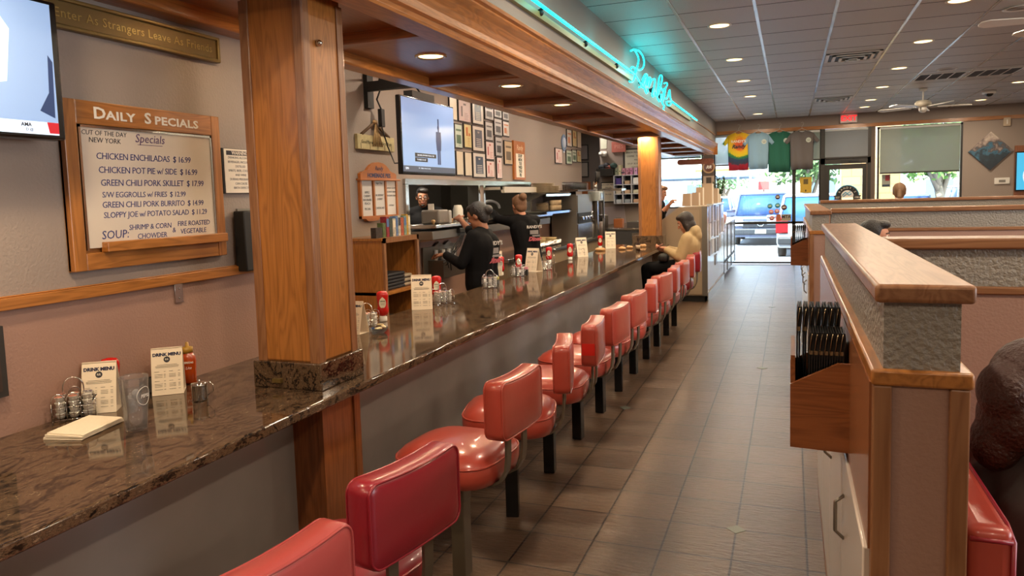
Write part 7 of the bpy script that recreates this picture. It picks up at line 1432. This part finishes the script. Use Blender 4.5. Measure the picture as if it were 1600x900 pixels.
pe = atx(1049, 158, NX); pf = atx(1089, 188, NX)
b = B(); b.tube([(NX, pe.y, pe.z), (NX, pf.y, pf.z)], 0.011, 8); b.mv(NO).obj('straight_tube', M_NEON, ns)
b = B(); b.box(-1.53, -1.50, 2.6, 7.6, 2.735, 2.775); b.box(-1.53, -1.50, pe.y, 12.2, 2.735, 2.775); b.mv(NO).obj('mounting_channel', mat('olive_gold_channel', '#8C8450', 0.4, 0.3), ns)
for y in (3.5, 4.6, 5.7, 6.8, 8.0, 8.6, 9.2): b = B(); b.tube([(-1.53, y, 2.78), (NX, y, 2.80)], 0.009, 6); b.sphere((-1.50, y, 2.77), 0.02, 8); b.mv(NO).obj('tube_support', M_BLACK, ns)
for y in (3.2, 4.6, 6.0, 7.4, 8.0, 8.6, 9.2, 9.8): l = light('POINT', 'neon_glow', Vector((NX + 0.06, y, 2.84)) - Vector(ns.location), 1.5 if 7.2 < y < 9.5 else 0.5, (0.05, 0.85, 0.95), size=0.04); l.parent = ns

# ------------------------------------------------------------------ menu holders with menus
def holder(y0, label, n, lab):
    t = thing('menu_holder', label, 'menu holder', (0.07, y0, 0.91)); T = Matrix.Translation(-Vector(t.location)); y1 = y0 + 0.30
    def side(ya): b = B(); b.prism([(0.0, 0.915), (0.144, 0.91), (0.144, 1.145), (0.115, 1.145), (0.0, 1.085)], ya, ya + 0.014, 'Y'); return b
    side(y0).mv(T).obj('side_panel', OAKD['X'], t); side(y1).mv(T).obj('side_panel', OAKD['X'], t)
    b = B(); b.box(0.001, 0.012, y0 + 0.0145, y1 - 0.0005, 0.927, 1.16); b.mv(T).obj('front_panel', OAKD['Y'], t); b = B(); b.box(0.001, 0.143, y0 + 0.0145, y1 - 0.0005, 0.916, 0.926); b.mv(T).obj('bottom_panel', OAKD['Y'], t)
    for k in range(n):
        x = 0.016 + (k % 7) * 0.0165; yy = y0 + 0.02 + (0.13 if k < 7 else 0); top = 1.27 if k < 7 else 1.22
        if k >= 7: yy = y0 + 0.025; x = 0.045 + (k - 7) * 0.0125
        b = B(); h_ = top - 0.925
        pr = [(0, 0), (0.003, 0), (0.004, h_ * 0.75), (0.010, h_ * 0.95), (0.008, h_), (0.004, h_), (0.001, h_ * 0.95), (0.0, h_ * 0.75)]
        b.prism(pr, 0, 0.11, 'Y'); b.prism([(q_[0] + 0.006, q_[1]) for q_ in pr], 0, 0.11, 'Y')
        o = thing('menu_folder', 'black menu folder, %s from the left in the %s of %s' % (ordn[k % 7], 'rear row' if k < 7 else 'front row', lab), 'menu', (x, yy, 0.926), group='menu folders in ' + lab); b.obj('cover', mat('menu_black', '#121214', 0.3), o)
        b = B(); b.box(0.0, 0.010, -0.001, 0.001, h_ * 0.80, h_ * 0.835); b.tube([(0.001, -0.002, h_ * 0.8), (0.006, -0.002, h_ * 0.93), (0.009, -0.002, h_ * 0.99)], 0.0011, 5); b.obj('metal_corner', mat('brass_corner', '#A08E70', 0.25, 0.9), o)
holder(2.05, 'brown oak wall box of black menu folders on the foreground partition', 14, 'the near oak box')
holder(7.10, 'second oak box of black menus, farther on the aisle side of the next partition', 7, 'the farther oak box')
# badge sign standing on the far divider
t = thing('badge_sign', 'half-round badge sign with blue ring and banner standing on the farthest divider', 'sign', (0.69, 10.6, 1.44)); 
arc = lambda r, a0=0, a1=PI, n=20, zc=0.05: [(r * math.cos(a0 + (a1 - a0) * k / n), zc + r * math.sin(a0 + (a1 - a0) * k / n)) for k in range(n + 1)]
b = B(); b.prism(arc(0.14) + [(-0.14, 0.03), (0.14, 0.03)], -0.012, 0.012, 'Y'); b.obj('black_field', M_BLACK, t)
b = B(); b.tube([(a_, -0.012, z) for a_, z in arc(0.138)], 0.007, 6); b.obj('blue_ring', mat('badge_blue', '#5AA4C4', 0.4), t)
b = B(); b.prism(arc(0.075) + [(-0.075, 0.03), (0.075, 0.03)], -0.018, -0.012, 'Y'); b.obj('white_globe', M_WHITE, t)
b = B(); b.tube([(-0.06, -0.019, 0.06), (-0.02, -0.019, 0.10), (0.02, -0.019, 0.06), (0.05, -0.019, 0.08)], 0.008, 6); b.tube([(-0.05, -0.019, 0.04), (0.0, -0.019, 0.08), (0.04, -0.019, 0.11)], 0.006, 6); b.obj('blue_swirl', mat('badge_blue', '#5AA4C4', 0.4), t)
for s_ in (-1, 1): b = B(); b.prism([(0.07 * s_, 0.0), (0.16 * s_, 0.005), (0.15 * s_, 0.03), (0.165 * s_, 0.06), (0.07 * s_, 0.055)], -0.02, -0.006, 'Y'); b.obj('banner_end', M_DARK, t)
b = B()
for k, ch in enumerate("RANDY'S"): a_ = math.radians(150 - 20 * k); text(b, ch, 0.036, (0.106 * math.cos(a_), -0.0135, 0.05 + 0.106 * math.sin(a_)), (math.sin(a_), 0, -math.cos(a_)), (math.cos(a_), 0, math.sin(a_)), extrude=0.001)
text(b, 'EST', 0.03, (-0.115, -0.021, 0.03), (1, 0, 0), (0, 0, 1)); text(b, '1984', 0.03, (0.115, -0.021, 0.03), (1, 0, 0), (0, 0, 1)); b.obj('lettering', M_PAPER, t)
# stickers and posters on the glass
YS_ = YG - 0.035 + 0.08
def gl(px0, py0, px1, py1): p = aty(px0, py0, YG + 0.045); q = aty(px1, py1, YG + 0.045); return p.x, q.x, q.z, p.z
yg = YG + 0.047
def poster(name, lab, cat, box, c, marks=(), txt=None):
    x0, x1, z0, z1 = gl(*box); t = thing(name, lab, cat, ((x0 + x1) / 2, yg, (z0 + z1) / 2)); w_, h_ = (x1 - x0) / 2, (z1 - z0) / 2
    b = B(); b.box(-w_, w_, -0.004, 0, -h_, h_); b.obj('paper', mat('post' + c, c, 0.5), t)
    for k, (a0, a1, b0, b1, cc_) in enumerate(marks): b = B(); b.box(a0 * w_, a1 * w_, -0.006, -0.004, b0 * h_, b1 * h_); b.obj('print_mark', mat('pm' + cc_, cc_, 0.5), t)
    if txt: b = B(); text(b, txt[0], txt[1], (0, -0.007, txt[2]), (1, 0, 0), (0, 0, 1), bold=0.002); b.obj('lettering', M_INK, t)
poster('yellow_poster', 'yellow poster with dark squares taped to the narrow window left of the door', 'poster', (1250, 277, 1268, 301), '#B8962C', ((-0.4, 0.4, 0.1, 0.75, '#5A4A1A'), (-0.12, 0.12, -0.85, -0.6, '#3A3214')))
poster('window_sign', 'beige card reading MTA low on the tall window', 'sign', (1221, 335, 1236, 345), '#9C937E', (), ('MTA', 0.09, 0.015))
poster('orange_sticker', 'plain orange-brown square sticker beside the beige card on the tall window', 'sticker', (1213, 335, 1220, 345), '#B0603C')
poster('red_poster', 'small red and white poster on the left of the rightmost window', 'poster', (1378, 273, 1391, 292), '#8E9288', ((-0.2, 0.8, 0.0, 0.9, '#8C2A30'), (-0.9, 0.9, -0.9, -0.6, '#2A3A4A')))
for (px, py, r, c, nm) in ((1203, 322, 0.055, '#4E9C96', 'left teal round sticker on the tall window'), (1215, 321, 0.055, '#4E9C96', 'right teal round sticker on the tall window'), (1215, 308, 0.05, '#6A5A4A', 'brown oval sticker topmost on the tall window'), (1225, 324, 0.06, '#5A4038', 'dark brown oval sticker above the beige card'), (1205, 331, 0.05, '#D88A86', 'pink sticker left of the orange square'), (1214, 330, 0.05, '#D88A86', 'pink sticker above the orange square'), (1206, 341, 0.05, '#CC7474', 'lower pink sticker left of the orange square')):
    p = aty(px, py, yg); t = thing('window_sticker', nm, 'sticker', p); b = B(); b.lathe([(r, 0), (r, -0.004), (0.002, -0.004)], (0, 0, 0), 20, 'Y'); b.obj('disc', mat('stk' + c, c, 0.5), t); b = B(); b.box(-r * 0.5, r * 0.5, -0.006, -0.004, -0.008, 0.01); b.obj('print_mark', M_PAPER, t)
# ------------------------------------------------------------------ outside
M_CONC = mat('pale_concrete', '#C9C6BE', 0.8, noise_amt=0.08, noise_scale=2); M_ASPH = mat('pale_asphalt', '#9A9A9C', 0.9, noise_amt=0.1, noise_scale=3)  # asphalt is a plain pale grey with random mottling
b = B(); b.box(-12, 16, YG + 0.2, 18.9, -0.25, -0.02); struct(b.obj('ground_sidewalk', M_CONC))
b = B(); b.box(-40, 45, 18.9, 90, -0.4, -0.15); struct(b.obj('ground_parking', M_ASPH))
def car(name, label, x, y, w, h, L, col, kind, face=-1, glass='#3A5A8C'):
    """body profile along Y; the end nearer the camera is at local y = 0"""
    t = thing(name, label, 'car', (x, y, -0.15)); paint = mat('paint' + col, col, 0.25, 0.2, coat=0.6); G = mat('cglass' + glass, glass, 0.12); hw = w / 2
    b = B(); b.rbox(-hw, hw, 0, L, 0.32, h * 0.56, 0.09, 4); b.rbox(-hw * 0.97, hw * 0.97, 0.02, L * 0.96, 0.28, 0.5, 0.05, 3); b.obj('body', paint, t)
    y0, y1 = (L * 0.26, L * 0.97) if kind == 'front' else (0.10, L * 0.62)
    yt0, yt1 = (L * 0.36, L * 0.92) if kind == 'front' else (0.35, L * 0.5)
    def cab(e, top):
        q = bmesh.new(); z0, z1 = h * 0.54, top; lo, hi = hw * 0.96 + e, hw * 0.80 + e
        v = [q.verts.new(p) for p in ((-lo, y0 - e, z0), (lo, y0 - e, z0), (lo, y1 + e, z0), (-lo, y1 + e, z0), (-hi, yt0 - e, z1), (hi, yt0 - e, z1), (hi, yt1 + e, z1), (-hi, yt1 + e, z1))]
        for f_ in ((3, 2, 1, 0), (4, 5, 6, 7), (0, 1, 5, 4), (1, 2, 6, 5), (2, 3, 7, 6), (3, 0, 4, 7)): q.faces.new([v[i] for i in f_])
        bmesh.ops.bevel(q, geom=q.edges[:], offset=0.05, segments=3, affect='EDGES')
        for f_ in q.faces: f_.smooth = True
        return q
    b = B(); b.merge(cab(0, h - 0.04)); b.obj('window', G, t)
    b = B(); b.rbox(-hw * 0.80, hw * 0.80, yt0 - 0.04, yt1 + 0.04, h - 0.08, h, 0.03, 3)
    for s_ in (-1, 1): b.tube([(s_ * hw * 0.95, y0, h * 0.55), (s_ * hw * 0.80, yt0, h - 0.05)], 0.035, 6); b.tube([(s_ * hw * 0.95, y1, h * 0.55), (s_ * hw * 0.80, yt1, h - 0.05)], 0.035, 6); b.tube([(s_ * hw * 0.96, (y0 + y1) / 2, h * 0.55), (s_ * hw * 0.81, (yt0 + yt1) / 2, h - 0.05)], 0.03, 6)
    b.obj('roof', paint, t)
    for s_ in (-1, 1):
        for yy in (L * 0.19, L * 0.81):
            b = B(); b.lathe([(0.002, -0.11), (0.25, -0.11), (0.34, -0.09), (0.34, 0.09), (0.25, 0.11), (0.002, 0.11)], (s_ * (hw - 0.12), yy, 0.34), 24, 'X'); wh = b.obj('wheel', M_BLACK, t); b = B(); b.lathe([(0.002, 0.0), (0.19, 0.0), (0.21, 0.012)], (s_ * (hw - 0.005), yy, 0.34), 20, 'X'); b.obj('hubcap', M_STEEL, wh)
    b = B(); b.rbox(-hw * 0.98, hw * 0.98, -0.07, 0.12, 0.36, 0.56, 0.05, 3); b.obj('bumper', mat('dark_bumper', '#2E3238', 0.5), t)
    if kind == 'front':
        b = B(); b.rbox(-hw * 0.62, hw * 0.62, -0.03, 0.02, 0.58, 0.80, 0.03, 3); g = b.obj('grille', mat('grille_dark', '#23262C', 0.4), t); b = B(); b.tube([(0.09 * math.cos(a), -0.045, 0.69 + 0.06 * math.sin(a)) for a in [2 * PI * k / 16 for k in range(16)]], 0.012, 6, True); b.obj('emblem', M_CHROME, g)
        for s_ in (-1, 1): b = B(); b.rbox(s_ * hw * 0.62, s_ * hw * 0.95, -0.03, 0.05, 0.66, 0.86, 0.03, 3); b.obj('headlight', mat('headlight', '#D9DCE0', 0.1, emit=0.3), t)
        b = B(); b.box(-0.16, 0.16, -0.085, -0.07, 0.40, 0.52); b.obj('number_plate', M_WHITE, t)
    else:
        for s_ in (-1, 1): b = B(); b.rbox(s_ * hw * 0.74, s_ * hw * 0.99, -0.02, 0.08, 0.68, 1.02, 0.03, 3); b.obj('tail_light', mat('tail_light_red', '#B02028', 0.2), t)
        b = B(); b.box(-0.16, 0.16, -0.02, 0.0, 0.66, 0.78); b.obj('number_plate', M_WHITE, t)
    for s_ in (-1, 1): b = B(); b.rbox(s_ * (hw + 0.0), s_ * (hw + 0.20), y0 + 0.1, y0 + 0.22, h * 0.56, h * 0.56 + 0.16, 0.04, 3); b.obj('door_mirror', paint, t)
    return t
car('pickup_truck', 'dark slate vehicle parked facing the tall window', -0.88, 24.3, 1.78, 1.66, 4.6, '#5A6480', 'front')
car('hatchback_car', 'white car seen from behind with a red tail light, beside the window mullion', 0.56, 19.7, 1.78, 1.62, 4.3, '#C9CCD2', 'rear', glass='#3E6CA8')
car('sedan_car', 'pale car far back on the left of the parking lot, seen through the left window', -6.6, 34, 1.8, 1.45, 4.5, '#BFC4CC', 'front', glass='#3A6CB0')
car('sedan_car', 'white car among the far parked ones behind the slate vehicle', -3.3, 32.5, 1.8, 1.5, 4.5, '#D0D2D4', 'front')
car('sedan_car', 'blue-grey car seen at the foot of the tree in the rightmost window', 3.7, 27, 1.8, 1.45, 4.4, '#8C9CB4', 'front')
car('suv_car', 'silver car at the right edge of the rightmost window', 6.6, 30, 1.85, 1.7, 4.6, '#9AA4B0', 'front', glass='#5A6A7A')
M_BW = mat('white_stucco', '#D6D6D4', 0.8)
def bld(name, lab, x0, x1, y0, y1, h_, wins, band=None):
    t = thing(name, lab, 'building', ((x0 + x1) / 2, y0, -0.15)); T = Matrix.Translation(-Vector(t.location)); b = B(); b.box(x0, x1, y0, y1, -0.15, h_); b.mv(T).obj('wall', M_BW, t)
    for a0, a1, z0, z1 in wins: b = B(); b.box(a0, a1, y0 - 0.05, y0 + 0.02, z0, z1); b.mv(T).obj('window', mat('far_window', '#5E7284', 0.2), t)
    b = B(); b.box(x0 - 0.2, x1 + 0.2, y0 - 0.2, y1, h_, h_ + 0.35); b.mv(T).obj('parapet', mat('parapet' + (band or 'w'), band or '#C8C8C6', 0.7), t); return t
bld('white_building', 'large plain white building filling the view behind the parked slate vehicle', -9, 6, 62, 80, 9.0, [(0.8, 1.8, 0.8, 2.4), (2.2, 3.2, 0.8, 2.4), (-8, -6.5, 0.8, 2.2)])
pz = bld('shopping_plaza', 'white shopping plaza with faint lettering seen in the rightmost window', 7.5, 30, 60, 75, 5.5, [(9, 12, 0.5, 2), (20, 25, 0.5, 2)], '#C2C6CC')
b = B(); text(b, 'PLAZA', 0.9, (8.9, 59.9, 4.3), (1, 0, 0), (0, 0, 1)); text(b, 'FEWAY', 1.1, (8.9, 59.9, 2.7), (1, 0, 0), (0, 0, 1), bold=0.02); b.mv(Matrix.Translation(-Vector(pz.location))).obj('wall_lettering', mat('faint_letters', '#8A8E94', 0.7), pz)
a1 = B(); a1.box(-16, -2.0, 39, 47, 2.35, 3.0); a2 = B(); a2.box(-16.05, -1.95, 38.95, 47, 2.30, 2.42); a3 = B()
for x in (-13, -8.5, -4.0): a3.box(x, x + 0.35, 40, 40.35, -0.15, 2.35)
a4 = B(); a4.box(-4.6, -1.9, 38.9, 38.95, 2.62, 2.72)
simple('fuel_canopy', 'flat white canopy with a blue underside and yellow stripe across the road', 'canopy', [('deck', a1, M_BW), ('blue_band', a2, mat('slate_blue_band', '#6A84A0', 0.6)), ('column', a3, mat('grey_post', '#A4A8AC', 0.6)), ('yellow_stripe', a4, mat('yellow_stripe', '#C8A83A', 0.6))], origin=(-9, 43, -0.15))
for k, x in enumerate((-2.3, -1.75)): b = B(); b.tube([(x, 36, -0.15), (x, 36, 3.0), (x - 0.25, 36, 3.2), (x - 0.5, 36, 3.15)], 0.06, 8); tag(b.obj('street_lamp', mat('grey_post', '#A4A8AC', 0.6)), 'thin curved lamp post, %s one beside the yellow-striped canopy' % ('left' if k == 0 else 'right'), 'street lamp')
a1 = B(); a1.box(-1.75, -1.15, 44.9, 45, 1.6, 2.1); a2 = B(); a2.tube([(-1.45, 45, -0.15), (-1.45, 45, 1.6)], 0.04, 8); simple('road_sign', 'small red roadside sign above the slate vehicle', 'sign', [('panel', a1, mat('sign_red', '#C8504C', 0.5)), ('post', a2, M_DSTEEL)], origin=(-1.45, 45, -0.15))
def tree(label, x, y, h_, cr_, n, trunk_r, seed, forks=5, z0=0.0, lc='#5E7C48'):
    t = thing('tree', label, 'tree', (x, y, -0.15)); rnd = random.Random(seed); b = B(); tips = []
    b.tube([(0, 0, 0), (0.05, 0, h_ * 0.28), (0, 0.05, h_ * 0.4)], [trunk_r, trunk_r * 0.8, trunk_r * 0.7], 10)
    for k in range(forks):
        a = 2 * PI * k / forks + rnd.random(); e = Vector((math.cos(a) * cr_ * 0.7, math.sin(a) * cr_ * 0.7, h_ * (0.7 + 0.25 * rnd.random()))); m_ = Vector((e.x * 0.45, e.y * 0.45, h_ * 0.55)); b.tube([(0, 0, h_ * (0.22 + 0.04 * k)), m_, e], [trunk_r * 0.6, trunk_r * 0.4, trunk_r * 0.15], 7); tips += [m_, e]
    b.obj('trunk', mat('bark', '#8A7C6C', 0.9), t)
    q = bmesh.new()
    for k in range(n):
        c = rnd.choice(tips); p = c + Vector((rnd.gauss(0, cr_ * 0.34), rnd.gauss(0, cr_ * 0.34), rnd.gauss(0, cr_ * 0.26) + 0.2)); s_ = 0.09 + 0.07 * rnd.random(); u_ = Vector((rnd.uniform(-1, 1), rnd.uniform(-1, 1), rnd.uniform(-1, 1))).normalized(); w_ = u_.orthogonal().normalized()
        if p.z < h_ * 0.42: continue
        v = [q.verts.new(p + u_ * s_), q.verts.new(p + w_ * s_ * 0.6), q.verts.new(p - u_ * s_), q.verts.new(p - w_ * s_ * 0.6)]; q.faces.new(v)
    b = B(); b.merge(q); b.obj('foliage', mat('foliage' + lc, lc, 0.7), t)['kind'] = 'stuff'
tree('green tree outside behind the shirts, its crown showing between the green and grey ones', 0.55, 27, 4.6, 1.5, 2600, 0.12, 4)
tree('bare-limbed tree with spreading branches outside the rightmost window', 4.75, 29, 4.6, 1.6, 2600, 0.17, 9, 7, lc='#6E9448')
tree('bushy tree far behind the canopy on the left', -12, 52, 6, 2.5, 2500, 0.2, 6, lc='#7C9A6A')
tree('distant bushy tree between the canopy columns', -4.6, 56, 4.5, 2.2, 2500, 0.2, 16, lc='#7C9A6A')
for k, (x, y, r) in enumerate(((-2.2, 46, 0.5), (0.05, 40, 0.45), (-4.4, 47, 0.6))):
    q = bmesh.new(); rnd = random.Random(k)
    for j in range(500):
        p = Vector((rnd.gauss(0, r * 0.5), rnd.gauss(0, r * 0.5), abs(rnd.gauss(r, r * 0.4)))); u_ = Vector((rnd.uniform(-1, 1), rnd.uniform(-1, 1), rnd.uniform(-1, 1))).normalized() * 0.12; w_ = u_.orthogonal() * 0.6; q.faces.new([q.verts.new(p + u_), q.verts.new(p + w_), q.verts.new(p - u_), q.verts.new(p - w_)])
    b = B(); b.merge(q); tag(b.obj('shrub', mat('foliage#5E7C48', '#5E7C48', 0.7), loc=(x, y, -0.15)), 'small round shrub across the parking lot, ' + ('left of the slate vehicle', 'right above the slate vehicle roof', 'beneath the fuel canopy')[k], 'shrub')
m_ = bpy.data.materials.new('sandstone_blocks'); m_.use_nodes = True; N = m_.node_tree.nodes; L = m_.node_tree.links; tc = N.new('ShaderNodeTexCoord'); mp = N.new('ShaderNodeMapping'); mp.inputs['Rotation'].default_value = (PI / 2, 0, 0); L.new(tc.outputs['Object'], mp.inputs[0]); br = N.new('ShaderNodeTexBrick'); L.new(mp.outputs[0], br.inputs['Vector']); br.inputs['Scale'].default_value = 1; br.inputs['Brick Width'].default_value = 0.4; br.inputs['Row Height'].default_value = 0.2; br.inputs['Mortar Size'].default_value = 0.01
br.inputs['Color1'].default_value = lin('#B99C70'); br.inputs['Color2'].default_value = lin('#A88A5E'); br.inputs['Mortar'].default_value = lin('#8A7454'); L.new(br.outputs['Color'], N['Principled BSDF'].inputs['Base Color'])
b = B(); b.box(-0.62, 0.62, 0, 0.55, 0, 3.6); o = b.obj('stone_pier', m_, loc=(1.72, 18.92, -0.15)); tag(o, 'sandstone block pier standing outside the entrance door', 'stone pier')
